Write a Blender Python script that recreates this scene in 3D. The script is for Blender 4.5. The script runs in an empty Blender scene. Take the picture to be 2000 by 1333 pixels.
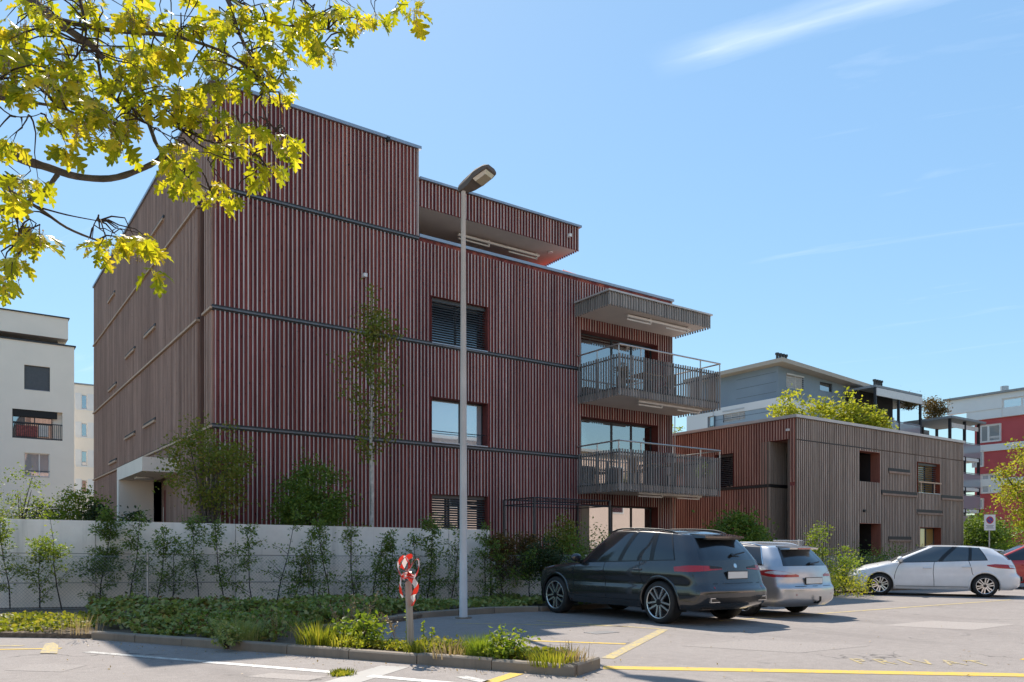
import bpy, bmesh, math, random
import numpy as np
from mathutils import Vector, Matrix, Quaternion

# ------------------------------------------------------------------ camera, sky, sun, exposure
scene = bpy.context.scene
C = scene.collection
YAW = math.radians(35.4)          # the houses stand parallel to the world axes, the camera looks 35.4 degrees off +Y
EYE = 1.35
FPX = 1561.0                      # focal length in pixels of a 2000 px wide picture
HOR = 1072.0
cam_d = bpy.data.cameras.new('camera')
cam = bpy.data.objects.new('camera', cam_d)
C.objects.link(cam)
cam_d.sensor_width = 36.0
cam_d.lens = 36.0 * FPX / 2000.0
cam_d.shift_y = (HOR - 666.5) / 2000.0
cam_d.clip_start = 0.05
cam_d.clip_end = 3000.0
cam.location = (0, 0, EYE)
cam.rotation_euler = (math.radians(90), 0, -YAW)
scene.camera = cam

SKY_P = -0.50
SKY_T = (0.545, 0.605, 0.56)
SKY_C = (2.1, 2.3, 2.5, 1)
SUN_AZ = math.atan2(0.275, 0.845)           # from +Y towards +X
SUN_EL = math.radians(48.4)
world = bpy.data.worlds.new('World')
scene.world = world
world.use_nodes = True
wn, wl = world.node_tree.nodes, world.node_tree.links
wn.clear()
w_out = wn.new('ShaderNodeOutputWorld')
w_bg = wn.new('ShaderNodeBackground')
w_sky = wn.new('ShaderNodeTexSky')
w_sky.sky_type = 'NISHITA'
w_sky.sun_disc = False
w_sky.sun_elevation = SUN_EL
w_sky.sun_rotation = SUN_AZ
w_sky.air_density = 1.0
w_sky.dust_density = 0.15
w_sky.ozone_density = 2.2
w_bg.inputs['Strength'].default_value = 0.15
# thin high cirrus, stretched noise on the sky directions
w_tc = wn.new('ShaderNodeTexCoord')
w_sep = wn.new('ShaderNodeSeparateXYZ'); wl.new(w_tc.outputs['Generated'], w_sep.inputs[0])
w_add = wn.new('ShaderNodeMath'); w_add.operation = 'ADD'; w_add.inputs[1].default_value = 0.12; wl.new(w_sep.outputs['Z'], w_add.inputs[0])
w_dx = wn.new('ShaderNodeMath'); w_dx.operation = 'DIVIDE'; wl.new(w_sep.outputs['X'], w_dx.inputs[0]); wl.new(w_add.outputs[0], w_dx.inputs[1])
w_dy = wn.new('ShaderNodeMath'); w_dy.operation = 'DIVIDE'; wl.new(w_sep.outputs['Y'], w_dy.inputs[0]); wl.new(w_add.outputs[0], w_dy.inputs[1])
w_cmb = wn.new('ShaderNodeCombineXYZ'); wl.new(w_dx.outputs[0], w_cmb.inputs[0]); wl.new(w_dy.outputs[0], w_cmb.inputs[1])
w_rot = wn.new('ShaderNodeVectorRotate'); w_rot.rotation_type = 'Z_AXIS'; w_rot.inputs['Angle'].default_value = math.radians(63)
wl.new(w_cmb.outputs[0], w_rot.inputs['Vector'])
w_map = wn.new('ShaderNodeMapping'); w_map.inputs['Scale'].default_value = (0.9, 5.0, 1); w_map.inputs['Location'].default_value = (13.3, 1.5, 0)
wl.new(w_rot.outputs[0], w_map.inputs[0])
w_nz = wn.new('ShaderNodeTexNoise'); w_nz.inputs['Scale'].default_value = 1.3; w_nz.inputs['Detail'].default_value = 9; w_nz.inputs['Roughness'].default_value = 0.6
w_nz.inputs['Distortion'].default_value = 0.6
wl.new(w_map.outputs[0], w_nz.inputs['Vector'])
w_rmp = wn.new('ShaderNodeValToRGB')
w_rmp.color_ramp.elements[0].position = 0.60; w_rmp.color_ramp.elements[0].color = (0, 0, 0, 1)
w_rmp.color_ramp.elements[1].position = 0.85; w_rmp.color_ramp.elements[1].color = (0.24, 0.24, 0.24, 1)
wl.new(w_nz.outputs['Fac'], w_rmp.inputs[0])
# one longer cirrus streak
def wm(op, a, b=None, clamp=False):
    n = wn.new('ShaderNodeMath'); n.operation = op; n.use_clamp = clamp
    for i, x in enumerate((a, b)):
        if x is None: continue
        if isinstance(x, (int, float)): n.inputs[i].default_value = x
        else: wl.new(x, n.inputs[i])
    return n.outputs[0]
w_s2 = wn.new('ShaderNodeSeparateXYZ'); wl.new(w_rot.outputs[0], w_s2.inputs[0])
w_n2 = wn.new('ShaderNodeTexNoise'); w_n2.inputs['Scale'].default_value = 7.0; w_n2.inputs['Detail'].default_value = 6; wl.new(w_map.outputs[0], w_n2.inputs['Vector'])
w_off = wm('MULTIPLY', wm('SUBTRACT', w_nz.outputs['Fac'], 0.5), 0.10)
w_dy2 = wm('ABSOLUTE', wm('ADD', wm('SUBTRACT', w_s2.outputs['Y'], 1.302), w_off))
w_bnd = wm('SUBTRACT', 1.0, wm('DIVIDE', w_dy2, 0.05), True)
w_end = wm('MULTIPLY', wm('MULTIPLY', wm('ADD', w_s2.outputs['X'], 0.42), 9.0, True), wm('MULTIPLY', wm('SUBTRACT', 0.25, w_s2.outputs['X']), 4.0, True), True)
w_str = wm('MULTIPLY', wm('MULTIPLY', w_bnd, w_end), wm('MULTIPLY', w_n2.outputs['Fac'], 1.1), True)
w_fac = wm('MAXIMUM', w_rmp.outputs[0], wm('MULTIPLY', w_str, 0.55))
# even out the sky's brightness over the whole dome (the hue stays), as the photograph's tone mapping does
w_bw = wn.new('ShaderNodeRGBToBW'); wl.new(w_sky.outputs[0], w_bw.inputs[0])
w_pow = wn.new('ShaderNodeMath'); w_pow.operation = 'POWER'; w_pow.inputs[1].default_value = SKY_P; wl.new(w_bw.outputs[0], w_pow.inputs[0])
w_scl = wn.new('ShaderNodeVectorMath'); w_scl.operation = 'SCALE'; wl.new(w_sky.outputs[0], w_scl.inputs[0]); wl.new(w_pow.outputs[0], w_scl.inputs['Scale'])
w_tnt = wn.new('ShaderNodeVectorMath'); w_tnt.operation = 'MULTIPLY'; w_tnt.inputs[1].default_value = SKY_T; wl.new(w_scl.outputs[0], w_tnt.inputs[0])
w_mix = wn.new('ShaderNodeMix'); w_mix.data_type = 'RGBA'
w_mix.inputs['B'].default_value = SKY_C
wl.new(w_fac, w_mix.inputs['Factor'])
wl.new(w_tnt.outputs[0], w_mix.inputs['A'])
wl.new(w_mix.outputs['Result'], w_bg.inputs['Color'])
wl.new(w_bg.outputs[0], w_out.inputs[0])

sun_d = bpy.data.lights.new('sun', 'SUN')
sun_d.energy = 2.0
sun_d.angle = math.radians(0.5)
sun_d.color = (1.0, 0.91, 0.80)
sun = bpy.data.objects.new('sun', sun_d)
C.objects.link(sun)
_sd = Vector((math.sin(SUN_AZ) * math.cos(SUN_EL), math.cos(SUN_AZ) * math.cos(SUN_EL), math.sin(SUN_EL)))
sun.rotation_euler = _sd.to_track_quat('Z', 'Y').to_euler()
sun.location = (20, 40, 60)

scene.view_settings.view_transform = 'Standard'
scene.view_settings.look = 'None'
scene.view_settings.gamma = 1.0
scene.view_settings.use_curve_mapping = False
scene.view_settings.exposure = 1.9
scene.render.engine = 'CYCLES'
scene.cycles.use_denoising = True
scene.cycles.max_bounces = 8
scene.cycles.transparent_max_bounces = 12

# ------------------------------------------------------------------ survey helpers (metres on the site)
SF = (math.sin(YAW), math.cos(YAW))
SR = (math.cos(YAW), -math.sin(YAW))
def W(X, D, z=0.0):
    "a point X metres right of and D metres ahead of the survey station"
    return Vector((SF[0] * D + SR[0] * X, SF[1] * D + SR[1] * X, z))
def gp(u, v, z=0.0):
    "ground point read off the photograph, on the level z"
    D = (EYE - z) * FPX / (v - HOR)
    return W((u - 1000) / FPX * D, D, z)
def ud(u, D, z=0.0):
    return W((u - 1000) / FPX * D, D, z)
def zv(v, D):
    return EYE + (HOR - v) / FPX * D
def hit_y(u, v, y):
    t = (u - 1000) / FPX
    s = y / (SF[1] + SR[1] * t)
    return s * (SF[0] + SR[0] * t), zv(v, s)
def hit_x(u, v, x):
    t = (u - 1000) / FPX
    s = x / (SF[0] + SR[0] * t)
    return s * (SF[1] + SR[1] * t), zv(v, s)
def depth(p):
    return p[0] * SF[0] + p[1] * SF[1]

# ------------------------------------------------------------------ object helpers
INV = {}
def link(o, parent=None):
    C.objects.link(o)
    if parent is not None:
        o.parent = parent
        if parent.name in INV:
            o.matrix_parent_inverse = INV[parent.name]
    return o
def tag(o, label=None, cat=None, group=None, kind=None):
    if label: o['label'] = label
    if cat: o['category'] = cat
    if group: o['group'] = group
    if kind: o['kind'] = kind
    return o
def thing(name, label, cat, loc=(0, 0, 0), rotz=0.0, group=None, local=False):
    "an Empty at the thing's base; parts are given in site coordinates unless local is set"
    o = bpy.data.objects.new(name, None)
    o.empty_display_size = 0.2
    C.objects.link(o)
    o.location = loc
    o.rotation_euler = (0, 0, rotz)
    if not local:
        INV[o.name] = (Matrix.Translation(Vector(loc)) @ Matrix.Rotation(rotz, 4, 'Z')).inverted()
    return tag(o, label, cat, group)
def mesh_obj(name, verts, faces, mats, parent=None, midx=None, smooth=False):
    me = bpy.data.meshes.new(name)
    me.from_pydata([tuple(v) for v in verts], [], [tuple(f) for f in faces])
    for m in (mats if isinstance(mats, (list, tuple)) else [mats]):
        me.materials.append(m)
    if midx is not None:
        me.polygons.foreach_set('material_index', list(midx))
    if smooth:
        me.polygons.foreach_set('use_smooth', [True] * len(me.polygons))
    me.update()
    return link(bpy.data.objects.new(name, me), parent)
def inst(name, me, parent, loc, scale=(1, 1, 1), rot=(0, 0, 0)):
    o = bpy.data.objects.new(name, me)
    o.location = loc; o.scale = scale; o.rotation_euler = rot
    return link(o, parent)
class MB:
    def __init__(s):
        s.v = []; s.f = []; s.m = []
    def face(s, pts, m=0):
        n = len(s.v); s.v += [tuple(p) for p in pts]; s.f.append(tuple(range(n, n + len(pts)))); s.m.append(m)
    def hexa(s, p, m=0):
        "eight corners: bottom ring then top ring"
        n = len(s.v); s.v += [tuple(q) for q in p]
        for q in ((3, 2, 1, 0), (4, 5, 6, 7), (0, 1, 5, 4), (1, 2, 6, 5), (2, 3, 7, 6), (3, 0, 4, 7)):
            s.f.append(tuple(n + i for i in q)); s.m.append(m)
    def box(s, x0, x1, y0, y1, z0, z1, m=0):
        s.hexa(((x0, y0, z0), (x1, y0, z0), (x1, y1, z0), (x0, y1, z0), (x0, y0, z1), (x1, y0, z1), (x1, y1, z1), (x0, y1, z1)), m)
    def obox(s, a, b, w, z0, z1, m=0, z0b=None, z1b=None):
        "upright wall of width w along the segment a-b"
        a = Vector((a[0], a[1])); b = Vector((b[0], b[1])); d = (b - a).normalized(); n = Vector((-d.y, d.x)) * w / 2
        z0b = z0 if z0b is None else z0b; z1b = z1 if z1b is None else z1b
        q = [a - n, b - n, b + n, a + n]
        s.hexa([(q[0].x, q[0].y, z0), (q[1].x, q[1].y, z0b), (q[2].x, q[2].y, z0b), (q[3].x, q[3].y, z0),
                (q[0].x, q[0].y, z1), (q[1].x, q[1].y, z1b), (q[2].x, q[2].y, z1b), (q[3].x, q[3].y, z1)], m)
    def prism(s, poly, z0, z1, m=0, mt=None):
        n = len(s.v); k = len(poly)
        s.v += [(p[0], p[1], z0) for p in poly] + [(p[0], p[1], z1) for p in poly]
        s.f.append(tuple(n + k + i for i in range(k))); s.m.append(m if mt is None else mt)
        s.f.append(tuple(n + k - 1 - i for i in range(k))); s.m.append(m)
        for i in range(k):
            j = (i + 1) % k
            s.f.append((n + i, n + j, n + k + j, n + k + i)); s.m.append(m)
    def tube(s, pts, rad, n=8, m=0, cap=True):
        pts = [Vector(p) for p in pts]
        if not isinstance(rad, (list, tuple)): rad = [rad] * len(pts)
        base = len(s.v); up = Vector((0, 0, 1))
        for i, p in enumerate(pts):
            d = (pts[min(i + 1, len(pts) - 1)] - pts[max(i - 1, 0)]).normalized()
            a = d.cross(up)
            if a.length < 1e-3: a = d.cross(Vector((1, 0, 0)))
            a.normalize(); b = d.cross(a)
            for k in range(n):
                t = 2 * math.pi * k / n
                s.v.append(tuple(p + (a * math.cos(t) + b * math.sin(t)) * rad[i]))
        for i in range(len(pts) - 1):
            for k in range(n):
                j = (k + 1) % n
                s.f.append((base + i * n + k, base + i * n + j, base + (i + 1) * n + j, base + (i + 1) * n + k)); s.m.append(m)
        if cap:
            s.f.append(tuple(base + k for k in range(n))); s.m.append(m)
            e = base + (len(pts) - 1) * n
            s.f.append(tuple(e + n - 1 - k for k in range(n))); s.m.append(m)
    def build(s, name, mats, parent=None, smooth=False):
        return mesh_obj(name, s.v, s.f, mats, parent, s.m, smooth)

# ------------------------------------------------------------------ materials
def new_mat(name):
    m = bpy.data.materials.new(name)
    m.use_nodes = True
    nt = m.node_tree
    return m, nt, nt.nodes['Principled BSDF']
def N(nt, t, **kw):
    n = nt.nodes.new(t)
    for k, v in kw.items():
        if k in n.inputs.keys(): n.inputs[k].default_value = v
        else: setattr(n, k, v)
    return n
def ramp(nt, src, stops):
    r = nt.nodes.new('ShaderNodeValToRGB')
    e = r.color_ramp.elements
    while len(e) < len(stops): e.new(0.5)
    for i, (p, c) in enumerate(stops):
        e[i].position = p; e[i].color = (*c, 1) if len(c) == 3 else c
    nt.links.new(src, r.inputs[0])
    return r.outputs[0]
def mixc(nt, fac, a, b, mode='MIX'):
    n = nt.nodes.new('ShaderNodeMix'); n.data_type = 'RGBA'; n.blend_type = mode
    for s, x in (('Factor', fac), ('A', a), ('B', b)):
        if hasattr(x, 'links') or hasattr(x, 'is_linked'): nt.links.new(x, n.inputs[s])
        else: n.inputs[s].default_value = x if s == 'Factor' else (*x, 1)
    return n.outputs['Result']
def coords(nt, scale=(1, 1, 1), kind='geo'):
    if kind == 'geo':
        g = nt.nodes.new('ShaderNodeNewGeometry'); src = g.outputs['Position']
    else:
        g = nt.nodes.new('ShaderNodeTexCoord'); src = g.outputs['Object']
    mp = nt.nodes.new('ShaderNodeMapping'); mp.inputs['Scale'].default_value = scale
    nt.links.new(src, mp.inputs[0])
    return mp.outputs[0]
def noise(nt, vec, scale, detail=4, rough=0.55, dist=0.0):
    n = N(nt, 'ShaderNodeTexNoise', Scale=scale, Detail=detail, Roughness=rough, Distortion=dist)
    if vec is not None: nt.links.new(vec, n.inputs['Vector'])
    return n.outputs['Fac']
def bump(nt, bsdf, h, strength=0.3, dist=0.01):
    b = N(nt, 'ShaderNodeBump', Strength=strength, Distance=dist)
    nt.links.new(h, b.inputs['Height']); nt.links.new(b.outputs[0], bsdf.inputs['Normal'])
def plain(name, col, rough=0.6, metal=0.0, var=0.12, scale=6.0, bmp=0.0, spec=0.5):
    m, nt, b = new_mat(name)
    v = coords(nt)
    n = noise(nt, v, scale, 5)
    lo = tuple(max(0, c * (1 - var)) for c in col); hi = tuple(min(1, c * (1 + var)) for c in col)
    nt.links.new(ramp(nt, n, [(0.3, lo), (0.7, hi)]), b.inputs['Base Color'])
    b.inputs['Roughness'].default_value = rough; b.inputs['Metallic'].default_value = metal
    b.inputs['Specular IOR Level'].default_value = spec
    if bmp: bump(nt, b, noise(nt, v, scale * 8, 3), bmp, 0.004)
    return m
def rnd(nt):
    "random value per object and per loose piece"
    o = nt.nodes.new('ShaderNodeObjectInfo'); g = nt.nodes.new('ShaderNodeNewGeometry')
    a = N(nt, 'ShaderNodeMath', operation='ADD'); nt.links.new(o.outputs['Random'], a.inputs[0]); nt.links.new(g.outputs['Random Per Island'], a.inputs[1])
    f = N(nt, 'ShaderNodeMath', operation='FRACT'); nt.links.new(a.outputs[0], f.inputs[0])
    return f.outputs[0]
def timber(name, stops, knots=(0.03, 0.008, 0.01), rough=0.75, pitch=None, axis='x', spec=0.25, k=0.8):
    "stained boards: a tone per piece (or per bay), long grain, dark knots"
    m, nt, b = new_mat(name)
    if pitch:
        g = nt.nodes.new('ShaderNodeNewGeometry'); sp = nt.nodes.new('ShaderNodeSeparateXYZ'); nt.links.new(g.outputs['Position'], sp.inputs[0])
        dv = N(nt, 'ShaderNodeMath', operation='DIVIDE'); dv.inputs[1].default_value = pitch; nt.links.new(sp.outputs[0 if axis == 'x' else 1], dv.inputs[0])
        fl = N(nt, 'ShaderNodeMath', operation='FLOOR'); nt.links.new(dv.outputs[0], fl.inputs[0])
        wnz = nt.nodes.new('ShaderNodeTexWhiteNoise'); wnz.noise_dimensions = '1D'; nt.links.new(fl.outputs[0], wnz.inputs['W'])
        r = wnz.outputs['Value']
    else:
        r = rnd(nt)
    col = ramp(nt, r, stops)
    gr = noise(nt, coords(nt, (22, 22, 1.1)), 1.0, 6, 0.6)
    col = mixc(nt, 0.75, col, ramp(nt, gr, [(0.25, (0.62, 0.62, 0.62)), (0.75, (1.3, 1.3, 1.3))]), 'MULTIPLY')
    kn = noise(nt, coords(nt, (26, 26, 9)), 1.0, 1, 0.4)
    col = mixc(nt, ramp(nt, kn, [(0.68, (0, 0, 0)), (0.74, (k, k, k))]), col, knots)
    we = noise(nt, coords(nt, (1.6, 1.6, 0.22)), 1.0, 5, 0.6)
    col = mixc(nt, 0.8, col, ramp(nt, we, [(0.3, (0.74, 0.72, 0.72)), (0.7, (1.2, 1.2, 1.2))]), 'MULTIPLY')
    nt.links.new(col, b.inputs['Base Color'])
    b.inputs['Roughness'].default_value = rough; b.inputs['Specular IOR Level'].default_value = spec
    bump(nt, b, gr, 0.25, 0.004)
    return m
def leaf_mat(name, c1, c2, c3=None, trans=0.45, rough=0.5):
    m, nt, b = new_mat(name)
    stops = [(0.0, c1), (0.6, c2), (1.0, c3 or c2)]
    col = ramp(nt, rnd(nt), stops)
    nt.links.new(col, b.inputs['Base Color'])
    b.inputs['Roughness'].default_value = rough; b.inputs['Specular IOR Level'].default_value = 0.3
    tr = nt.nodes.new('ShaderNodeBsdfTranslucent')
    nt.links.new(mixc(nt, 1.0, col, (1.25, 1.2, 0.6), 'MULTIPLY'), tr.inputs['Color'])
    mx = nt.nodes.new('ShaderNodeMixShader'); mx.inputs[0].default_value = trans
    nt.links.new(b.outputs[0], mx.inputs[1]); nt.links.new(tr.outputs[0], mx.inputs[2])
    nt.links.new(mx.outputs[0], nt.nodes['Material Output'].inputs[0])
    return m
def glass_mat(name, col, mirror=0.35, rough=0.02, tint=(0.9, 0.95, 1.0)):
    m, nt, b = new_mat(name)
    b.inputs['Base Color'].default_value = (*col, 1); b.inputs['Roughness'].default_value = 0.3; b.inputs['Specular IOR Level'].default_value = 0.2
    g = nt.nodes.new('ShaderNodeBsdfGlossy'); g.inputs['Roughness'].default_value = rough; g.inputs['Color'].default_value = (*tint, 1)
    fr = N(nt, 'ShaderNodeFresnel', IOR=1.45)
    ma = N(nt, 'ShaderNodeMath', operation='MULTIPLY_ADD', use_clamp=True); ma.inputs[1].default_value = 1.0 - mirror; ma.inputs[2].default_value = mirror
    nt.links.new(fr.outputs[0], ma.inputs[0])
    wv = noise(nt, coords(nt), 0.9, 1)
    bp = N(nt, 'ShaderNodeBump', Strength=0.05, Distance=0.02); nt.links.new(wv, bp.inputs['Height']); nt.links.new(bp.outputs[0], g.inputs['Normal'])
    mx = nt.nodes.new('ShaderNodeMixShader'); nt.links.new(ma.outputs[0], mx.inputs[0])
    nt.links.new(b.outputs[0], mx.inputs[1]); nt.links.new(g.outputs[0], mx.inputs[2])
    nt.links.new(mx.outputs[0], nt.nodes['Material Output'].inputs[0])
    return m
def clear_glass(name, mirror=0.1, col=(0.75, 0.85, 0.85)):
    m, nt, b = new_mat(name)
    t = nt.nodes.new('ShaderNodeBsdfTransparent'); t.inputs[0].default_value = (*col, 1)
    g = nt.nodes.new('ShaderNodeBsdfGlossy'); g.inputs['Roughness'].default_value = 0.02
    fr = N(nt, 'ShaderNodeFresnel', IOR=1.5)
    ma = N(nt, 'ShaderNodeMath', operation='ADD', use_clamp=True); ma.inputs[1].default_value = mirror; nt.links.new(fr.outputs[0], ma.inputs[0])
    mx = nt.nodes.new('ShaderNodeMixShader'); nt.links.new(ma.outputs[0], mx.inputs[0]); nt.links.new(t.outputs[0], mx.inputs[1]); nt.links.new(g.outputs[0], mx.inputs[2])
    nt.links.new(mx.outputs[0], nt.nodes['Material Output'].inputs[0])
    return m
def paint(name, col, flake=0.0, rough=0.35, coat=1.0):
    m, nt, b = new_mat(name)
    n = noise(nt, coords(nt), 3.0, 5)
    nt.links.new(ramp(nt, n, [(0.3, tuple(c * 0.93 for c in col)), (0.7, tuple(min(1, c * 1.05) for c in col))]), b.inputs['Base Color'])
    b.inputs['Metallic'].default_value = flake; b.inputs['Roughness'].default_value = rough
    b.inputs['Coat Weight'].default_value = coat; b.inputs['Coat Roughness'].default_value = 0.04
    return m

def asphalt_mat():
    m, nt, b = new_mat('asphalt')
    v = coords(nt)
    big = noise(nt, v, 0.35, 6, 0.6); fine = noise(nt, v, 90, 2, 0.7); mid = noise(nt, v, 7, 5, 0.65)
    col = ramp(nt, big, [(0.3, (0.265, 0.236, 0.218)), (0.7, (0.312, 0.281, 0.260))])
    col = mixc(nt, 0.55, col, ramp(nt, fine, [(0.3, (0.6, 0.6, 0.6)), (0.7, (1.35, 1.35, 1.35))]), 'MULTIPLY')
    col = mixc(nt, 0.5, col, ramp(nt, mid, [(0.3, (0.8, 0.8, 0.8)), (0.7, (1.15, 1.15, 1.15))]), 'MULTIPLY')
    cr = N(nt, 'ShaderNodeTexVoronoi', feature='DISTANCE_TO_EDGE', Scale=0.33); 
    wob = N(nt, 'ShaderNodeVectorMath', operation='ADD'); nt.links.new(v, wob.inputs[0])
    nz = N(nt, 'ShaderNodeTexNoise', Scale=1.3, Detail=6); nt.links.new(v, nz.inputs['Vector']); nt.links.new(nz.outputs['Color'], wob.inputs[1])
    nt.links.new(wob.outputs[0], cr.inputs['Vector'])
    crk = ramp(nt, cr.outputs['Distance'], [(0.0, (0.95, 0.95, 0.95)), (0.005, (0, 0, 0))])
    gate = ramp(nt, noise(nt, v, 0.5, 2), [(0.50, (0, 0, 0)), (0.60, (1, 1, 1))])
    col = mixc(nt, mixc(nt, 1.0, crk, gate, 'MULTIPLY'), col, (0.07, 0.065, 0.06))
    st = noise(nt, coords(nt, (0.9, 0.16, 1)), 1.0, 5, 0.6)
    col = mixc(nt, ramp(nt, st, [(0.52, (0, 0, 0)), (0.72, (0.38, 0.38, 0.38))]), col, (0.15, 0.135, 0.125))
    ag = nt.nodes.new('ShaderNodeTexVoronoi'); ag.inputs['Scale'].default_value = 55; nt.links.new(v, ag.inputs['Vector'])
    col = mixc(nt, 0.35, col, ramp(nt, ag.outputs['Distance'], [(0.1, (1.3, 1.28, 1.25)), (0.6, (0.75, 0.75, 0.75))]), 'MULTIPLY')
    spot = noise(nt, v, 3.1, 2, 0.4)
    col = mixc(nt, ramp(nt, spot, [(0.70, (0, 0, 0)), (0.78, (0.35, 0.35, 0.35))]), col, (0.10, 0.095, 0.09))
    nt.links.new(col, b.inputs['Base Color'])
    b.inputs['Roughness'].default_value = 0.9; b.inputs['Specular IOR Level'].default_value = 0.25
    bump(nt, b, fine, 0.5, 0.006)
    return m
def road_paint(name, col, wear=0.5):
    m, nt, b = new_mat(name)
    v = coords(nt)
    n = noise(nt, v, 9, 7, 0.7); f = noise(nt, v, 80, 2, 0.7)
    s = mixc(nt, 0.5, ramp(nt, n, [(0, (0, 0, 0)), (1, (1, 1, 1))]), ramp(nt, f, [(0, (0, 0, 0)), (1, (1, 1, 1))]))
    fac = ramp(nt, s, [(wear - 0.06, (1, 1, 1)), (wear + 0.06, (0, 0, 0))])
    nt.links.new(mixc(nt, fac, col, (0.285, 0.26, 0.24)), b.inputs['Base Color'])
    b.inputs['Roughness'].default_value = 0.85; b.inputs['Specular IOR Level'].default_value = 0.25
    return m
def concrete_mat(name, base, stain=0.5, streak=True):
    m, nt, b = new_mat(name)
    v = coords(nt)
    col = ramp(nt, noise(nt, v, 0.8, 7, 0.62), [(0.28, tuple(c * 0.78 for c in base)), (0.72, tuple(c * 1.12 for c in base))])
    if streak:
        st = noise(nt, coords(nt, (3.0, 3.0, 0.22)), 1.0, 6, 0.65)
        col = mixc(nt, ramp(nt, st, [(0.52, (0, 0, 0)), (0.75, (stain, stain, stain))]), col, tuple(c * 0.5 for c in base))
    pit = noise(nt, v, 45, 2, 0.6)
    col = mixc(nt, ramp(nt, pit, [(0.70, (0, 0, 0)), (0.76, (0.5, 0.5, 0.5))]), col, tuple(c * 0.45 for c in base))
    nt.links.new(col, b.inputs['Base Color'])
    b.inputs['Roughness'].default_value = 0.88; b.inputs['Specular IOR Level'].default_value = 0.25
    bump(nt, b, noise(nt, v, 30, 5), 0.25, 0.006)
    return m
def ground_mat():
    m, nt, b = new_mat('soil')
    v = coords(nt)
    col = ramp(nt, noise(nt, v, 14, 6, 0.7), [(0.3, (0.07, 0.05, 0.035)), (0.55, (0.16, 0.12, 0.085)), (0.75, (0.27, 0.215, 0.16))])
    nt.links.new(col, b.inputs['Base Color']); b.inputs['Roughness'].default_value = 0.95
    bump(nt, b, noise(nt, v, 40, 4), 0.8, 0.02)
    return m

M = {}
M['asphalt'] = asphalt_mat()
M['yellow'] = road_paint('yellow_road_paint', (0.62, 0.42, 0.07), 0.435)
M['yellow_worn'] = road_paint('worn_yellow_road_paint', (0.55, 0.42, 0.14), 0.50)
M['white_paint'] = road_paint('white_road_paint', (0.72, 0.70, 0.65), 0.42)
M['white_worn'] = road_paint('worn_white_road_paint', (0.55, 0.54, 0.5), 0.49)
M['soil'] = ground_mat()
M['patch_dark'] = plain('asphalt_patch', (0.27, 0.24, 0.22), 0.9, var=.25, scale=40, bmp=.4)
M['patch_light'] = plain('old_asphalt_patch', (0.32, 0.285, 0.26), 0.9, var=.2, scale=40, bmp=.4)
M['turf'] = plain('turf', (0.20, 0.19, 0.13), 0.95, var=0.35, scale=3, bmp=0.5)
M['kerb'] = concrete_mat('kerb_stone', (0.26, 0.22, 0.175), 0.6, True)
M['concrete'] = concrete_mat('retaining_wall_concrete', (0.92, 0.84, 0.76), 0.7)
RED = [(0.0, (0.18, 0.048, 0.050)), (0.35, (0.25, 0.068, 0.066)), (0.7, (0.32, 0.092, 0.080)), (1.0, (0.40, 0.125, 0.09))]
M['board'] = timber('red_stained_boards', RED, pitch=0.12)
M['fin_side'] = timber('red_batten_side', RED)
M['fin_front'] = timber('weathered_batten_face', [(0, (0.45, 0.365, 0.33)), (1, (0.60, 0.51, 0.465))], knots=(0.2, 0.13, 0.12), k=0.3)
BRN = [(0, (0.31, 0.19, 0.145)), (0.5, (0.38, 0.235, 0.18)), (1, (0.45, 0.285, 0.22))]
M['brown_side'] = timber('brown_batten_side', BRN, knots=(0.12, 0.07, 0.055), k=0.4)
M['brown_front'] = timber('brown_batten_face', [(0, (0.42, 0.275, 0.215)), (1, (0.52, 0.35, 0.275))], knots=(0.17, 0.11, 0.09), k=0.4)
M['brown_board'] = timber('brown_boards', [(0, (0.15, 0.09, 0.07)), (1, (0.20, 0.12, 0.095))], pitch=0.12, axis='y', knots=(0.12, 0.07, 0.055), k=0.3)
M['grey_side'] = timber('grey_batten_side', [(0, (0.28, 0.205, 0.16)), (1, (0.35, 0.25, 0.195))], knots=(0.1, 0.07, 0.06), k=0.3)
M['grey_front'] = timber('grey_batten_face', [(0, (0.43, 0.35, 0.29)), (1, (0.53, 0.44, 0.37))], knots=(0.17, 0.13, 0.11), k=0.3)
M['grey_board'] = timber('grey_boards', [(0, (0.14, 0.105, 0.085)), (1, (0.19, 0.14, 0.11))], pitch=0.12, knots=(0.05, 0.04, 0.035), k=0.3)
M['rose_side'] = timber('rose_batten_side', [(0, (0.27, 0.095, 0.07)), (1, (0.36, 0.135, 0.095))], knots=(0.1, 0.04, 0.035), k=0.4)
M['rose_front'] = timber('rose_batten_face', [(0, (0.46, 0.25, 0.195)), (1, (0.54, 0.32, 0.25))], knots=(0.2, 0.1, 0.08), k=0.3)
M['slat'] = timber('grey_balcony_slat', [(0, (0.20, 0.18, 0.165)), (1, (0.32, 0.29, 0.265))], knots=(0.12, 0.11, 0.105), k=0.3)
M['band'] = plain('dark_band', (0.03, 0.027, 0.027), 0.6)
M['zinc'] = plain('zinc_flashing', (0.36, 0.38, 0.42), 0.4, 0.7, 0.1, 2)
M['drip'] = plain('dark_drip_profile', (0.15, 0.15, 0.155), 0.5, 0.3, 0.2, 3)
M['ledge'] = plain('bare_timber_ledge', (0.52, 0.36, 0.25), 0.7, var=0.2, scale=9)
M['cap'] = plain('light_roof_edge', (0.55, 0.50, 0.47), 0.5, 0.2, 0.08, 2)
M['soffit'] = plain('beige_soffit', (0.66, 0.58, 0.52), 0.85, var=0.05, scale=2)
M['plaster'] = plain('cream_plaster', (0.90, 0.80, 0.69), 0.9, var=0.04, scale=2, bmp=0.1)
M['dark_metal'] = plain('anthracite_metal', (0.045, 0.047, 0.052), 0.45, 0.4, 0.1)
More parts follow.
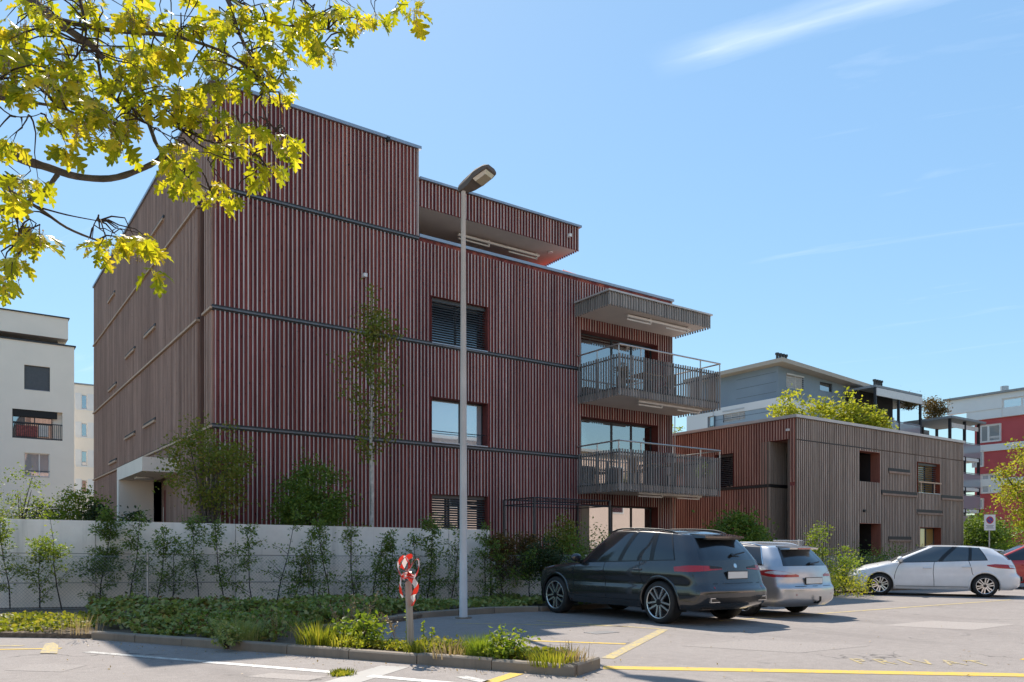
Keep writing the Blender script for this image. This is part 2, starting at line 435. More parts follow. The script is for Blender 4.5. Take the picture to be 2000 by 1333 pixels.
M['steel'] = plain('galvanised_steel', (0.42, 0.43, 0.44), 0.45, 0.75, 0.15, 8)
M['rail'] = plain('stainless_rail', (0.50, 0.47, 0.44), 0.35, 0.7, 0.08)
M['white_metal'] = plain('white_powder_coat', (0.75, 0.72, 0.70), 0.45, 0.0, 0.06)
M['reveal'] = timber('red_reveal', [(0, (0.13, 0.035, 0.03)), (1, (0.20, 0.055, 0.045))])
M['dark'] = plain('dark_interior', (0.018, 0.017, 0.017), 0.8)
M['glass'] = glass_mat('window_glass', (0.02, 0.023, 0.027), 0.42)
M['glass_sky'] = glass_mat('curtained_window_glass', (0.50, 0.52, 0.54), 0.5)
M['pane'] = clear_glass('clear_window_pane', 0.50)
M['blind'] = plain('anthracite_blind', (0.085, 0.088, 0.095), 0.45, 0.3, 0.1)
M['blind_light'] = plain('light_grey_blind', (0.55, 0.55, 0.55), 0.5, 0.1, 0.05)
M['curtain'] = plain('curtain', (0.75, 0.72, 0.68), 0.9, var=0.1, scale=3)
M['bark_pale'] = plain('pale_bark', (0.50, 0.44, 0.38), 0.85, var=0.35, scale=9, bmp=0.4)
M['bark'] = plain('grey_bark', (0.10, 0.082, 0.068), 0.9, var=0.35, scale=14, bmp=0.8)
M['twig'] = plain('dark_twig', (0.045, 0.03, 0.022), 0.9, var=0.3, scale=14)
M['leaf_oak'] = leaf_mat('oak_leaf', (0.20, 0.24, 0.015), (0.44, 0.44, 0.02), (0.66, 0.53, 0.05), 0.62, 0.40)
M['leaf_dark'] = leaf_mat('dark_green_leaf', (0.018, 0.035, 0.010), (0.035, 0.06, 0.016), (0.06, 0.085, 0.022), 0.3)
M['leaf_green'] = leaf_mat('green_leaf', (0.09, 0.155, 0.025), (0.145, 0.225, 0.04), (0.22, 0.29, 0.055), 0.4)
M['leaf_olive'] = leaf_mat('olive_leaf', (0.13, 0.17, 0.025), (0.21, 0.24, 0.04), (0.30, 0.23, 0.055), 0.42)
M['leaf_lime'] = leaf_mat('lime_leaf', (0.12, 0.19, 0.02), (0.20, 0.28, 0.035), (0.28, 0.32, 0.05), 0.5)
M['leaf_yellow'] = leaf_mat('yellow_green_leaf', (0.26, 0.30, 0.025), (0.38, 0.40, 0.04), (0.46, 0.42, 0.06), 0.5)
M['leaf_cover'] = leaf_mat('groundcover_leaf', (0.16, 0.22, 0.06), (0.27, 0.34, 0.10), (0.38, 0.34, 0.15), 0.3)
M['leaf_sap'] = leaf_mat('hornbeam_leaf', (0.09, 0.15, 0.03), (0.155, 0.235, 0.05), (0.24, 0.31, 0.075), 0.4)
M['leaf_rust'] = leaf_mat('rusty_leaf', (0.06, 0.05, 0.015), (0.13, 0.08, 0.025), (0.20, 0.12, 0.03), 0.35)
M['straw'] = leaf_mat('dry_stalk', (0.26, 0.19, 0.12), (0.36, 0.28, 0.19), (0.42, 0.33, 0.24), 0.3)
M['grass_yel'] = leaf_mat('yellow_green_grass', (0.14, 0.18, 0.02), (0.24, 0.26, 0.03), (0.34, 0.30, 0.06), 0.5)  # yellow green tones, varied at random from blade to blade

# ================================================================== THE SETTING
R = random.Random(7)
def sheet(name, poly, z, mat, kind='structure', parent=None):
    o = mesh_obj(name, [(p[0], p[1], z) for p in poly], [tuple(range(len(poly)))], mat, parent)
    if kind: o['kind'] = kind
    return o
sheet('ground', [(-900, -900), (1200, -900), (1200, 1200), (-900, 1200)], -0.02, M['turf'])
sheet('parking_lot', [W(-40, -25), W(45, -25), W(45, 8), (48, 14.6), (20.0, 14.6), (19.0, 13.72), (10.4, 13.72), W(-1.79, 15.6), W(-3.49, 12.45), W(-6.3, 12.1), W(-40, 16)], 0.0, M['asphalt'])
# planting beds: soil slightly mounded behind the kerbs
# raised garden behind the retaining wall, lower terrace beside it
def solid(name, poly, z0, z1, mat, parent=None, kind='structure'):
    b = MB(); b.prism(poly, z0, z1); o = b.build(name, [mat], parent)
    if kind: o['kind'] = kind
    return o
solid('planting_bed', [W(-14, 12.9), W(-6.3, 12.0), W(-2.88, 10.4), W(.5, 8.75), W(.85, 9.02), W(-3.3, 12.45), W(-2.7, 13.3), W(-2.3, 14.2), W(-1.7, 15.65), W(-.3, 17.05), (10.4, 13.86), (40, 13.86), (40, 17.5), (10.9, 16.2), W(-12.5, 17.2)], -0.015, 0.07, M['soil'])
solid('raised_garden', [W(-30, 13.6), W(-12.3, 17.35), (10.78, 16.42), (10.78, 21.4), (5.7, 21.4), (5.7, 60), (-45, 60)], 0.02, 1.5, M['soil'])
solid('lower_terrace', [(10.78, 16.3), (24.0, 16.0), (24.0, 24.0), (10.78, 24.0)], 0.02, 0.62, M['soil'])
solid('lawn_bank', [(37.9, 16.2), (60, 12), (80, 30), (60, 40), (37.9, 34)], -0.01, 0.35, M['turf'])

# ---- kerbs, stone by stone
def kerb_run(pts, w=0.14, h=0.12, step=1.0, inward=1, parent=None):
    pts = [Vector((p[0], p[1])) for p in pts]
    for a, b in zip(pts, pts[1:]):
        d = b - a; n = max(1, round(d.length / step)); d = d / n; t = d.normalized()
        nrm = Vector((-t.y, t.x)) * inward
        for i in range(n):
            p = a + d * i + t * 0.006; q = a + d * (i + 1) - t * 0.006
            j = R.uniform(-.006, .006); hh = h + R.uniform(-.008, .008)
            mb = MB()
            c = 0.018
            ring = [(0, -.03), (0, hh - c), (c, hh), (w - c, hh), (w, hh - c), (w, -.03)]
            for e, (pp, s) in enumerate(((p, 0), (q, 1))):
                for (o_, z) in ring:
                    r_ = pp + nrm * (o_ + j); mb.v.append((r_.x, r_.y, z))
            k = len(ring)
            for x in range(k - 1):
                mb.f.append((x, k + x, k + x + 1, x + 1)); mb.m.append(0)
            mb.f.append(tuple(range(k))); mb.m.append(0); mb.f.append(tuple(k + k - 1 - x for x in range(k))); mb.m.append(0)
            mb.build('kerb_stone', [M['kerb']], parent)
kerb = bpy.data.objects.new('kerb', None); C.objects.link(kerb); kerb['kind'] = 'structure'
kf = [W(-6.27, 11.91), W(-2.88, 10.23), W(.659, 8.43)]
kerb_run(kf, parent=kerb, inward=1)
kerb_run([W(.70, 8.47), W(1.0, 9.03)], parent=kerb, inward=1, step=.7)
kerb_run([W(.92, 9.12), W(-3.36, 12.42)], parent=kerb, inward=1, h=0.06)
kerb_run([W(-3.45, 12.40), W(-2.81, 13.17), W(-2.42, 14.05), W(-1.79, 15.5), W(-.37, 16.86), (10.38, 13.62)], parent=kerb, inward=1)
kerb_run([(10.42, 13.6), (19.2, 13.6), (20.3, 14.4), (40, 14.4)], parent=kerb, inward=1, h=0.10)

# ---- painted markings, thin sheets on the asphalt
def line(name, a, b, w, mat, label=None, cat='road marking', z=0.004):
    a = Vector((a[0], a[1])); b = Vector((b[0], b[1])); t = (b - a).normalized(); n = Vector((-t.y, t.x)) * w / 2
    o = sheet(name, [a - n, b - n, b + n, a + n], z, mat, 'structure')
    return o
line('road_marking', gp(1178, 1304.5), gp(2080, 1321), 0.24, M['yellow'])
line('road_marking', gp(1186, 1287), gp(1297, 1230), 0.16, M['yellow_worn'])
line('road_marking', gp(700, 1246), gp(1000, 1250), 0.10, M['yellow_worn'])
line('road_marking', gp(1020, 1251.5), gp(1222, 1258.5), 0.12, M['yellow'])
line('road_marking', gp(1050, 1213), gp(1290, 1229), 0.10, M['yellow_worn'])
line('road_marking', gp(890, 1218), gp(1230, 1224), 0.10, M['yellow_worn'])
line('road_marking', gp(1400, 1214), gp(1975, 1172), 0.12, M['yellow_worn'])
line('road_marking', gp(168, 1274), gp(400, 1293), 0.12, M['white_worn'])
line('road_marking', gp(402, 1293.5), gp(690, 1317), 0.13, M['white_paint'])
line('road_marking', gp(722, 1321), gp(900, 1337), 0.13, M['white_paint'])
line('road_marking', gp(-60, 1262), gp(45, 1262), 0.10, M['yellow_worn'])
line('road_marking', gp(-60, 1270.5), gp(120, 1267), 0.10, M['yellow'])
line('road_marking', gp(955, 1334), gp(1010, 1316), 0.16, M['yellow'])
line('road_marking', gp(900, 1322), gp(950, 1333), 0.14, M['white_worn'])
line('road_marking', gp(1995, 1288), gp(2060, 1294), 0.14, M['yellow'])
sheet('road_marking', [gp(78, 1277), gp(112, 1278), gp(114, 1262), gp(104, 1256), gp(88, 1259)], 0.0085, M['yellow_worn'])
line('concrete_gutter', gp(630, 1345), gp(772, 1302), 0.36, concrete_mat('gutter_concrete', (0.42, 0.40, 0.37), 0.3, False), z=0.003)
for pu, pv, sx, sy in ((1175, 1236, .5, .3),):
    p = gp(pu, pv); mb = MB(); mb.box(p.x - sx / 2, p.x + sx / 2, p.y - sy / 2, p.y + sy / 2, -.01, .006); o = mb.build('drain_cover', [M['drip']])
    tag(o, 'small rectangular metal drain cover set in the asphalt near the dark car', 'drain cover')
for k, (pts, mt) in enumerate((([(1330, 1262), (1560, 1276), (1700, 1262), (1480, 1250)], 'patch_dark'), ([(480, 1322), (600, 1330), (640, 1322), (530, 1315)], 'patch_light'), ([(1720, 1222), (1900, 1231), (1985, 1220), (1820, 1213)], 'patch_light'), ([(10, 1310), (120, 1313), (170, 1300), (70, 1297)], 'patch_dark'))):
    sheet('asphalt_patch', [gp(*q_) for q_ in pts], 0.0022, M[mt])
# lettering
cu = bpy.data.curves.new('lettering', 'FONT'); cu.body = 'PRIVAT'; cu.size = 1.0; cu.space_character = 1.55
to = bpy.data.objects.new('lettering_src', cu); C.objects.link(to)
bpy.context.view_layer.update()
tm = bpy.data.meshes.new_from_object(to.evaluated_get(bpy.context.evaluated_depsgraph_get()))
bpy.data.objects.remove(to)
tm.materials.clear(); tm.materials.append(M['yellow_worn'])
lt = bpy.data.objects.new('road_lettering', tm)
a, b = gp(1676, 1297), gp(1940, 1301)
dx = (b - a); xs = [v.co.x for v in tm.vertices]
sc_ = dx.length / (max(xs) - min(xs))
lt.location = (a.x, a.y, 0.0045); lt.rotation_euler = (0, 0, math.atan2(dx.y, dx.x)); lt.scale = (sc_, 0.62, 1)
C.objects.link(lt); lt['kind'] = 'structure'

# ================================================================== WALLS AND FENCES
rw = thing('retaining_wall', 'long grey concrete retaining wall behind the wire fence, below the timber house', 'wall', (2, 18.5, 0))
wa, wb_ = W(-13.2, 16.97), W(-.56, 19.57)
L = (wb_ - wa).length; t = (wb_ - wa).normalized(); t.z = 0
cuts = [0, 1.1, 4.05, 7.0, 9.6, 11.9, L]
for i in range(len(cuts) - 1):
    p = wa + t * (cuts[i] + .006); q = wa + t * (cuts[i + 1] - .006)
    za = 2.04 - .23 * cuts[i] / L; zb = 2.04 - .23 * cuts[i + 1] / L
    b = MB(); b.obox(p, q, .22, 0.0, za, 0, 0.0, zb)
    n = Vector((t.y, -t.x, 0))
    o = b.build('panel', [M['concrete']], rw)
    # shuttering seams and tie holes
    b = MB()
    for f_, dz in ((.30, 0), (.62, .012)):
        zz = za * f_ + dz; zz2 = zb * f_ + dz; pa = p + n * .1095; pb = q + n * .1095
        b.hexa([(pa.x, pa.y, zz), (pb.x, pb.y, zz2), (pb.x + n.x * .003, pb.y + n.y * .003, zz2), (pa.x + n.x * .003, pa.y + n.y * .003, zz), (pa.x, pa.y, zz + .012), (pb.x, pb.y, zz2 + .012), (pb.x + n.x * .003, pb.y + n.y * .003, zz2 + .012), (pa.x + n.x * .003, pa.y + n.y * .003, zz + .012)])
    b.build('formwork_seam', [M['kerb']], o)
    b = MB()
    k = 0
    for f in (.25, .75):
        for z in (.55, 1.35):
            c = p.lerp(q, f) + n * .107; b.tube([(c.x, c.y, z), (c.x + n.x * .006, c.y + n.y * .006, z)], .014, 8)
    b.build('tie_hole', [M['dark']], o)
b = MB(); b.obox(wa + t * .1, wb_ - t * .1, .12, 0.02, 1.9, 0, .02, 1.70); b.build('core', [M['dark']], rw)
lw = thing('low_garden_wall', 'low pale concrete garden wall right of the tall retaining wall', 'wall', (14, 16.1, 0))
for i in range(4):
    b = MB(); x0 = 10.93 + i * 2.9; b.box(x0 + .006, x0 + 2.894, 16.05 - .02 * i, 16.25 - .02 * i, 0, 1.19); b.build('panel', [M['concrete']], lw)

def chain_fence(name, label, pts, h, z0=0.05, pitch=0.075, post_at=None, wire=0.0024, posts=True):
    f = thing(name, label, 'fence', (pts[0][0], pts[0][1], 0))
    for a, b_ in zip(pts, pts[1:]):
        a = Vector((a[0], a[1], 0)); b_ = Vector((b_[0], b_[1], 0)); t = (b_ - a).normalized(); L = (b_ - a).length
        m = MB()
        k = int((L + h) / pitch)
        for i in range(-int(h / pitch), int(L / pitch) + 1):
            s0 = i * pitch
            for sg in (1, -1):
                u0, u1 = (s0, s0 + h) if sg == 1 else (s0 + h, s0)
                z_a, z_b = z0, z0 + h
                # clip to the run
                def cl(uu, za, zb, ua, ub):
                    return za + (zb - za) * (uu - ua) / (ub - ua)
                pa, pb = (u0, z_a), (u1, z_b)
                lo, hi = (pa, pb) if u0 < u1 else (pb, pa)
                if hi[0] < 0 or lo[0] > L: continue
                if lo[0] < 0: lo = (0, cl(0, lo[1], hi[1], lo[0], hi[0]))
                if hi[0] > L: hi = (L, cl(L, lo[1], hi[1], lo[0], hi[0]))
                if hi[0] - lo[0] < .02: continue
                P0 = a + t * lo[0]; P1 = a + t * hi[0]
                m.tube([(P0.x, P0.y, lo[1]), (P1.x, P1.y, hi[1])], wire, 3, cap=False)
        for zz in (z0 + .03, z0 + h * .5, z0 + h):
            m.tube([(a.x, a.y, zz), (b_.x, b_.y, zz)], wire * 1.6, 4, cap=False)
        o = m.build('wire_mesh', [M['steel']], f); o['kind'] = 'stuff'
    for p in (post_at or []):
        m = MB(); m.tube([(p[0], p[1], 0), (p[0], p[1], z0 + h + .04)], .024, 8); m.build('post', [M['steel']], f)
    return f
fa = [W(-11.2, 16.5), W(-7.82, 17.15), W(-4.53, 17.85), W(-1.79, 18.4), W(.9, 18.9)]
chain_fence('wire_fence', 'chain link fence with thin steel posts along the concrete retaining wall', [W(-14, 15.95), W(.9, 18.9), (14.5, 15.2), (19.0, 15.2)], 1.13, 0.06,
            post_at=fa + [(14.5, 15.2), (17, 15.2)])
chain_fence('wire_fence', 'chain link fence in front of the low timber house, behind the white car', [(19.3, 15.15), (33.5, 14.9)], 1.02, 0.06, pitch=.07, wire=.003,
            post_at=[(19.3, 15.15), (22.75, 15.09), (25.8, 15.03), (29, 14.98), (32, 14.92)])

# ================================================================== TIMBER CLADDING
FINS = {}
def fin_mesh(key, w, d, side, front):
    if key in FINS: return FINS[key]
    b = MB(); b.box(-w / 2, w / 2, 0, d, 0, 1)
    me = bpy.data.meshes.new('batten'); me.from_pydata(b.v, [], b.f); me.materials.append(side); me.materials.append(front)
    me.polygons.foreach_set('material_index', [0, 0, 1, 0, 0, 0]); me.update()
    FINS[key] = me
    return me
def subtract(z0, z1, cutsl):
    segs = [(z0, z1)]
    for (c0, c1) in cutsl:
        out = []
        for (s, e) in segs:
            if c1 <= s or c0 >= e: out.append((s, e)); continue
            if c0 > s: out.append((s, c0))
            if c1 < e: out.append((c1, e))
        segs = out
    return [(s, e) for s, e in segs if e - s > .03]
def clad(parent, name, axis, plane, a0, a1, z0, z1, openings, tiers, mats, pitch=.12, fw=.034, fd=.06, wt=.34, collect=None, sgn=1, wall=True):
    "boarded wall with battens; axis x faces -y, axis y faces -x; openings (a0,a1,z0,z1)"
    board, side, front = mats
    w = None
    if wall:
        A = sorted({a0, a1, *[min(max(q, a0), a1) for o in openings for q in o[:2]]})
        Z = sorted({z0, z1, *[min(max(q, z0), z1) for o in openings for q in o[2:]]})
        b = MB()
        for i in range(len(A) - 1):
            run = None
            for j in range(len(Z)):
                solid_ = False
                if j < len(Z) - 1:
                    ca = (A[i] + A[i + 1]) / 2; cz = (Z[j] + Z[j + 1]) / 2
                    solid_ = not any(o[0] < ca < o[1] and o[2] < cz < o[3] for o in openings)
                if solid_ and run is None: run = Z[j]
                if not solid_ and run is not None:
                    if axis == 'x': b.box(A[i], A[i + 1], plane + fd, plane + fd + wt, run, Z[j])
                    else: b.box(plane + fd, plane + fd + wt, A[i], A[i + 1], run, Z[j])
                    run = None
        w = b.build(name, [board], parent)
    n = int((a1 - a0) / pitch)
    off = (a1 - a0 - n * pitch) / 2
    rest = MB()
    for i in range(n + 1):
        p = a0 + off + i * pitch
        if p - fw / 2 < a0 - .001 or p + fw / 2 > a1 + .001: p = min(max(p, a0 + fw / 2), a1 - fw / 2)
        cutsl = [(o[2], o[3]) for o in openings if o[0] - fw / 2 < p < o[1] + fw / 2]
        for (t0, t1) in tiers:
            for (s, e) in subtract(t0, t1, cutsl):
                if collect is not None: collect.append((p, s, e, axis, plane, w if w else parent))
                elif axis == 'x':
                    k = len(rest.f); rest.box(p - fw / 2, p + fw / 2, plane, plane + fd + .002, s, e)
                    rest.m[k + 2] = 1
                else:
                    k = len(rest.f); rest.box(plane, plane + fd + .002, p - fw / 2, p + fw / 2, s, e)
                    rest.m[k + 5] = 1
    if collect is None and rest.f:
        o = rest.build('battens', [side, front], w if w else parent); o['kind'] = 'stuff'
    return w
def flush_fins(collect, mats, limit, fw=.034, fd=.06):
    board, side, front = mats
    def size(f):
        x, y = (f[0], f[4]) if f[3] == 'x' else (f[4], f[0])
        return (f[2] - f[1]) / depth((x, y))
    order = sorted(collect, key=size, reverse=True)
    rest = {}
    for i, (p, s, e, axis, plane, par) in enumerate(order):
        if i < limit:
            me = fin_mesh((side.name, front.name), fw, fd, side, front)
            jw = R.uniform(.86, 1.16)
            if axis == 'x': inst('batten', me, par, (p + R.uniform(-.003, .003), plane + R.uniform(0, .004), s), (jw, 1, e - s))
            else: inst('batten', me, par, (plane, p, s), (1, 1, e - s), (0, 0, -math.pi / 2))
        else:
            b = rest.setdefault(par.name, (MB(), par))[0]; k = len(b.f)
            if axis == 'x': b.box(p - fw / 2, p + fw / 2, plane, plane + fd + .002, s, e); b.m[k + 2] = 1
            else: b.box(plane, plane + fd + .002, p - fw / 2, p + fw / 2, s, e); b.m[k + 5] = 1
    for b, par in rest.values():
        o = b.build('battens', [side, front], par); o['kind'] = 'stuff'
def bx(b, axis, plane, a0, a1, d0, d1, z0, z1, m=0):
    if axis == 'x': b.box(a0, a1, plane + d0, plane + d1, z0, z1, m)
    else: b.box(plane + d0, plane + d1, a0, a1, z0, z1, m)
def window(parent, axis, plane, a0, a1, z0, z1, mull=(), d=.30, glass='glass', frame='dark_metal', reveal='reveal', blind=None, fr=.05, name='window', liner=True, sill=True, bz=1.0, depthl=.40):
    b = MB()
    bx(b, axis, plane, a0, a0 + fr, d, d + .06, z0, z1); bx(b, axis, plane, a1 - fr, a1, d, d + .06, z0, z1)
    bx(b, axis, plane, a0 + fr, a1 - fr, d, d + .06, z1 - fr, z1); bx(b, axis, plane, a0 + fr, a1 - fr, d, d + .06, z0, z0 + fr)
    for mm in mull:
        c = a0 + (a1 - a0) * mm; bx(b, axis, plane, c - fr * .6, c + fr * .6, d - .002, d + .058, z0 + fr, z1 - fr)
    w = b.build(name, [M[frame]], parent)
    ed = [0, *mull, 1]
    for q0, q1 in zip(ed, ed[1:]):
        b = MB(); bx(b, axis, plane, a0 + (a1 - a0) * q0 + fr * .5, a0 + (a1 - a0) * q1 - fr * .5, d + .025, d + .035, z0 + fr * .5, z1 - fr * .5)
        b.build('pane', [M[glass]], w)
    if liner:
        b = MB(); tk = .012
        bx(b, axis, plane, a0 - .004, a0 + tk, .003, depthl, z0, z1); bx(b, axis, plane, a1 - tk, a1 + .004, .003, depthl, z0, z1)
        bx(b, axis, plane, a0 + tk, a1 - tk, .003, depthl, z1 - tk, z1 + .004)
        b.build('reveal', [M[reveal]], w)
    if sill:
        b = MB(); bx(b, axis, plane, a0 + .012, a1 - .012, -.02, d, z0 - .025, z0 + .006); b.build('sill', [M['zinc']], w)
    if blind:
        mat, frac, pitch = blind
        b = MB(); zz = z1 - .12
        while zz > z1 - (z1 - z0) * frac:
            sd = .045
            if axis == 'x':
                b.hexa([(a0 + .02, plane + d - .16, zz), (a1 - .02, plane + d - .16, zz), (a1 - .02, plane + d - .16 + sd, zz + .035), (a0 + .02, plane + d - .16 + sd, zz + .035)] +
                       [(a0 + .02, plane + d - .16, zz + .006), (a1 - .02, plane + d - .16, zz + .006), (a1 - .02, plane + d - .16 + sd, zz + .041), (a0 + .02, plane + d - .16 + sd, zz + .041)])
            else:
                b.hexa([(plane + d - .16 + sd, a0 + .02, zz + .035), (plane + d - .16, a0 + .02, zz), (plane + d - .16, a1 - .02, zz), (plane + d - .16 + sd, a1 - .02, zz + .035)] +
                       [(plane + d - .16 + sd, a0 + .02, zz + .041), (plane + d - .16, a0 + .02, zz + .006), (plane + d - .16, a1 - .02, zz + .006), (plane + d - .16 + sd, a1 - .02, zz + .041)])
            zz -= pitch
        bx(b, axis, plane, a0 + .015, a1 - .015, d - .17, d - .06, z1 - .11, z1 - .013)
        o = b.build('blind', [M[mat]], w); o['kind'] = 'stuff'
    return w

# ================================================================== THE TALL TIMBER HOUSE
FX, FY = 5.61, 21.16
XR = 22.5
house = thing('apartment_building', 'four storey apartment house clad in dark red and grey timber battens with balconies', 'building', (FX, FY, 0))
SIL = [1.48, 4.53, 7.58, 10.68]
WX0, WX1 = 12.05, 14.10
BX0, BX1 = 17.97, 21.72
front_open = [(WX0, WX1, 1.55, 3.01), (WX0, WX1, 4.60, 5.97), (WX0, WX1, 7.62, 9.03),
              (BX0, BX1, .62, 2.90), (BX0, BX1, 3.60, 5.94), (BX0, BX1, 6.65, 8.94)]
G = .05
tiers = [(0.35, SIL[1] - G - .04), (SIL[1] + .05, SIL[2] - G - .04), (SIL[2] + .05, SIL[3] - G - .04)]
RED3 = (M['board'], M['fin_side'], M['fin_front'])
coll = []
fwall = clad(house, 'front_wall', 'x', FY, FX + .062, XR, 0.3, 10.70, front_open, tiers, RED3, collect=coll)
awall = clad(house, 'attic_wall', 'x', FY, FX + .062, 11.61, 10.705, 13.33, [], [(10.73, 13.31)], RED3, collect=coll)
flush_fins(coll, RED3, 292)
def bands(axis, plane, a0, a1, zs, openings, mat='drip', gap='band', prot=.025):
    for z in zs:
        rngs = subtract(a0, a1, [(o[0], o[1]) for o in openings if o[2] < z - .03 and o[3] > z + .03])
        for (p, q) in rngs:
            b = MB(); bx(b, axis, plane, p, q, -prot, .058, z - .045, z, 0); bx(b, axis, plane, p, q, .005, .057, z + .001, z + .05, 1)
            bx(b, axis, plane, p, q, .02, .057, z - .09, z - .046, 1)
            b.build('band', [M[mat], M[gap]], house)
bands('x', FY, FX, 17.9, SIL[1:3], [])
bands('x', FY, FX, 11.61, [SIL[3]], [], 'drip')
# left wall, slot beside the corner
ETOP = 3.57
slot = (22.04, 22.57, 0.3, 10.62)
YB = 41.1
ent = (26.5, 28.5, 0.3, ETOP)
BR3 = (M['brown_board'], M['brown_side'], M['brown_front'])
ltiers = [(0.5, SIL[1] - .09), (SIL[1] + .05, SIL[2] - .09), (SIL[2] + .05, SIL[3] - .09), (SIL[3] + .05, 13.31)]
clad(house, 'side_wall', 'y', FX, FY + .1, YB, 0.3, 13.33, [slot, ent], ltiers, BR3, pitch=.16, fw=.075)
b = MB(); b.box(FX + .38, FX + .41, 21.9, 22.7, .3, 10.6); b.build('slot_lining', [M['reveal']], house)
for z in SIL[1:]:
    for (p, q) in ((FY + .02, 22.04), (22.6, YB)):
        b = MB(); b.box(FX - .05, FX + .058, p, q, z - .06, z, 0); b.box(FX + .01, FX + .057, p, q, z + .001, z + .05, 1)
        b.build('ledge', [M['ledge'], M['band']], house)
for (u0, v0, u1, v1) in ((298, 461, 320, 425), (212, 590, 225, 573), (246, 701, 264, 680), (213, 765, 228, 749), (283, 661, 304, 635), (282, 835, 304, 819), (245, 858, 264, 845), (214, 908, 228, 897)):
    y0, z0 = hit_x(u0, v0, FX); y1, z1 = hit_x(u1, v1, FX); z = (z0 + z1) / 2
    b = MB(); b.box(FX - .06, FX + .05, min(y0, y1), max(y0, y1), z - .07, z, 0); b.box(FX - .03, FX + .05, min(y0, y1) - .05, max(y0, y1), z + .002, z + .08, 1)
    b.build('ledge', [M['ledge'], M['band']], house)
# cores and roofs (plain hidden sides)
b = MB(); b.box(FX + .45, XR, FY + .45, YB, 0, 10.62); b.build('core', [M['dark']], house)
b = MB(); b.box(XR - .05, XR + .02, FY + .03, YB, .3, 10.7); b.box(FX + .45, XR, YB, YB + .1, .3, 10.7); b.build('rear_wall', [M['brown_side']], house)
b = MB(); b.box(FX + .42, 11.55, FY + .42, YB, 10.63, 13.25); b.build('attic_core', [M['brown_side']], house)
b = MB(); b.box(FX - .05, 11.68, FY - .05, YB + .05, 13.33, 13.42); b.build('attic_roof', [M['zinc']], house)
b = MB(); b.box(11.55, 11.62, FY + .02, 23.5, 10.7, 13.33); b.build('attic_end_wall', [M['fin_front']], house)
b = MB(); b.box(11.62, XR + .05, FY - .04, FY + .42, 10.70, 10.79); b.box(XR - .4, XR + .05, FY + .42, YB, 10.70, 10.79); b.build('parapet_cap', [M['zinc']], house)
b = MB(); b.box(11.62, XR - .4, FY + .42, 23.55, 10.63, 10.64); b.build('terrace_floor', [M['kerb']], house)
# recessed attic, canopy with batten fascia
clad(house, 'recessed_attic_wall', 'x', 23.5, 11.63, 17.2, 10.64, 11.68, [], [(10.66, 11.66)], (M['board'], M['fin_side'], M['fin_side']))
b = MB(); b.box(11.63, 17.18, 23.9, YB, 10.64, 11.68); b.build('recessed_attic_core', [M['brown_side']], house)
cano = MB(); cano.box(11.63, 17.85, FY + .07, 26.0, 11.68, 12.42); cano.box(11.63, 17.85, 26.0, YB, 11.68, 12.42); co = cano.build('attic_canopy', [M['soffit']], house)
clad(co, 'fascia', 'x', FY, 11.66, 17.9, 11.66, 12.44, [], [(11.64, 12.42)], RED3, wt=.01)
b = MB()
for i in range(38): b.box(17.851, 17.91, FY + .05 + i * .12, FY + .086 + i * .12, 11.64, 12.42)
o = b.build('side_battens', [M['fin_side']], co); o['kind'] = 'stuff'
b = MB(); b.box(11.63, 17.96, FY - .06, YB, 12.44, 12.51); b.build('canopy_cap', [M['zinc']], co)
# awning cassettes: slim white tube boxes with brackets
def awning(parent, x0, x1, y, z, two=True):
    b = MB(); b.tube([(x0, y, z), (x1, y, z)], .045, 8); o = b.build('awning', [M['white_metal']], parent)
    b = MB(); b.box(x0 + .1, x1 - .1, y + .05, y + .11, z + .0, z + .03); b.build('valance', [M['reveal']], o)
    for (p, q) in ((x0 + .05, x0 + (x1 - x0) * .38), (x0 + (x1 - x0) * .62, x1 - .05)):
        b = MB(); b.tube([(p, y + .06, z - .10), (q, y + .06, z - .10)], .028, 6); b.box(q - .06, q - .02, y, y + .1, z - .1, z + .08); b.build('awning_arm', [M['white_metal']], o)
awning(co, 13.6, 16.9, 22.15, 11.55)
b = MB(); b.tube([(17.2, 21.9, 11.675), (17.2, 21.9, 11.64)], .09, 12); b.build('soffit_lamp', [M['white_metal']], co)
# windows of the left column
window(house, 'x', FY, WX0, WX1, 1.55, 3.01, mull=(.33, .38), blind=('blind', .97, .075))
window(house, 'x', FY, WX0, WX1, 4.60, 5.97, mull=(.58,), glass='glass_sky')
window(house, 'x', FY, WX0, WX1, 7.62, 9.03, mull=(.5,), blind=('blind', .97, .075))
# window guard bar on the middle one
b = MB(); b.tube([(WX0 + .02, FY + .12, 4.95), (WX1 - .02, FY + .12, 4.95)], .014, 6); b.build('guard_bar', [M['dark_metal']], house)
for (z0, z1) in ((.62, 2.90), (3.60, 5.94), (6.65, 8.94)):
    window(house, 'x', FY, BX0, BX1 + 0.0, z0, z1, mull=(.46, .72), d=.32, fr=.06, glass='glass' if z0 < 1 else 'pane')
b = MB(); b.box(BX0 - .02, BX0 + .42, FY + .05, FY + .11, .62, 2.86); b.build('wall_panel', [M['kerb']], house)
def curtain(x0, x1, y, z0, z1, seed=0):
    b = MB(); n = max(6, int((x1 - x0) / .05)); rr_ = random.Random(seed)
    pr = [(x0 + (x1 - x0) * i / n, y + .022 * math.sin(i * 1.7 + seed) + rr_.uniform(-.004, .004)) for i in range(n + 1)]
    for (xa_, ya_), (xb_, yb_) in zip(pr, pr[1:]): b.face([(xa_, ya_, z0), (xb_, yb_, z0), (xb_, yb_, z1), (xa_, ya_, z1)])
    b.build('curtain', [M['curtain']], house)
curtain(BX0 + .1, BX0 + .95, FY + .42, 3.62, 5.92, 3); curtain(BX1 - .75, BX1 - .1, FY + .42, 3.62, 5.92, 4)
curtain(BX0 + .9, BX0 + 2.1, FY + .42, 6.67, 8.92, 5)
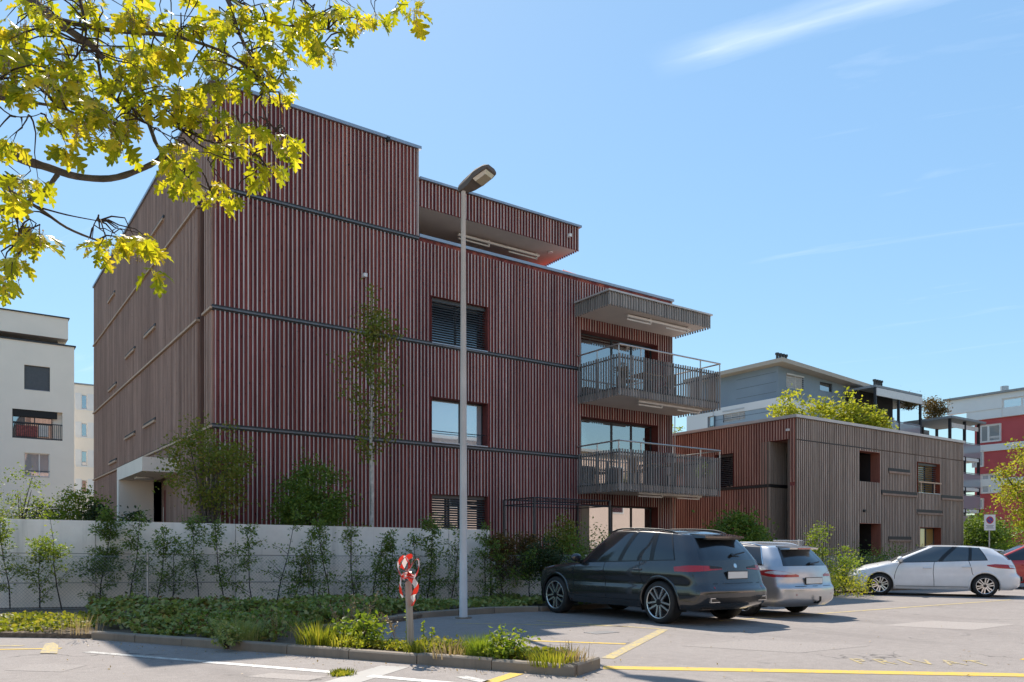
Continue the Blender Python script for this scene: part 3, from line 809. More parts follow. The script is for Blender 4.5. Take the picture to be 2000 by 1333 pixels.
# balconies
def slat_mesh():
    if 'slat' in FINS: return FINS['slat']
    b = MB(); b.box(-.026, .026, -.014, .014, 0, 1)
    me = bpy.data.meshes.new('slat'); me.from_pydata(b.v, [], b.f); me.materials.append(M['slat']); me.update(); FINS['slat'] = me
    return me
def balcony(zs0, zs1, zrail, x0=17.8, x1=22.72, yf=19.06, roof=False):
    b = MB()
    b.box(x0 + .06, x1 - .06, yf + .06, FY - .005, zs0 + .06, zs0 + .30)
    bal = b.build('balcony', [M['soffit']], house)
    me = slat_mesh()
    def slats(p, q, fixed, axis, skip=None):
        n = int((q - p) / .118)
        for i in range(n + 1):
            c = p + (q - p) * i / n
            inst('slat', me, bal, (c, fixed, zs0 + R.uniform(-.006, .006)) if axis == 'x' else (fixed, c, zs0), (1, 1, zs1 - zs0 + R.uniform(-.008, .008)),
                 (0, 0, (math.radians(R.uniform(-7, 7)) if axis == 'x' else math.pi / 2 + math.radians(R.uniform(-7, 7)))))
    slats(x0 + .03, x1 - .03, yf, 'x'); slats(yf + .13, FY - .1, x0 + .0, 'y'); slats(yf + .13, FY - .1, x1, 'y')
    b = MB()
    b.tube([(x0, FY, zrail), (x0, yf, zrail), (x1, yf, zrail), (x1, FY, zrail)], .028, 6); b.build('handrail', [M['rail']], bal)
    for (px, py) in ((x0, yf), (x0 + .0, 20.1), (x1, yf), (x0 + 1.0, yf), (x0 + 2.5, yf), (x0 + 3.9, yf), (x1, 20.1)):
        b = MB(); b.box(px - .022, px + .022, py + .016, py + .036, zs0 + .1, zrail - .02); b.build('post', [M['rail']], bal)
    for zz in (zs0 + .25, zs1 - .14):
        b = MB(); b.box(x0 + .03, x1 - .03, yf + .016, yf + .03, zz, zz + .05); b.box(x0 + .016, x0 + .03, yf + .05, FY, zz, zz + .05); b.box(x1 - .03, x1 - .016, yf + .05, FY, zz, zz + .05)
        b.build('slat_rail', [M['dark_metal']], bal)
    awning(bal, x0 + 1.3, x1 - .5, yf + .45, zs0 + .01)
    return bal
balcony(3.22, 4.60, 4.86)
balcony(6.32, 7.68, 7.98)
# canopy over the upper balcony
b = MB(); b.box(17.72, 22.55, 19.42, FY - .005, 9.36, 9.74); cb = b.build('balcony_canopy', [M['soffit']], house)
me = slat_mesh()
for i in range(41):
    inst('slat', me, cb, (17.68 + i * .1215, 19.39, 9.30), (1, 1, .46))
for i in range(14):
    inst('slat', me, cb, (17.68, 19.52 + i * .12, 9.30), (1, 1, .46), (0, 0, math.pi / 2)); inst('slat', me, cb, (22.59, 19.52 + i * .12, 9.30), (1, 1, .46), (0, 0, math.pi / 2))
b = MB(); b.box(17.62, 22.65, 19.34, FY - .03, 9.765, 9.82); b.build('canopy_cap', [M['cap']], cb)
awning(cb, 18.9, 22.0, 19.85, 9.27)
# rear balconies peeping out past the far corner
for (z0, z1, mt) in ((3.2, 4.6, 'brown_side'), (6.3, 7.7, 'brown_side'), (9.35, 9.85, 'soffit')):
    b = MB(); b.box(FX + .3, 10, YB + .11, YB + 2.0, z0, z1); o = b.build('rear_balcony', [M[mt]], house)
    if z1 < 9: 
        b = MB(); b.tube([(FX + .3, YB + .15, z1 + .3), (FX + .3, YB + 1.95, z1 + .3)], .02, 6)
        for k in range(3): b.tube([(FX + .3, YB + .15 + .9 * k, z1), (FX + .3, YB + .15 + .9 * k, z1 + .3)], .015, 6)
        b.build('handrail', [M['rail']], o)
# entrance: plaster canopy, end wall, door
b = MB(); b.box(4.61, 6.0, 24.7, 28.8, ETOP + .003, 3.98); b.build('entrance_canopy', [M['plaster']], house)
b = MB(); b.box(4.61, 6.3, 28.5, 28.8, .3, ETOP); b.build('entrance_wall', [M['plaster']], house)
b = MB(); b.box(FX + .30, FX + .36, 26.52, 28.48, .3, ETOP); eb = b.build('entrance_back', [M['brown_side']], house)
b = MB(); b.box(FX + .24, FX + .295, 26.75, 27.85, 1.3, 3.25); dr = b.build('entrance_door', [M['reveal']], house)
b = MB(); b.tube([(FX + .20, 27.7, 1.9), (FX + .20, 27.7, 2.7)], .015, 6); b.build('handle', [M['rail']], dr)
b = MB(); b.tube([(5.1, 27.0, ETOP + .001), (5.1, 27.0, ETOP - .05)], .28, 20); b.build('ceiling_lamp', [M['white_metal']], house)
# small facade fittings
for (u, v) in ((758, 272), (1113, 460), (713, 538)):
    x, z = hit_y(u, v, FY - .05); b = MB(); b.box(x - .05, x + .05, FY - .10, FY + .03, z - .05, z + .05); b.build('wall_lamp', [M['dark_metal'] if u < 800 and v < 300 else M['white_metal']], house)
b = MB(); b.tube([(22.35, 20.9, 6.3), (22.35, 20.9, .6)], .016, 6); b.build('rain_chain', [M['rail']], house)
# red parasol on the attic terrace
ps = thing('parasol', 'closed-in corner of a red parasol on the attic terrace under the flat canopy', 'parasol', (18.6, 22.9, 10.64))
b = MB(); b.tube([(18.6, 22.9, 10.64), (18.6, 22.9, 11.62)], .025, 8); b.build('pole', [M['white_metal']], ps)
b = MB(); apex = (18.6, 22.9, 11.62); rg = [(18.6 + 1.3 * math.cos(k * math.pi / 4), 22.9 + 1.3 * math.sin(k * math.pi / 4), 10.98) for k in range(8)]
for k in range(8): b.face([rg[k], rg[(k + 1) % 8], apex])
b.build('canopy', [plain('red_cloth', (0.55, 0.05, 0.025), 0.85, var=.1)], ps)

# ================================================================== THE LOW TIMBER HOUSE
AX, AY, AZ = 25.20, 17.67, 6.12
AXR = 37.66
annex = thing('annex_building', 'low two storey house clad in grey and rose timber battens behind the cars', 'building', (AX, AY, 0))
def ry(u0, v0, u1, v1):
    x0, z1 = hit_y(u0, v0, AY); x1, _ = hit_y(u1, v0, AY); _, z0 = hit_y(u0, v1, AY)
    return (x0, x1, max(z0, .2), z1)
w1 = ry(1680, 880, 1719, 940); d1 = ry(1680, 1022, 1720, 1112); w2 = ry(1793, 902, 1836, 962); w3 = ry(1797, 1030, 1838, 1095)
GR3 = (M['grey_board'], M['grey_side'], M['grey_front'])
yA = 18.88; zA = 5.37
clad(annex, 'front_wall', 'x', AY, AX + .062, AXR, .1, AZ, [w1, d1, w2, w3], [(.15, 5.30), (5.34, AZ - .02)], GR3, fw=.05, fd=.055)
RO3 = (M['board'], M['rose_side'], M['rose_front'])
bandz = 3.72
y0, z1 = hit_x(1432, 885, AX); y1, z0 = hit_x(1398, 955, AX)
lw2 = (y0, y1, bandz + .04, z1)
coll = []
alc = (AY + .30, yA, .1, zA)
lwall = clad(annex, 'side_wall', 'y', AX, AY + .08, 31.0, .1, AZ, [alc, lw2], [(.15, bandz - .07), (bandz + .06, AZ - .02)], RO3, fw=.055, collect=coll)
flush_fins(coll, RO3, 240, fw=.055)
window(annex, 'y', AX, *lw2, blind=('blind', .97, .075), mull=(.5,))
b = MB(); b.box(AX - .02, AX + .058, yA + .02, 31, bandz - .06, bandz + .04); b.build('band', [M['band']], annex)
clad(annex, 'alcove_wall', 'x', yA - .06, AX + .01, AX + 2.6, .1, zA, [], [(.15, bandz - .07), (bandz + .06, zA - .01)], GR3, fw=.05, wt=.3)
b = MB(); b.box(AX + .02, AX + 2.55, yA - .08, yA + .01, bandz - .06, bandz + .04); b.build('band', [M['band']], annex)
b = MB(); b.box(AX + .405, AX + 2.6, AY + .40, yA - .005, zA + .001, zA + .1); b.build('alcove_soffit', [M['rose_front']], annex)
b = MB(); b.box(AX + 2.6, AX + 2.7, AY + .40, yA, .1, zA); b.build('alcove_end', [M['grey_side']], annex)
b = MB(); b.box(AX + 2.75, AXR, AY + 1.35, 31, .0, AZ - .1); b.box(AX + .42, AX + 2.75, yA + .35, 31, 0, AZ - .1); b.build('core', [M['dark']], annex)
b = MB(); b.box(AXR - .05, AXR + .03, AY + .03, 31, .1, AZ); b.build('end_wall', [M['grey_side']], annex)
b = MB(); b.box(AX - .06, AXR + .06, AY - .06, 31.1, AZ + .003, AZ + .11); b.build('roof_edge', [M['cap']], annex)
for w_ in (w1, d1):                                # loggia openings: battens set back in the dark
    b = MB(); x = w_[0] + .12
    while x < w_[1] - .03:
        b.box(x - .03, x + .03, AY + 1.0, AY + 1.1, w_[2] - .5, w_[3] + .3); x += .2
    o = b.build('loggia_battens', [M['rose_side']], annex); o['kind'] = 'stuff'
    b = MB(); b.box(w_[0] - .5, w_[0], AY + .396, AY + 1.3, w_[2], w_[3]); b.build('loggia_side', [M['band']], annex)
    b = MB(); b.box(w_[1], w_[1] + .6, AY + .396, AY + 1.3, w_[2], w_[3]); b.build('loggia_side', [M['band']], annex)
    b = MB(); b.box(w_[0], w_[1], AY + .004, AY + .40, w_[3] - .012, w_[3] + .004); b.box(w_[1] - .012, w_[1] + .004, AY + .004, AY + .40, w_[2], w_[3] - .013); b.build('reveal', [M['rose_side']], annex)
M['reveal_orange'] = timber('orange_reveal', [(0, (0.24, 0.06, 0.035)), (1, (0.32, 0.09, 0.05))])
M['glass_amber'] = glass_mat('amber_reflection_glass', (0.42, 0.30, 0.09), 0.25)  # yellow reflection put into the glass colour as an amber base
window(annex, 'x', AY, *w2, mull=(.62,), glass='glass_amber', reveal='reveal_orange', blind=('blind', .97, .09))
window(annex, 'x', AY, *w3, mull=(.6,), glass='glass_amber', reveal='reveal_orange')
b = MB(); b.box(w2[0], w2[1] + .05, AY - .04, AY, w2[2] + .42, w2[2] + .48)
for f in (.1, .7): b.box(w2[0] + (w2[1] - w2[0]) * f, w2[0] + (w2[1] - w2[0]) * f + .05, AY - .035, AY - .005, w2[2], w2[2] + .42)
b.build('railing', [M['ledge']], annex)
for (u0, v0, u1, v1) in ((1735, 914, 1777, 921), (1722, 957, 1790, 964), (1790, 995, 1840, 1002), (1735, 1048, 1780, 1055), (1838, 967, 1880, 972)):
    x0, z1 = hit_y(u0, v0, AY); x1, z0 = hit_y(u1, v1, AY); zt = max(z0, z1)
    zt = hit_y(u0, v0, AY)[1]
    b = MB(); b.box(x0, x1, AY - .012, AY + .06, zt - .16, zt, 1); b.box(x0, x1, AY - .05, AY - .013, zt - .21, zt - .13, 0); b.build('ledge', [M['grey_side'], M['band']], annex)
b = MB(); p = (AX + .02, AY - .01); b.box(AX + .3, AX + 4.9, AY - .004, AY + .03, 5.305, 5.335); b.build('joint', [M['band']], annex)
b = MB(); b.box(AX - .12, AX - .02, AY + .25, AY + .35, zA + .28, zA + .36); b.build('wall_lamp', [M['white_metal']], annex)
x_, z_ = hit_y(1686, 998, AY); b = MB(); b.tube([(x_, AY - .1, z_), (x_, AY, z_)], .05, 8); b.build('wall_lamp', [M['dark_metal']], annex)
b = MB(); b.box(AX + .92, AX + .95, 18.6, 18.7, 2.4, 2.8); b.build('letter_slot', [M['dark_metal']], annex)

# ================================================================== BACKGROUND HOUSES
M['cream_wall'] = plain('cream_render', (0.90, 0.80, 0.69), 0.9, var=0.03, scale=.8, bmp=.05)
M['white_wall'] = plain('white_render', (0.78, 0.77, 0.76), 0.9, var=0.03, scale=.8)
M['blue_panel'] = plain('blue_grey_panel', (0.32, 0.40, 0.47), 0.6, var=0.10, scale=.5)
M['blue_dark'] = plain('dark_blue_grey_panel', (0.21, 0.265, 0.32), 0.6, var=0.10, scale=.5)
M['blue_joint'] = plain('panel_joint', (0.12, 0.15, 0.18), 0.7)
M['red_wall'] = plain('red_render', (0.52, 0.095, 0.10), 0.9, var=0.05, scale=.8)
M['roof_plate'] = plain('roof_plate', (0.46, 0.39, 0.32), 0.7, var=0.05)
M['grey_roof'] = plain('grey_roof', (0.28, 0.29, 0.30), 0.7)
M['frost'] = glass_mat('balcony_glass', (0.30, 0.34, 0.38), 0.15, .1)
def bwall(parent, name, axis, plane, a0, a1, z0, z1, openings, mat, wt=.35):
    return clad(parent, name, axis, plane, a0, a1, z0, z1, openings, [], (mat, mat, mat), fd=0, wt=wt, pitch=99, fw=.0001)
# ---- cream block at the left edge
CY = 60.0
xr, zt = hit_y(145, 679, CY)
lb = thing('cream_apartment_block', 'cream rendered apartment block with a set back top floor at the left edge', 'building', (0, CY, 0))
def cy(u0, v0, u1, v1):
    x0, z1 = hit_y(u0, v0, CY); x1, _ = hit_y(u1, v0, CY); _, z0 = hit_y(u0, v1, CY); return (x0, x1, z0, z1)
o1 = cy(47, 712, 98, 760); o2 = cy(24, 798, 122, 855); o3 = cy(47, 884, 97, 930)
bwall(lb, 'front_wall', 'x', CY, -14, xr, 2.8, zt, [o1, o2, o3], M['cream_wall'])
b = MB(); b.box(-14, xr - .02, CY + .35, CY + 14, 0, zt - .1); b.build('core', [M['cream_wall']], lb)
b = MB(); b.box(-14, xr - .8, CY + .2, CY + .34, .5, 2.79); b.build('plinth', [M['dark']], lb)
window(lb, 'x', CY, *o1, d=.12, glass='blind', frame='dark_metal', reveal='cream_wall', depthl=.34)
window(lb, 'x', CY, *o3, d=.12, mull=(.6,), glass='glass_sky', frame='white_metal', reveal='cream_wall', depthl=.34)
b = MB(); b.tube([(o3[0], CY - .04, o3[2] + .35), (o3[1], CY - .04, o3[2] + .35)], .02, 6); b.build('guard_bar', [M['dark_metal']], lb)
# loggia with a railing
b = MB(); b.box(o2[0], o2[1], CY + .30, CY + .34, o2[2], o2[3], 0); lg = b.build('loggia', [M['cream_wall']], lb)
window(lg, 'x', CY, o2[0], o2[0] + (o2[1] - o2[0]) * .8, o2[2], o2[3] - .1, d=.2, mull=(.55,), liner=False, sill=False)
b = MB(); b.box(o2[0], o2[1] - .3, CY + .05, CY + .18, o2[3] - .45, o2[3]); b.build('awning', [M['dark']], lg)
b = MB()
for k in range(26): b.box(o2[0] + (o2[1] - o2[0]) * k / 25 - .012, o2[0] + (o2[1] - o2[0]) * k / 25 + .012, CY + .02, CY + .045, o2[2], o2[2] + 1.0)
b.box(o2[0], o2[1], CY + .01, CY + .06, o2[2] + 1.0, o2[2] + 1.06); b.box(o2[0], o2[1], CY + .01, CY + .06, o2[2] + .02, o2[2] + .1)
b.build('railing', [M['dark_metal']], lg)
pot = thing('laundry', 'red and white washing hung on the loggia railing of the cream block', 'laundry', (o2[0] + .8, CY + .1, o2[2]))
b = MB(); b.box(o2[0] + .2, o2[0] + 1.4, CY + .07, CY + .10, o2[2] + .15, o2[2] + .85, 0); b.box(o2[0] + 1.45, o2[0] + 2.0, CY + .07, CY + .10, o2[2] + .2, o2[2] + .95, 1)
b.build('cloth', [plain('red_white_cloth', (0.35, 0.10, 0.09), .9, var=.5, scale=9), M['curtain']], pot)
b = MB(); b.box(-14, xr + .1, CY - .06, CY + 14, zt, zt + .1); b.build('parapet_cap', [M['dark_metal']], lb)
xa, za1 = hit_y(131, 628, CY + 1.0); za0 = hit_y(60, 655, CY + 1.0)[1]
b = MB(); b.box(-14, xa, CY + .4, CY + 13, za1 - 1.35, za1); b.build('attic_roof', [M['cream_wall']], lb)
b = MB(); b.box(-14, xa + .08, CY + .32, CY + 13, za1, za1 + .08); b.build('attic_cap', [M['dark_metal']], lb)
b = MB(); b.box(-14, xa - .5, CY + 2.2, CY + 12, zt, za1 - 1.35); b.build('attic_core', [M['dark']], lb)
b = MB(); b.box(xa - .5, xa - .1, CY + 1.4, CY + 3, zt, za1 - 1.35); b.build('attic_pier', [M['cream_wall']], lb)
window(lb, 'x', CY + 1.8, xa - 3.3, xa - .6, zt + .3, za1 - 1.6, d=.1, mull=(.25, .7), frame='white_metal', liner=False, sill=False, glass='glass_sky', fr=.09)
# ---- pale stair tower block behind
TY = 78.0
x0, _ = hit_y(140, 800, TY); x1, _ = hit_y(196, 800, TY); zt2 = hit_y(150, 751, TY)[1]
tb = thing('white_apartment_block', 'narrow pale block with a column of small windows seen between two houses', 'building', (x0, TY, 0))
ops = []
for (va, vb) in ((771, 798), (827, 852), (881, 909), (938, 963)):
    p, zz1 = hit_y(159.5, va, TY); q, _ = hit_y(170, va, TY); zz0 = hit_y(159.5, vb, TY)[1]; ops.append((p, q, zz0, zz1))
bwall(tb, 'front_wall', 'x', TY, x0, x1 + 8, 0, zt2, ops, M['cream_wall'])
for o_ in ops:
    window(tb, 'x', TY, *o_, d=.1, frame='white_metal', reveal='white_wall', glass='glass')
    b = MB(); b.box(o_[0] - .45, o_[1] + .5, TY - .03, TY - .004, o_[2] - .15, o_[2] - .03); b.box(o_[0] - .5, o_[0] - .03, TY - .03, TY - .004, o_[2] - .02, o_[3] + .1); b.box(o_[1] + .03, o_[1] + .5, TY - .03, TY - .004, o_[2] - .02, o_[3] + .1); b.build('window_surround', [M['white_wall']], tb)
b = MB(); b.box(x0, x1 + 8, TY + .36, TY + 9, 0, zt2 - .1); b.build('core', [M['cream_wall']], tb)
b = MB(); b.box(x0 - .1, x1 + 8.1, TY - .08, TY + 9, zt2 + .002, zt2 + .12); b.build('parapet_cap', [M['grey_roof']], tb)

# ---- blue-grey block behind the low house
BXc, BYc = 42.5, 31.1
bb = thing('blue_grey_apartment_block', 'blue grey panelled apartment block with a wide pale roof plate behind the low house', 'building', (BXc, BYc, 0))
def by(u0, v0, u1, v1):
    x0, z1 = hit_y(u0, v0, BYc); x1, _ = hit_y(u1, v0, BYc); _, z0 = hit_y(u0, v1, BYc); return (x0, x1, z0, z1)
def bxr(u0, v0, u1, v1):
    y1, z1 = hit_x(u0, v0, BXc); y0, _ = hit_x(u1, v0, BXc); _, z0 = hit_x(u0, v1, BXc); return (y0, y1, z0, z1)
ztop = hit_y(1517, 712, BYc)[1]; zmid = hit_y(1517, 792, BYc)[1]
BXe = hit_y(1815, 800, BYc)[0]
s1 = bxr(1412, 803, 1455, 826); s2 = bxr(1385, 815, 1397, 845)
yE = hit_x(1395, 800, BXc)[0]; yF = hit_x(1344, 800, BXc)[0]
bwall(bb, 'side_wall', 'y', BXc, BYc + .352, yE, 0, zmid, [s1], M['blue_panel'])
bwall(bb, 'side_wall_end', 'y', BXc - .15, yE + .005, yF, 0, zmid + .3, [s2], M['white_wall'])
window(bb, 'y', BXc, *s1, d=.1, frame='white_metal', reveal='blue_joint', mull=(.33, .66), glass='blind_light', blind=('blind_light', .95, .13), depthl=.3)
window(bb, 'y', BXc - .15, *s2, d=.1, frame='white_metal', reveal='blue_joint', glass='glass', depthl=.3)
a1w = by(1538, 728, 1572, 756)
bwall(bb, 'attic_side_wall', 'y', BXc + .1, BYc + .452, yF - .2, zmid + .4, ztop, [], M['blue_dark'])
a2w = by(1604, 745, 1628, 762)
bwall(bb, 'attic_front_wall', 'x', BYc + .1, BXc + .1, BXe - 6, zmid + .4, ztop, [a1w, a2w], M['blue_dark'])
window(bb, 'x', BYc + .1, *a1w, d=.1, frame='white_metal', reveal='blue_joint', glass='blind_light', blind=('blind_light', .9, .13), mull=(.6,), depthl=.3)
window(bb, 'x', BYc + .1, *a2w, d=.1, frame='dark_metal', reveal='blue_joint', glass='glass', depthl=.3)
b = MB(); b.box(BXc - .04, BXe - 5, BYc - .04, BYc + .4, zmid + .002, zmid + .5); b.box(BXc - .04, BXc + .4, BYc + .4, yE, zmid + .002, zmid + .5); b.build('white_band', [M['white_wall']], bb)
f1 = by(1704, 811, 1714, 832); f2 = by(1739, 820, 1750, 842); f3 = by(1772, 826, 1786, 842)
bwall(bb, 'front_wall', 'x', BYc, BXc, BXe, 0, zmid, [f1, f2, f3], M['blue_panel'])
for f_ in (f1, f2, f3): 
    window(bb, 'x', BYc, *f_, d=.08, frame='white_metal', reveal='white_metal', glass='glass', mull=(.5,), fr=.09, depthl=.3)
    b = MB(); b.box(f_[1] + .02, f_[1] + .5, BYc - .05, BYc - .004, f_[2], f_[3]); b.build('shutter', [M['blue_dark']], bb)
wx0, _ = hit_y(1585, 800, BYc)
b = MB(); b.box(BXc - .006, BXc + 2.9, BYc - .05, BYc - .004, 4, zmid - .05); b.build('white_panel', [M['white_wall']], bb)
b = MB(); b.box(BXc + .5, BXe - .1, BYc + .5, yF - 3, 0, zmid); b.box(BXc + .5, BXe - 6.2, BYc + .5, yF - 3, zmid, ztop); b.build('core', [M['blue_joint']], bb)
# roof plate drops towards the right
b = MB(); zr = hit_y(1800, 782, BYc - 1.2)[1]
b.hexa([(BXc - .5, BYc - .7, ztop + .002), (BXe - 2, BYc - .7, ztop - .9), (BXe - 2, yF, ztop - .9), (BXc - .5, yF, ztop + .002),
        (BXc - .5, BYc - .7, ztop + .26), (BXe - 2, BYc - .7, ztop - .64), (BXe - 2, yF, ztop - .64), (BXc - .5, yF, ztop + .26)])
b.build('roof', [M['roof_plate']], bb)
for zz in np.arange(zmid - 3.4, zmid - .2, .62):
    b = MB(); b.box(BXc + 2.95, BXe, BYc - .008, BYc - .003, zz, zz + .03); b.box(BXc - .008, BXc - .003, BYc + .1, yE - .1, zz, zz + .03); b.build('panel_joint', [M['blue_joint']], bb)
for zz in np.arange(zmid + .9, ztop - .2, .62):
    b = MB(); b.box(BXc + .092, BXc + .097, BYc + .2, yF - 4.1, zz, zz + .03); b.build('panel_joint', [M['blue_joint']], bb)
for (u, v, n) in ((1518, 697, 4), (1708, 748, 4)):
    x, z = hit_y(u, v, BYc + 3)
    for k in range(n):
        b = MB(); b.tube([(x + k * .32, BYc + 3, z - .8), (x + k * .32, BYc + 3, z + .1)], .09, 8); b.tube([(x + k * .32, BYc + 3, z + .12), (x + k * .32, BYc + 3, z + .26)], .14, 8); b.build('vent_pipe', [M['dark_metal']], bb)
# balcony on the front with a metal roof
q0 = by(1650, 762, 1742, 838)
b = MB(); b.box(q0[0], q0[1], BYc - 2.2, BYc - .01, q0[3] - .15, q0[3]); br = b.build('balcony_roof', [M['grey_roof']], bb)
b = MB(); b.box(q0[0] + .1, q0[1] - 1.5, BYc - .9, BYc - .06, q0[2], q0[3] - .16); b.build('balcony_niche', [M['dark']], bb)
b = MB(); b.box(q0[0] + .1, q0[1] - .1, BYc - 2.25, BYc - 2.15, q0[3] - .7, q0[3] - .2); b.build('awning', [M['white_metal']], br)
for f in (.02, .5, .98):
    x = q0[0] + (q0[1] - q0[0]) * f; b = MB(); b.box(x - .07, x + .07, BYc - 2.18, BYc - 2.04, 3, q0[3] - .15); b.build('balcony_post', [M['dark_metal']], bb)
b = MB(); b.box(q0[0], q0[1], BYc - 2.16, BYc - 2.10, q0[2] - .6, q0[2] + .4); b.build('balcony_glass', [M['frost']], bb)
b = MB(); b.tube([(q0[0], BYc - 2.13, q0[2] + .46), (q0[1], BYc - 2.13, q0[2] + .46)], .035, 6); b.build('balcony_rail', [M['steel']], bb)
# steel balcony tower at its right end
ty0, ty1 = BYc - 3.2, BYc - .02
tx0 = hit_y(1808, 820, BYc - 1.5)[0]; tx1 = hit_y(1914, 820, ty0)[0]
levels = [hit_y(1880, v, ty0)[1] for v in (1035, 995, 952, 893)]; troof = hit_y(1908, 828, ty0)[1]
for zz in levels:
    b = MB(); b.box(tx0, tx1, ty0, ty1, zz - .22, zz); sl = b.build('balcony_slab', [M['white_wall']], bb)
    b = MB(); b.box(tx0, tx1, ty0 - .03, ty0 + .02, zz + .05, zz + 1.0); b.box(tx1 - .04, tx1 + .01, ty0 + .03, ty1, zz + .05, zz + 1.0); b.build('glass_railing', [M['frost']], sl)
    b = MB(); b.tube([(tx0, ty0, zz + 1.06), (tx1, ty0, zz + 1.06), (tx1, ty1, zz + 1.06)], .03, 6); b.build('handrail', [M['steel']], sl)
for x in (tx0 + .1, (tx0 + tx1) / 2, tx1 - .1):
    for y in (ty0 + .06, ty1 - .1):
        b = MB(); b.box(x - .08, x + .08, y - .08, y + .08, 0, troof); b.build('balcony_post', [M['dark_metal']], bb)
b = MB(); b.box(tx0 - .3, tx1 + .3, ty0 - .3, ty1, troof, troof + .16); b.build('balcony_roof', [M['grey_roof']], bb)
b = MB(); b.box(tx0 + .3, tx1 - .2, ty0 + .02, ty0 + .09, troof - .55, troof - .25); b.build('awning', [M['white_metal']], bb)

# ---- red and white block at the right edge
RX = 66.4
rb = thing('red_apartment_block', 'red and white banded apartment block with large windows at the right edge', 'building', (RX, 30, 0))
yL = hit_x(1853, 800, RX)[0]; yR_ = 14.0
zlv = [hit_x(1900, v, RX)[1] for v in (1010, 952, 938, 885, 872, 830, 818, 778)]
def rx(u0, v0, u1, v1):
    y1, z1 = hit_x(u0, v0, RX); y0, _ = hit_x(u1, v0, RX); _, z0 = hit_x(u0, v1, RX); return (y0, y1, z0, z1)
r1 = rx(1960, 780, 2060, 815); r2 = rx(1915, 832, 1956, 866); r3 = rx(1900, 882, 1922, 914); r4 = rx(1917, 927, 1957, 965); r5 = rx(1888, 975, 1922, 996)
bwall(rb, 'lower_wall', 'y', RX, yR_, yL - 2.0, 0, zlv[1], [r5], M['red_wall'])
bwall(rb, 'first_wall', 'y', RX, yR_, yL - 2.0, zlv[2], zlv[3], [r4], M['red_wall'])
bwall(rb, 'second_wall', 'y', RX, yR_, yL - 2.0, zlv[4], zlv[5], [r3], M['red_wall'])
z7 = hit_x(1900, 830, RX)[1]
bwall(rb, 'third_wall', 'y', RX, yR_, yL - 2.0, zlv[5] + .004, zlv[6] - .2, [], M['red_wall'])
bwall(rb, 'attic_wall', 'y', RX - .3, yR_, yL, zlv[6] + .5, zlv[7], [r1], M['white_wall'])
for (p, q) in ((1, 2), (3, 4)):
    b = MB(); b.box(RX - .12, RX + .35, yR_, yL - 1.9, zlv[p] + .003, zlv[q] - .003); b.build('white_band', [M['white_wall']], rb)
b = MB(); b.box(RX - .25, RX + .4, yR_, yL - 1.5, zlv[6] - .197, zlv[6] + .497); b.build('white_band', [M['white_wall']], rb)
for r_ in (r1, r2, r3, r4, r5):
    window(rb, 'y', RX - (.3 if r_ is r1 else .16), *r_, d=.08, frame='white_metal', reveal='white_metal', glass='glass_sky', mull=(.6,), fr=.12, sill=False, depthl=.2)
b = MB(); b.box(RX + .4, RX + 14, yR_, yL - 2.0, 0, zlv[7] - .3); b.build('core', [M['red_wall']], rb)
b = MB(); b.box(RX - .5, RX + 14, yR_, yL + .2, zlv[7] + .003, zlv[7] + .16); b.build('roof_edge', [M['grey_roof']], rb)
x_ = RX + 3; y_, z_ = hit_x(1962, 755, x_); b = MB(); b.tube([(x_, y_, z_ - 2.5), (x_, y_, z_)], .3, 10); b.build('chimney', [M['steel']], rb)

# ---- pink block across the car park, behind the viewer (its front shows in the ground floor windows and the car panels)
M['pink_wall'] = plain('pink_render', (0.72, 0.54, 0.45), 0.9, var=0.03, scale=.8)
pb = thing('pink_apartment_block', 'pink rendered apartment block across the car park, mirrored in the ground floor windows', 'building', (15, -14, 0))
b = MB(); b.box(-30, 62, -26, -14.0, 0, 10.4); b.build('wall', [M['pink_wall']], pb)
b = MB(); b.box(-30.4, 62.4, -26.4, -13.6, 10.4, 10.65); b.build('roof', [M['grey_roof']], pb)
for k in range(15):
    for j in range(3):
        x = -26 + k * 6.0; z = 1.6 + j * 3.1
        b = MB(); b.box(x, x + 1.8, -14.0, -13.96, z, z + 1.5, 0); w_ = b.build('window', [M['white_metal']], pb)
        b = MB(); b.box(x + .1, x + 1.7, -13.955, -13.95, z + .1, z + 1.4); b.build('pane', [M['glass']], w_)

# ================================================================== CARS
M['tyre'] = plain('tyre_rubber', (0.018, 0.018, 0.018), 0.75, var=.2, scale=20)
M['rim_silver'] = plain('alloy_rim', (0.62, 0.62, 0.63), 0.25, 0.85, .05)
M['rim_dark'] = plain('dark_alloy_rim', (0.03, 0.03, 0.032), 0.3, 0.6, .05)
M['black_trim'] = plain('black_trim', (0.012, 0.012, 0.013), 0.35, 0.0, .1)
M['chrome'] = plain('chrome', (0.7, 0.7, 0.7), 0.12, 1.0, .02)
M['car_glass'] = glass_mat('tinted_car_glass', (0.010, 0.011, 0.013), 0.03)
M['car_glass_light'] = glass_mat('car_glass', (0.045, 0.055, 0.06), 0.06)
M['lamp_red'] = glass_mat('red_lamp_glass', (0.38, 0.010, 0.012), 0.02, .05)
M['lamp_clear'] = glass_mat('clear_lamp_glass', (0.55, 0.52, 0.52), 0.15, .05)
M['plate'] = plain('number_plate', (0.72, 0.72, 0.70), 0.5, 0, .03)
NF, NC, NR = 10, 8, 12
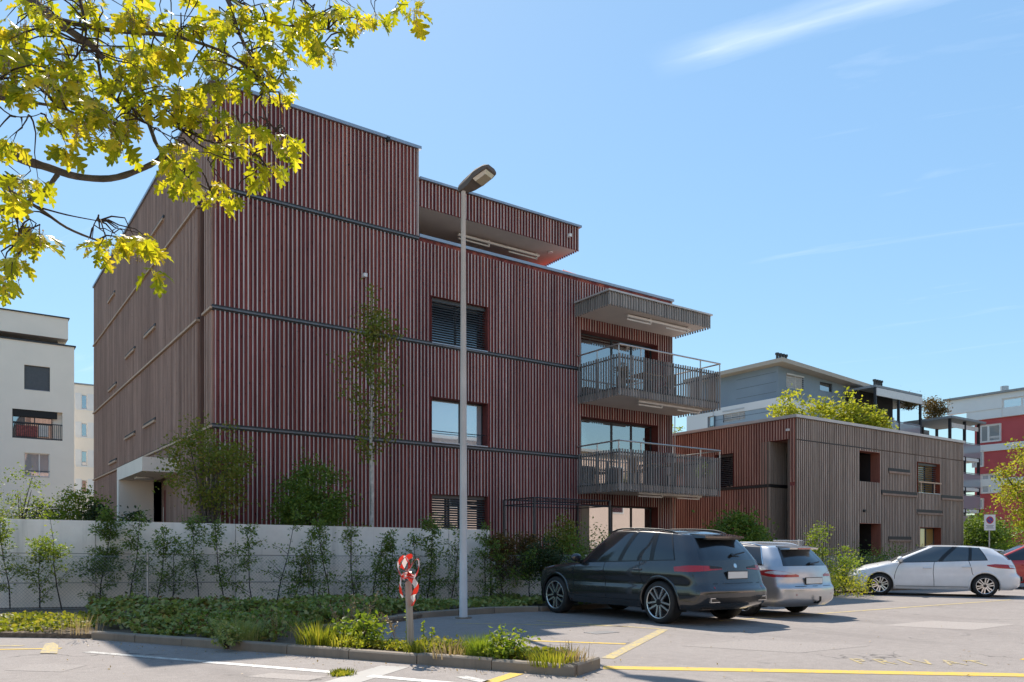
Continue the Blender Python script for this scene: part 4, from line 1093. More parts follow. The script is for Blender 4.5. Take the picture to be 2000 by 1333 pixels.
def half_loop(p, S):
    "plan outline of one half from the front centre to the rear centre"
    z, xf, xr, w, bf, br, rfx, rfy, rrx, rry, wf, wr = p[:12]
    pts = []
    for i in range(NF):
        y = (wf - rfy) * i / NF; pts.append((xf - bf * (y / wf) ** 2, y))
    xfc = xf - bf * ((wf - rfy) / wf) ** 2
    for i in range(NC):
        a = math.pi / 2 * i / NC; pts.append((xfc - rfx * (1 - math.cos(a)), wf - rfy + rfy * math.sin(a)))
    xrc = xr + br * ((wr - rry) / wr) ** 2
    x0, x1 = xfc - rfx, xrc + rrx
    for s in S:
        x = x0 + (x1 - x0) * s
        y = w - (w - wf) * max(0, 1 - s / .35) ** 2 - (w - wr) * max(0, (s - .6) / .4) ** 2
        pts.append((x, y))
    for i in range(1, NC + 1):
        a = math.pi / 2 * i / NC; pts.append((x1 - rrx * math.sin(a), wr - rry + rry * math.cos(a)))
    for i in range(1, NR + 1):
        y = (wr - rry) * (1 - i / NR); pts.append((xr + br * (y / wr) ** 2, y))
    return pts
def cat_rows(rows, per):
    A = np.array(rows, float); out = []
    for k in range(len(A) - 1):
        p0 = A[max(k - 1, 0)]; p1 = A[k]; p2 = A[k + 1]; p3 = A[min(k + 2, len(A) - 1)]
        for i in range(per):
            t = i / per
            out.append(.5 * ((2 * p1) + (-p0 + p2) * t + (2 * p0 - 5 * p1 + 4 * p2 - p3) * t * t + (-p0 + 3 * p1 - 3 * p2 + p3) * t ** 3))
    out.append(A[-1]); return out
def sstep(a, b, x):
    t = min(max((x - a) / (b - a), 0), 1); return t * t * (3 - 2 * t)
class Surf:
    "dense grid rows x closed loop columns, with smooth normals"
    def __init__(s, rows, S, zfun):
        s.S = S
        G_ = []
        for p in rows:
            h = half_loop(p, S)
            full = h + [(x, -y) for (x, y) in reversed(h[1:-1])]
            G_.append([(x, y, zfun(p, x, y)) for (x, y) in full])
        s.g = np.array(G_); s.nr, s.nc = s.g.shape[:2]; s.half = len(h)
        du = np.roll(s.g, -1, 1) - np.roll(s.g, 1, 1)
        dv = np.gradient(s.g, axis=0)
        n = np.cross(dv, du); l = np.linalg.norm(n, axis=2, keepdims=True); l[l < 1e-9] = 1
        s.n = -n / l
        # make sure they point outwards
        c = s.g.mean(axis=(0, 1)); 
        if ((s.g - c) * s.n)[..., :2].sum() < 0: s.n = -s.n
    def cells(s, rows, cols):
        return [(r, c % s.nc) for r in rows for c in cols]
    def build(s, cells, name, mats, parent, off=0.0, keep=None, mat_of=None):
        idx = {}; V = []; Nn = []; F = []; Mi = []
        def vid(r, c):
            c %= s.nc
            if (r, c) not in idx:
                idx[(r, c)] = len(V); V.append(s.g[r, c] + s.n[r, c] * off); Nn.append(s.n[r, c])
            return idx[(r, c)]
        for (r, c) in cells:
            F.append((vid(r, c), vid(r, c + 1), vid(r + 1, c + 1), vid(r + 1, c))); Mi.append(mat_of(r, c) if mat_of else 0)
        if not F: return None
        o = mesh_obj(name, V, F, mats, parent, Mi, True)
        o.data.normals_split_custom_set_from_vertices([tuple(n) for n in Nn])
        return o
    def at(s, c, z):
        "point and normal on column c (float) at height z"
        c0 = int(math.floor(c)) % s.nc; c1 = (c0 + 1) % s.nc; t = c - math.floor(c)
        col = s.g[:, c0] * (1 - t) + s.g[:, c1] * t; nn = s.n[:, c0] * (1 - t) + s.n[:, c1] * t
        zz = col[:, 2]
        r = float(np.interp(z, zz, np.arange(s.nr))); r0 = min(int(r), s.nr - 2); q = r - r0
        n = nn[r0] * (1 - q) + nn[r0 + 1] * q
        return col[r0] * (1 - q) + col[r0 + 1] * q, n / np.linalg.norm(n)
    def patch(s, cs, zlo, zhi, name, mats, parent, off=.004, nz=4, back=True):
        V = []; Nn = []; F = []
        k = len(cs)
        for i, c in enumerate(cs):
            for j in range(nz + 1):
                p, n = s.at(c, zlo[i] + (zhi[i] - zlo[i]) * j / nz); V.append(p + n * off); Nn.append(n)
        for i in range(k - 1):
            for j in range(nz):
                a = i * (nz + 1) + j; f_ = (a, a + 1, a + nz + 2, a + nz + 1); q_ = np.cross(V[f_[1]] - V[f_[0]], V[f_[3]] - V[f_[0]]); F.append(f_ if np.dot(q_, Nn[a]) > 0 else f_[::-1])
        o = mesh_obj(name, V, F, mats, parent, None, True)
        o.data.normals_split_custom_set_from_vertices([tuple(n) for n in Nn])
        return o
    def seam(s, path, parent, w=.007, off=.0015, mat=None):
        V = []; F = []
        P = [s.at(c, z) for c, z in path]
        for i, (p, n) in enumerate(P):
            d = P[min(i + 1, len(P) - 1)][0] - P[max(i - 1, 0)][0]; d = d / (np.linalg.norm(d) + 1e-9); sd = np.cross(d, n)
            V += [p + n * off + sd * w / 2, p + n * off - sd * w / 2]
        for i in range(len(P) - 1): F.append((2 * i, 2 * i + 1, 2 * i + 3, 2 * i + 2))
        return V, F
def wheel(parent, x, y, R_, rr, wd, side, spokes, rim_mat, style):
    "hub and barrel with tyre and spoked rim; side +1 is the left of the car"
    prof = [(rr, -wd / 2 + .01), (rr + .03, -wd / 2), (R_ - .05, -wd / 2 + .004), (R_ - .012, -wd / 2 + .03), (R_, -wd / 2 + .06), (R_, wd / 2 - .06), (R_ - .012, wd / 2 - .03), (R_ - .05, wd / 2 - .004), (rr + .03, wd / 2), (rr, wd / 2 - .01)]
    n = 40
    def lathe(prof, close=False):
        V = []; F = []
        for k in range(n):
            a = 2 * math.pi * k / n
            for (r, yy) in prof: V.append((x + r * math.cos(a), y + yy * side, R_ + r * math.sin(a)))
        m = len(prof)
        for k in range(n):
            for j in range(m - 1):
                a, b = k * m + j, ((k + 1) % n) * m + j; F.append((a, a + 1, b + 1, b))
        return V, F
    V, F = lathe([(0.0, wd / 2 - .10), (rr * .9, wd / 2 - .12), (rr - .012, wd / 2 - .10), (rr - .012, wd / 2 - .03), (rr, wd / 2 - .012)])
    hub = mesh_obj('wheel', V, F, [M['rim_dark']], parent, None, True)
    V, F = lathe(prof); mesh_obj('tyre', V, F, [M['tyre']], hub, None, True)
    b = MB(); yo = y + side * (wd / 2 - .012); yi = y + side * (wd / 2 - .055)
    def spoke(a0, a1, r0, r1, w0, w1, m=0):
        p0 = np.array([math.cos(a0), math.sin(a0)]) * r0; p1 = np.array([math.cos(a1), math.sin(a1)]) * r1
        d = (p1 - p0) / np.linalg.norm(p1 - p0); nn = np.array([-d[1], d[0]])
        q = [p0 - nn * w0, p1 - nn * w1, p1 + nn * w1, p0 + nn * w0]
        yo2 = yo - side * .012
        b.hexa([(x + c[0], yi, R_ + c[1]) for c in q] + [(x + c[0], (yo2 if i in (0, 3) else yo), R_ + c[1]) for i, c in enumerate(q)], m)
    for k in range(spokes):
        a = 2 * math.pi * (k + .25) / spokes
        if style == 'twin':
            g = .33 * 2 * math.pi / spokes
            spoke(a - g * .35, a - g, rr * .2, rr * .97, .016, .017); spoke(a + g * .35, a + g, rr * .2, rr * .97, .016, .017)
        else:
            spoke(a, a, rr * .18, rr * .97, .034, .026)
    o = b.build('rim', [rim_mat], hub)
    V, F = lathe([(rr - .010, wd / 2 - .02), (rr + .004, wd / 2 - .004), (rr + .008, wd / 2 - .008)]); mesh_obj('rim_lip', V, F, [rim_mat], hub, None, True)
    b = MB(); b.tube([(x, yo - side * .03, R_), (x, yo - side * .002, R_)], rr * .19, 16); b.build('hub_cap', [rim_mat if style != 'twin' else M['rim_dark']], hub)
def lathe_disc(parent, x, y0, y1, z, r, mat, name):
    b = MB(); b.tube([(x, y0, z), (x, y1, z)], r, 32); return b.build(name, [mat], parent)
def make_car(spec):
    sp = spec
    car = thing(sp['name'], sp['label'], 'car', sp['loc'], sp['rot'], local=True)
    body_m = sp['paint']; L2f, L2r = sp['xf'], sp['xr']
    S = [i / 64 for i in range(65)]
    rows = cat_rows(sp['rows'], 5)
    xc = sp['cowl']
    def zf(p, x, y):
        z = p[0]
        d = p[12]; z -= d * sstep(xc - .15, L2f, x) ** .8 if d else 0
        z += p[13] * sstep(xc, L2r, x) if p[13] else 0
        return z
    low = Surf(rows, S, zf)
    axles = sp['axles']; Ra = sp['arch']; Rw = sp['R']
    # wheel arches
    g = low.g; inside = np.zeros(g.shape[:2], bool)
    for ax in axles:
        dx = g[..., 0] - ax; dz = g[..., 2] - Rw; r = np.sqrt(dx ** 2 + dz ** 2)
        m = (r < Ra) & (np.abs(g[..., 1]) > sp['W'] * .7); inside |= m
    cells = []
    for r in range(low.nr - 1):
        for c in range(low.nc):
            q = [inside[r, c], inside[r + 1, c], inside[r, (c + 1) % low.nc], inside[r + 1, (c + 1) % low.nc]]
            if not all(q): cells.append((r, c))
    for ax in axles:
        dx = g[..., 0] - ax; dz = g[..., 2] - Rw; r = np.sqrt(dx ** 2 + dz ** 2) + 1e-6
        m = (r < Ra) & (np.abs(g[..., 1]) > sp['W'] * .7)
        k = np.where(m, Ra / r, 1.0); g[..., 0] = ax + dx * k; g[..., 2] = Rw + dz * k
    dark_rows = sp.get('dark_rows', 0)
    # doors: cell columns of the sides
    i0 = NF + NC
    def scol(x, row=None):
        row = low.nr // 2 if row is None else row
        xs = low.g[row, i0:i0 + 65, 0]; return i0 + float(np.interp(-x, -xs, np.arange(65)))
    dcols = [scol(x) for x in sp['doors']]
    rlo = int(np.searchsorted(low.g[:, int(dcols[1]), 2], sp['sill_z']))
    door_of = {}
    for (r, c) in cells:
        if r >= rlo:
            for k in range(len(dcols) - 1):
                a, bq = round(dcols[k]), round(dcols[k + 1])
                for sd in (0, 1):
                    cc = c if sd == 0 else (low.nc - 1 - c)
                    if a <= cc < bq: door_of[(r, c)] = (k, sd)
    body_cells = [q for q in cells if q not in door_of]
    body = low.build(body_cells, 'body', [body_m, M['black_trim']], car, mat_of=lambda r, c: 1 if r < dark_rows else 0)
    doors = {}
    for key in sorted(set(door_of.values())):
        doors[key] = low.build([q for q in cells if door_of.get(q) == key], 'door', [body_m, M['black_trim']], car, mat_of=lambda r, c: 1 if r < dark_rows else 0)
    # bonnet deck
    top = low.g[-1]; fh = top[:i0 + 65]
    xs = fh[:, 0]; ys = fh[:, 1]; zs = fh[:, 2]
    def deck(name, Sf, x_front, x_back, crown, mats, nx=26, nq=14, parent=car, fadef=.25):
        t_ = Sf.g[-1]; hf = t_[:Sf.half]
        k = int(np.argmax(hf[:, 1]))
        xs_, ys_, zs_ = hf[:, 0], hf[:, 1], hf[:, 2]
        order = np.argsort(xs_)
        V = []; F = []
        for i in range(nx + 1):
            t = i / nx; t = t ** 1.6
            x = x_front + (x_back - x_front) * t
            y = float(np.interp(x, xs_[order], ys_[order])); z = float(np.interp(x, xs_[order], zs_[order]))
            # near the rear centre the outline folds back: take the side value
            fade = sstep(0, fadef, abs(x - x_front)) * (sstep(0, fadef, abs(x - Sf.g[-1][:, 0].min())) if x_back < 0 else 1)
            for j in range(nq + 1):
                q = -1 + 2 * j / nq
                V.append((x, y * q, z + crown * (1 - q * q) * fade))
        for i in range(nx):
            for j in range(nq):
                a = i * (nq + 1) + j; F.append((a, a + 1, a + nq + 2, a + nq + 1))
        return mesh_obj(name, V, F, mats, parent, None, True)
    deck('bonnet', low, top[:, 0].max() - .001, xc - .25, sp['hood_crown'], [body_m])
    # greenhouse
    gr = cat_rows(sp['cabin'], 8)
    z_belt = lambda x: float(np.interp(-x, -fh[i0:i0 + 65, 0], fh[i0:i0 + 65, 2]))
    def zg(p, x, y):
        f = p[12]                      # 0 at the belt, 1 at the roof edge
        zr = sp['roof_z'] - sp['roof_arc'] * ((x - sp['roof_mid']) / 1.5) ** 2
        return (z_belt(x) - .012) * (1 - f) + zr * f
    SC = sorted({*[i / 40 for i in range(41)], *sp['pillars']})
    cab = Surf(gr, SC, zg)
    ns = len(SC); j0 = NF + NC
    glassm = sp['glass']
    r0g, r1g = 2, cab.nr - 3
    regions = {}
    for r in range(cab.nr - 1):
        for c in range(cab.nc):
            cc = c if c < cab.half - 1 else cab.nc - 1 - c
            sd = 0 if c < cab.half - 1 else 1
            reg = 'pillar'
            if r0g - 1 <= r < r1g:
                if cc < j0 - 3: reg = 'windscreen'
                elif j0 <= cc < j0 + ns - 1:
                    s_ = (SC[cc - j0] + SC[cc - j0 + 1]) / 2
                    for k, (a, bq) in enumerate(sp['side_glass']):
                        if a < s_ < bq and r < r1g: reg = ('side', k, sd)
                elif cc >= j0 + ns - 1 + NC - 3: reg = 'rear_glass'
            regions.setdefault(reg, []).append((r, c))
    cab.build(regions.pop('pillar'), 'roof_frame', [body_m], car)
    for reg, cl in sorted(regions.items(), key=str):
        if isinstance(reg, tuple):
            cab.build(cl, 'side_window', [glassm], car)
        else: cab.build(cl, reg if reg == 'windscreen' else 'rear_window', [glassm], car)
    deck('roof', cab, cab.g[-1][:, 0].max() - .001, cab.g[-1][:, 0].min() + .001, sp['roof_crown'], [body_m], nx=30)
    # window pillars and belt trim in black / chrome
    V = []; F = []
    def add_seam(Sf, path, w, off=.002):
        nonlocal V, F
        v, f = Sf.seam(path, None, w, off); n = len(V); V.extend(v); F.extend([tuple(i + n for i in q) for q in f])
    mir = lambda c, Sf: Sf.nc - c
    for k in range(len(dcols)):
        for sd in (0, 1):
            path = [(round(dcols[k]), z) for z in np.linspace(sp['sill_z'], float(low.g[-1, round(dcols[k]), 2]) - .002, 14)]
            ok = [(c, z) for c, z in path if all(math.hypot(low.at(c, z)[0][0] - ax, low.at(c, z)[0][2] - Rw) > Ra + .01 for ax in axles)]
            if len(ok) > 1: add_seam(low, ok if sd == 0 else [(mir(c, low), z) for c, z in ok], .014)
    for sd in (0, 1):
        path = [(c, sp['sill_z']) for c in np.linspace(round(dcols[0]), round(dcols[-1]), 20)]
        path = [(c, z) for c, z in path if all(math.hypot(low.at(c, z)[0][0] - ax, low.at(c, z)[0][2] - Rw) > Ra + .01 for ax in axles)]
        add_seam(low, path if sd == 0 else [(mir(c, low), z) for c, z in path], .014)
    mesh_obj('panel_gap', V, F, [M['black_trim']], car)
    V = []; F = []
    for sd in (0, 1):
        a, bq = sp['side_glass'][0][0], sp['side_glass'][-1][1]
        ca = j0 + SC.index(min(SC, key=lambda q: abs(q - a))); cb_ = j0 + SC.index(min(SC, key=lambda q: abs(q - bq)))
        for rr in (r0g - 1, r1g):
            path = [(c, float(cab.g[rr, c, 2])) for c in range(ca, cb_ + 1)]
            add_seam(cab, path if sd == 0 else [(cab.nc - c, z) for c, z in path], .022, .004)
        path = [(cb_, float(cab.g[rr, cb_, 2])) for rr in range(r0g - 1, r1g + 1)]
        add_seam(cab, path if sd == 0 else [(cab.nc - c, z) for c, z in path], .02, .004)
        mesh_obj('window_trim', V, F, [sp.get('trim', M['black_trim'])], car); V = []; F = []
    # black pillars between side windows
    V = []; F = []
    for k in range(len(sp['side_glass']) - 1):
        a = (sp['side_glass'][k][1] + sp['side_glass'][k + 1][0]) / 2
        cc = j0 + float(np.interp(a, SC, range(ns)))
        wdt = (sp['side_glass'][k + 1][0] - sp['side_glass'][k][1]) * 1.5 + .04
        for sd in (0, 1):
            path = [(cc if sd == 0 else cab.nc - cc, float(cab.g[r, int(cc), 2])) for r in range(r0g - 1, r1g + 1)]
            add_seam(cab, path, wdt, .003); mesh_obj('door_pillar', V, F, [M['black_trim']], car); V = []; F = []
    # underbody and wheel housings
    b = MB(); b.box(sp['xr'] + .25, sp['xf'] - .25, -sp['W'] + .24, sp['W'] - .24, sp['rows'][0][0] + .02, .62); b.build('underbody', [M['black_trim']], car)
    for ax in axles:
        for sd in (-1, 1):
            V = []; F = []; n = 24
            for k in range(n + 1):
                a = math.pi * (-.12 + 1.24 * k / n)
                for yy in (sp['W'] - .02, sp['W'] - .32): V.append((ax + Ra * math.cos(a), sd * yy, Rw + Ra * math.sin(a)))
            for k in range(n): F.append((2 * k, 2 * k + 1, 2 * k + 3, 2 * k + 2))
            mesh_obj('wheel_housing', V, F, [M['black_trim']], car, None, True)
            # arch lip following the body side
            V = []; F = []
            for k in range(n + 1):
                a = math.pi * (-.08 + 1.16 * k / n)
                pts = []
                for rr, oo in ((Ra - .008, -.03), (Ra - .004, .008), (Ra + .045, .010), (Ra + .055, -.002)):
                    xx, zz = ax + rr * math.cos(a), Rw + rr * math.sin(a)
                    zz = max(zz, sp['rows'][0][0] + .01)
                    c = scol(xx); p_, n_ = low.at(c, zz)
                    V.append((xx, sd * (p_[1] + oo), zz))
            for k in range(n):
                for j in range(3): F.append((4 * k + j, 4 * k + j + 1, 4 * k + j + 5, 4 * k + j + 4))
            mesh_obj('arch_lip', V, F, [sp.get('lip', body_m)], car, None, True)
            wheel(car, ax, sd * (sp['W'] - sp['wheel_in'] - sp['tw'] / 2), Rw, sp['rim'], sp['tw'], sd, sp['spokes'], sp['rim_mat'], sp['style'])
    # mirrors, handles
    xm = sp['mirror_x']; zm = z_belt(xm) + .10
    for sd in (-1, 1):
        bm = bmesh.new(); bmesh.ops.create_icosphere(bm, subdivisions=3, radius=1)
        for v in bm.verts:
            v.co.x = (v.co.x if v.co.x > 0 else v.co.x * .45) * .11; v.co.y *= .125; v.co.z *= .085
        bmesh.ops.translate(bm, verts=bm.verts, vec=(xm, sd * (sp['W'] + .04), zm))
        me = bpy.data.meshes.new('mirror'); bm.to_mesh(me); bm.free(); me.materials.append(body_m); me.polygons.foreach_set('use_smooth', [True] * len(me.polygons))
        mo = link(bpy.data.objects.new('side_mirror', me), car)
        b = MB(); b.box(xm - .03, xm + .05, sd * (sp['W'] - .12), sd * (sp['W'] + .0), zm - .09, zm - .05); b.build('mirror_stalk', [M['black_trim']], mo)
    for k, hx in enumerate(sp['handles']):
        for sd in (0, 1):
            p_, n_ = low.at(scol(hx), sp['handle_z'][k])
            s_ = 1 if sd == 0 else -1
            b = MB(); yy = p_[1]; b.tube([(hx - .11, s_ * (yy - .002), p_[2]), (hx - .08, s_ * (yy + .03), p_[2]), (hx + .08, s_ * (yy + .03), p_[2] - .004), (hx + .11, s_ * (yy - .002), p_[2] - .004)], .015, 8)
            b.build('handle', [sp.get('handle_mat', body_m)], doors.get((k, sd), car))
    return car, low, cab, dict(scol=scol, i0=i0, z_belt=z_belt, j0=j0, ns=ns, body=body)
def rear_c(S_, y, row_z):
    "column index on the rear where the outline has offset y (left positive)"
    a = S_.half - 1 - NR
    r = int(np.interp(row_z, S_.g[:, S_.half - 1, 2], np.arange(S_.nr)))
    ys = S_.g[r, a:S_.half, 1]
    c = a + float(np.interp(-abs(y), -ys, np.arange(len(ys))))
    return c if y >= 0 else S_.nc - c
def lamp_pair(low, name, yspan, zlo, zhi, mat, parent, wrap=0.0, off=.005, n=10, sides=(0, 1)):
    "tail lamp from the rear face round the corner onto the flank (wrap in columns beyond the corner)"
    cin = rear_c(low, yspan[0], (zlo[0] + zhi[0]) / 2)
    cout = rear_c(low, yspan[1], (zlo[-1] + zhi[-1]) / 2) if yspan[1] is not None else low.half - 1 - NR - NC - wrap
    out = []
    for sd in sides:
        cs = [cin + (cout - cin) * i / n for i in range(n + 1)]
        zl = [float(np.interp(i / n, np.linspace(0, 1, len(zlo)), zlo)) for i in range(n + 1)]; zh = [float(np.interp(i / n, np.linspace(0, 1, len(zhi)), zhi)) for i in range(n + 1)]
        if sd: cs = [low.nc - c for c in cs]
        out.append(low.patch(cs, zl, zh, name, [mat], parent, off))
    return out
def plate(car, low, z, w=.25, h=.055, off=.012):
    p, n = low.at(low.half - 1, z); x = p[0]
    b = MB(); b.box(x - off - .012, x - off + .012, -w - .012, w + .012, z - h - .012, z + h + .012, 1); b.box(x - off - .016, x - off - .0125, -w, w, z - h, z + h, 0); return b.build('number_plate', [M['plate'], M['black_trim']], car)
def rail_pair(car, cab, x0, x1, z_of, inset, mat, r=.018):
    for sd in (-1, 1):
        pts = []
        for i in range(12):
            t = i / 11; x = x0 + (x1 - x0) * t
            y = float(np.interp(-x, -cab.g[-1][NF + NC:NF + NC + 41, 0], cab.g[-1][NF + NC:NF + NC + 41, 1])) - inset
            lift = .045 * min(1, t / .12, (1 - t) / .12)
            pts.append((x, sd * y, z_of(x) + lift))
        b = MB(); b.tube(pts, r, 8); b.build('roof_rail', [mat], car)

# rows: z, xf, xr, w, bow_f, bow_r, rfx, rfy, rrx, rry, w_front, w_rear, drop_front, rise_rear
HP = math.pi / 2
grey_paint = paint('dark_grey_metallic_paint', (0.052, 0.053, 0.057), 0.65, 0.20)
silver_paint = paint('silver_metallic_paint', (0.50, 0.51, 0.53), 0.75, 0.34)
white_paint_ = paint('white_car_paint', (0.78, 0.78, 0.79), 0.0, 0.4)
red_paint = paint('red_car_paint', (0.45, 0.02, 0.02), 0.1, 0.35)
# ---- dark sports utility car
suv_spec = dict(name='sport_utility_car', label='dark grey sport utility car seen from its rear left corner beside the lamp post', loc=(11.42, 11.55, 0), rot=HP, paint=grey_paint,
    xf=2.47, xr=-2.47, W=1.0, cowl=1.15, R=.385, arch=.435, axles=(1.60, -1.375), rim=.285, tw=.29, wheel_in=.015, spokes=5, style='twin', rim_mat=M['rim_silver'],
    rows=[(.27, 2.20, -2.20, .90, .30, .14, .25, .30, .22, .26, .86, .85, 0, 0), (.36, 2.40, -2.40, .965, .32, .14, .30, .34, .24, .28, .93, .91, 0, 0), (.50, 2.46, -2.465, .99, .34, .14, .32, .36, .26, .30, .95, .94, 0, 0),
          (.62, 2.47, -2.47, .985, .34, .14, .32, .36, .28, .30, .955, .94, 0, 0), (.72, 2.465, -2.40, .968, .34, .13, .32, .36, .28, .30, .95, .935, 0, 0), (.88, 2.44, -2.34, .992, .34, .12, .34, .36, .32, .32, .945, .955, .03, .0),
          (.99, 2.41, -2.30, .978, .34, .12, .36, .38, .34, .32, .93, .935, .07, .03), (1.07, 2.34, -2.26, .945, .34, .12, .36, .38, .34, .32, .89, .90, .13, .08)],
    cabin=[(0, 1.22, -2.255, .935, .30, .12, .20, .22, .28, .28, .85, .885, 0.0, 0), (0, .84, -2.13, .88, .28, .14, .18, .22, .28, .30, .80, .82, .45, 0), (0, .36, -1.93, .775, .24, .16, .16, .22, .26, .30, .70, .70, .93, 0), (0, .29, -1.89, .725, .22, .16, .16, .22, .26, .30, .65, .65, 1.0, 0)],
    roof_z=1.69, roof_arc=.085, roof_mid=-.2, roof_crown=.05, hood_crown=.07, pillars=(.02, .40, .435, .72, .745, .97),
    side_glass=((.02, .40), (.435, .705), (.745, .93)), doors=(1.02, .02, -1.02), sill_z=.40, glass=M['car_glass'], trim=M['black_trim'], mirror_x=.82, handles=(.20, -.85), handle_z=(.93, .97), dark_rows=0)
car, low, cab, q = make_car(suv_spec)
lamp_pair(low, 'tail_lamp', (.34, None), [.985, .965, .945, .95], [1.02, 1.05, 1.06, 1.03], M['lamp_red'], car, wrap=3)
lamp_pair(low, 'lamp_shade', (.34, .74), [.998, .998], [1.024, 1.052], M['black_trim'], car, off=.009)
lamp_pair(low, 'reflector', (.62, .86), [.655, .655], [.69, .69], M['lamp_red'], car)
plate(car, low, .885, .26, .058)
low.patch([rear_c(low, y, .72) for y in (.62, .3)] + [low.half - 1] + [rear_c(low, y, .72) for y in (-.3, -.62)], [.735] * 5, [.748] * 5, 'tailgate_gap', [M['black_trim']], car, .003)
low.patch([rear_c(low, y, .5) for y in (.60, .3)] + [low.half - 1] + [rear_c(low, y, .5) for y in (-.3, -.60)], [.40] * 5, [.50] * 5, 'diffuser', [M['black_trim']], car, .004)
for sd in (-1, 1):
    p, n = low.at(rear_c(low, sd * .62, .45), .46)
    b = MB(); b.box(p[0] - .008, p[0] + .10, p[1] - .125, p[1] + .125, .42, .50, 0); b.box(p[0] - .012, p[0] - .0085, p[1] - .11, p[1] + .11, .432, .488, 1); b.build('exhaust', [M['chrome'], M['black_trim']], car)
b = MB(); zc = 1.565
b.hexa([(-1.74, -.56, zc - .02), (-1.74, .56, zc - .02), (-2.08, .53, zc - .03), (-2.08, -.53, zc - .03), (-1.74, -.54, zc + .055), (-1.74, .54, zc + .055), (-2.08, .52, zc + .004), (-2.08, -.52, zc + .004)]); sp_ = b.build('rear_spoiler', [grey_paint], car)
b = MB(); b.box(-2.06, -1.98, -.46, .46, zc - .055, zc - .031); b.build('brake_lamp', [M['black_trim']], sp_)
rail_pair(car, cab, .18, -1.55, lambda x: 1.69 - .085 * ((x + .2) / 1.5) ** 2, .02, M['black_trim'])
p, n = cab.at(cab.half - 1, 1.22); b = MB(); b.tube([p + n * .02 + np.array([0, -.02, 0]), p + n * .03 + np.array([0, -.34, .05])], .014, 6); b.tube([p, p + n * .05], .03, 8); b.build('wiper', [M['black_trim']], car)
p, n = low.at(low.half - 1, 1.045); b = MB(); b.tube([p, p + n * .012], .042, 16); b.build('badge', [M['chrome']], car)

# ---- silver estate
est_spec = dict(name='estate_car', label='silver estate car parked between the dark car and the white hatchback', loc=(13.93, 11.72, 0), rot=HP, paint=silver_paint,
    xf=2.42, xr=-2.42, W=.93, cowl=1.1, R=.325, arch=.37, axles=(1.47, -1.38), rim=.215, tw=.225, wheel_in=.02, spokes=5, style='single', rim_mat=M['rim_silver'],
    rows=[(.22, 2.18, -2.26, .84, .30, .14, .28, .30, .24, .28, .80, .80, 0, 0), (.32, 2.36, -2.39, .90, .34, .15, .32, .34, .26, .30, .86, .86, 0, 0), (.46, 2.41, -2.42, .92, .36, .15, .34, .36, .28, .32, .88, .885, 0, 0),
          (.58, 2.42, -2.415, .93, .36, .15, .34, .36, .28, .32, .885, .89, 0, 0), (.66, 2.41, -2.36, .93, .36, .14, .34, .36, .28, .32, .885, .89, .02, 0), (.78, 2.38, -2.33, .93, .36, .13, .36, .36, .30, .32, .88, .89, .05, 0),
          (.88, 2.33, -2.30, .915, .36, .13, .36, .36, .32, .32, .86, .88, .10, .03), (.95, 2.28, -2.27, .885, .36, .13, .36, .36, .32, .32, .83, .85, .14, .06)],
    cabin=[(0, 1.25, -2.265, .87, .30, .13, .2, .22, .26, .28, .78, .835, 0, 0), (0, .85, -2.16, .81, .28, .15, .18, .22, .26, .30, .73, .77, .45, 0), (0, .36, -2.0, .70, .22, .16, .16, .2, .24, .28, .63, .655, .93, 0), (0, .30, -1.97, .65, .2, .16, .16, .2, .24, .28, .59, .61, 1, 0)],
    roof_z=1.44, roof_arc=.06, roof_mid=-.35, roof_crown=.045, hood_crown=.06, pillars=(.02, .40, .43, .70, .725, .97),
    side_glass=((.02, .40), (.43, .70), (.725, .94)), doors=(.95, -.05, -1.02), sill_z=.33, glass=M['car_glass'], trim=M['chrome'], mirror_x=.80, handles=(.12, -.88), handle_z=(.80, .84))
car, low, cab, q = make_car(est_spec)
lamp_pair(low, 'tail_lamp', (.40, None), [.80, .795, .80, .86], [.835, .90, .945, .90], M['lamp_red'], car, wrap=5)
lamp_pair(low, 'lamp_lens', (.50, None), [.85, .845, .85, .875], [.862, .895, .925, .89], M['lamp_clear'], car, wrap=1, off=.008)
lamp_pair(low, 'reflector', (.55, .82), [.44, .44], [.475, .475], M['lamp_red'], car)
plate(car, low, .72, .26, .055)
b = MB(); zc = 1.355; b.hexa([(-1.84, -.50, zc - .02), (-1.84, .50, zc - .02), (-2.14, .47, zc - .02), (-2.14, -.47, zc - .02), (-1.84, -.50, zc + .05), (-1.84, .50, zc + .05), (-2.14, .46, zc + .008), (-2.14, -.46, zc + .008)]); sp_ = b.build('rear_spoiler', [silver_paint], car)
b = MB(); b.box(-2.152, -2.138, -.2, .2, zc - .016, zc + .004); b.build('brake_lamp', [M['lamp_red']], sp_)
rail_pair(car, cab, .2, -1.6, lambda x: 1.44 - .06 * ((x + .35) / 1.5) ** 2, .02, silver_paint)
p, n = cab.at(cab.half - 1, 1.04); b = MB(); b.tube([p + n * .02 + np.array([0, -.02, 0]), p + n * .03 + np.array([0, -.30, .03])], .014, 6); b.tube([p, p + n * .05], .03, 8); b.build('wiper', [M['black_trim']], car)
b = MB(); b.tube([(-2.2, 0, .30), (-2.44, 0, .30), (-2.5, 0, .34), (-2.5, 0, .42)], .022, 8); b.build('tow_bar', [M['black_trim']], car)
low.patch([rear_c(low, y, .6) for y in (.7, .35)] + [low.half - 1] + [rear_c(low, y, .6) for y in (-.35, -.7)], [.612] * 5, [.622] * 5, 'tailgate_gap', [M['black_trim']], car, .003)

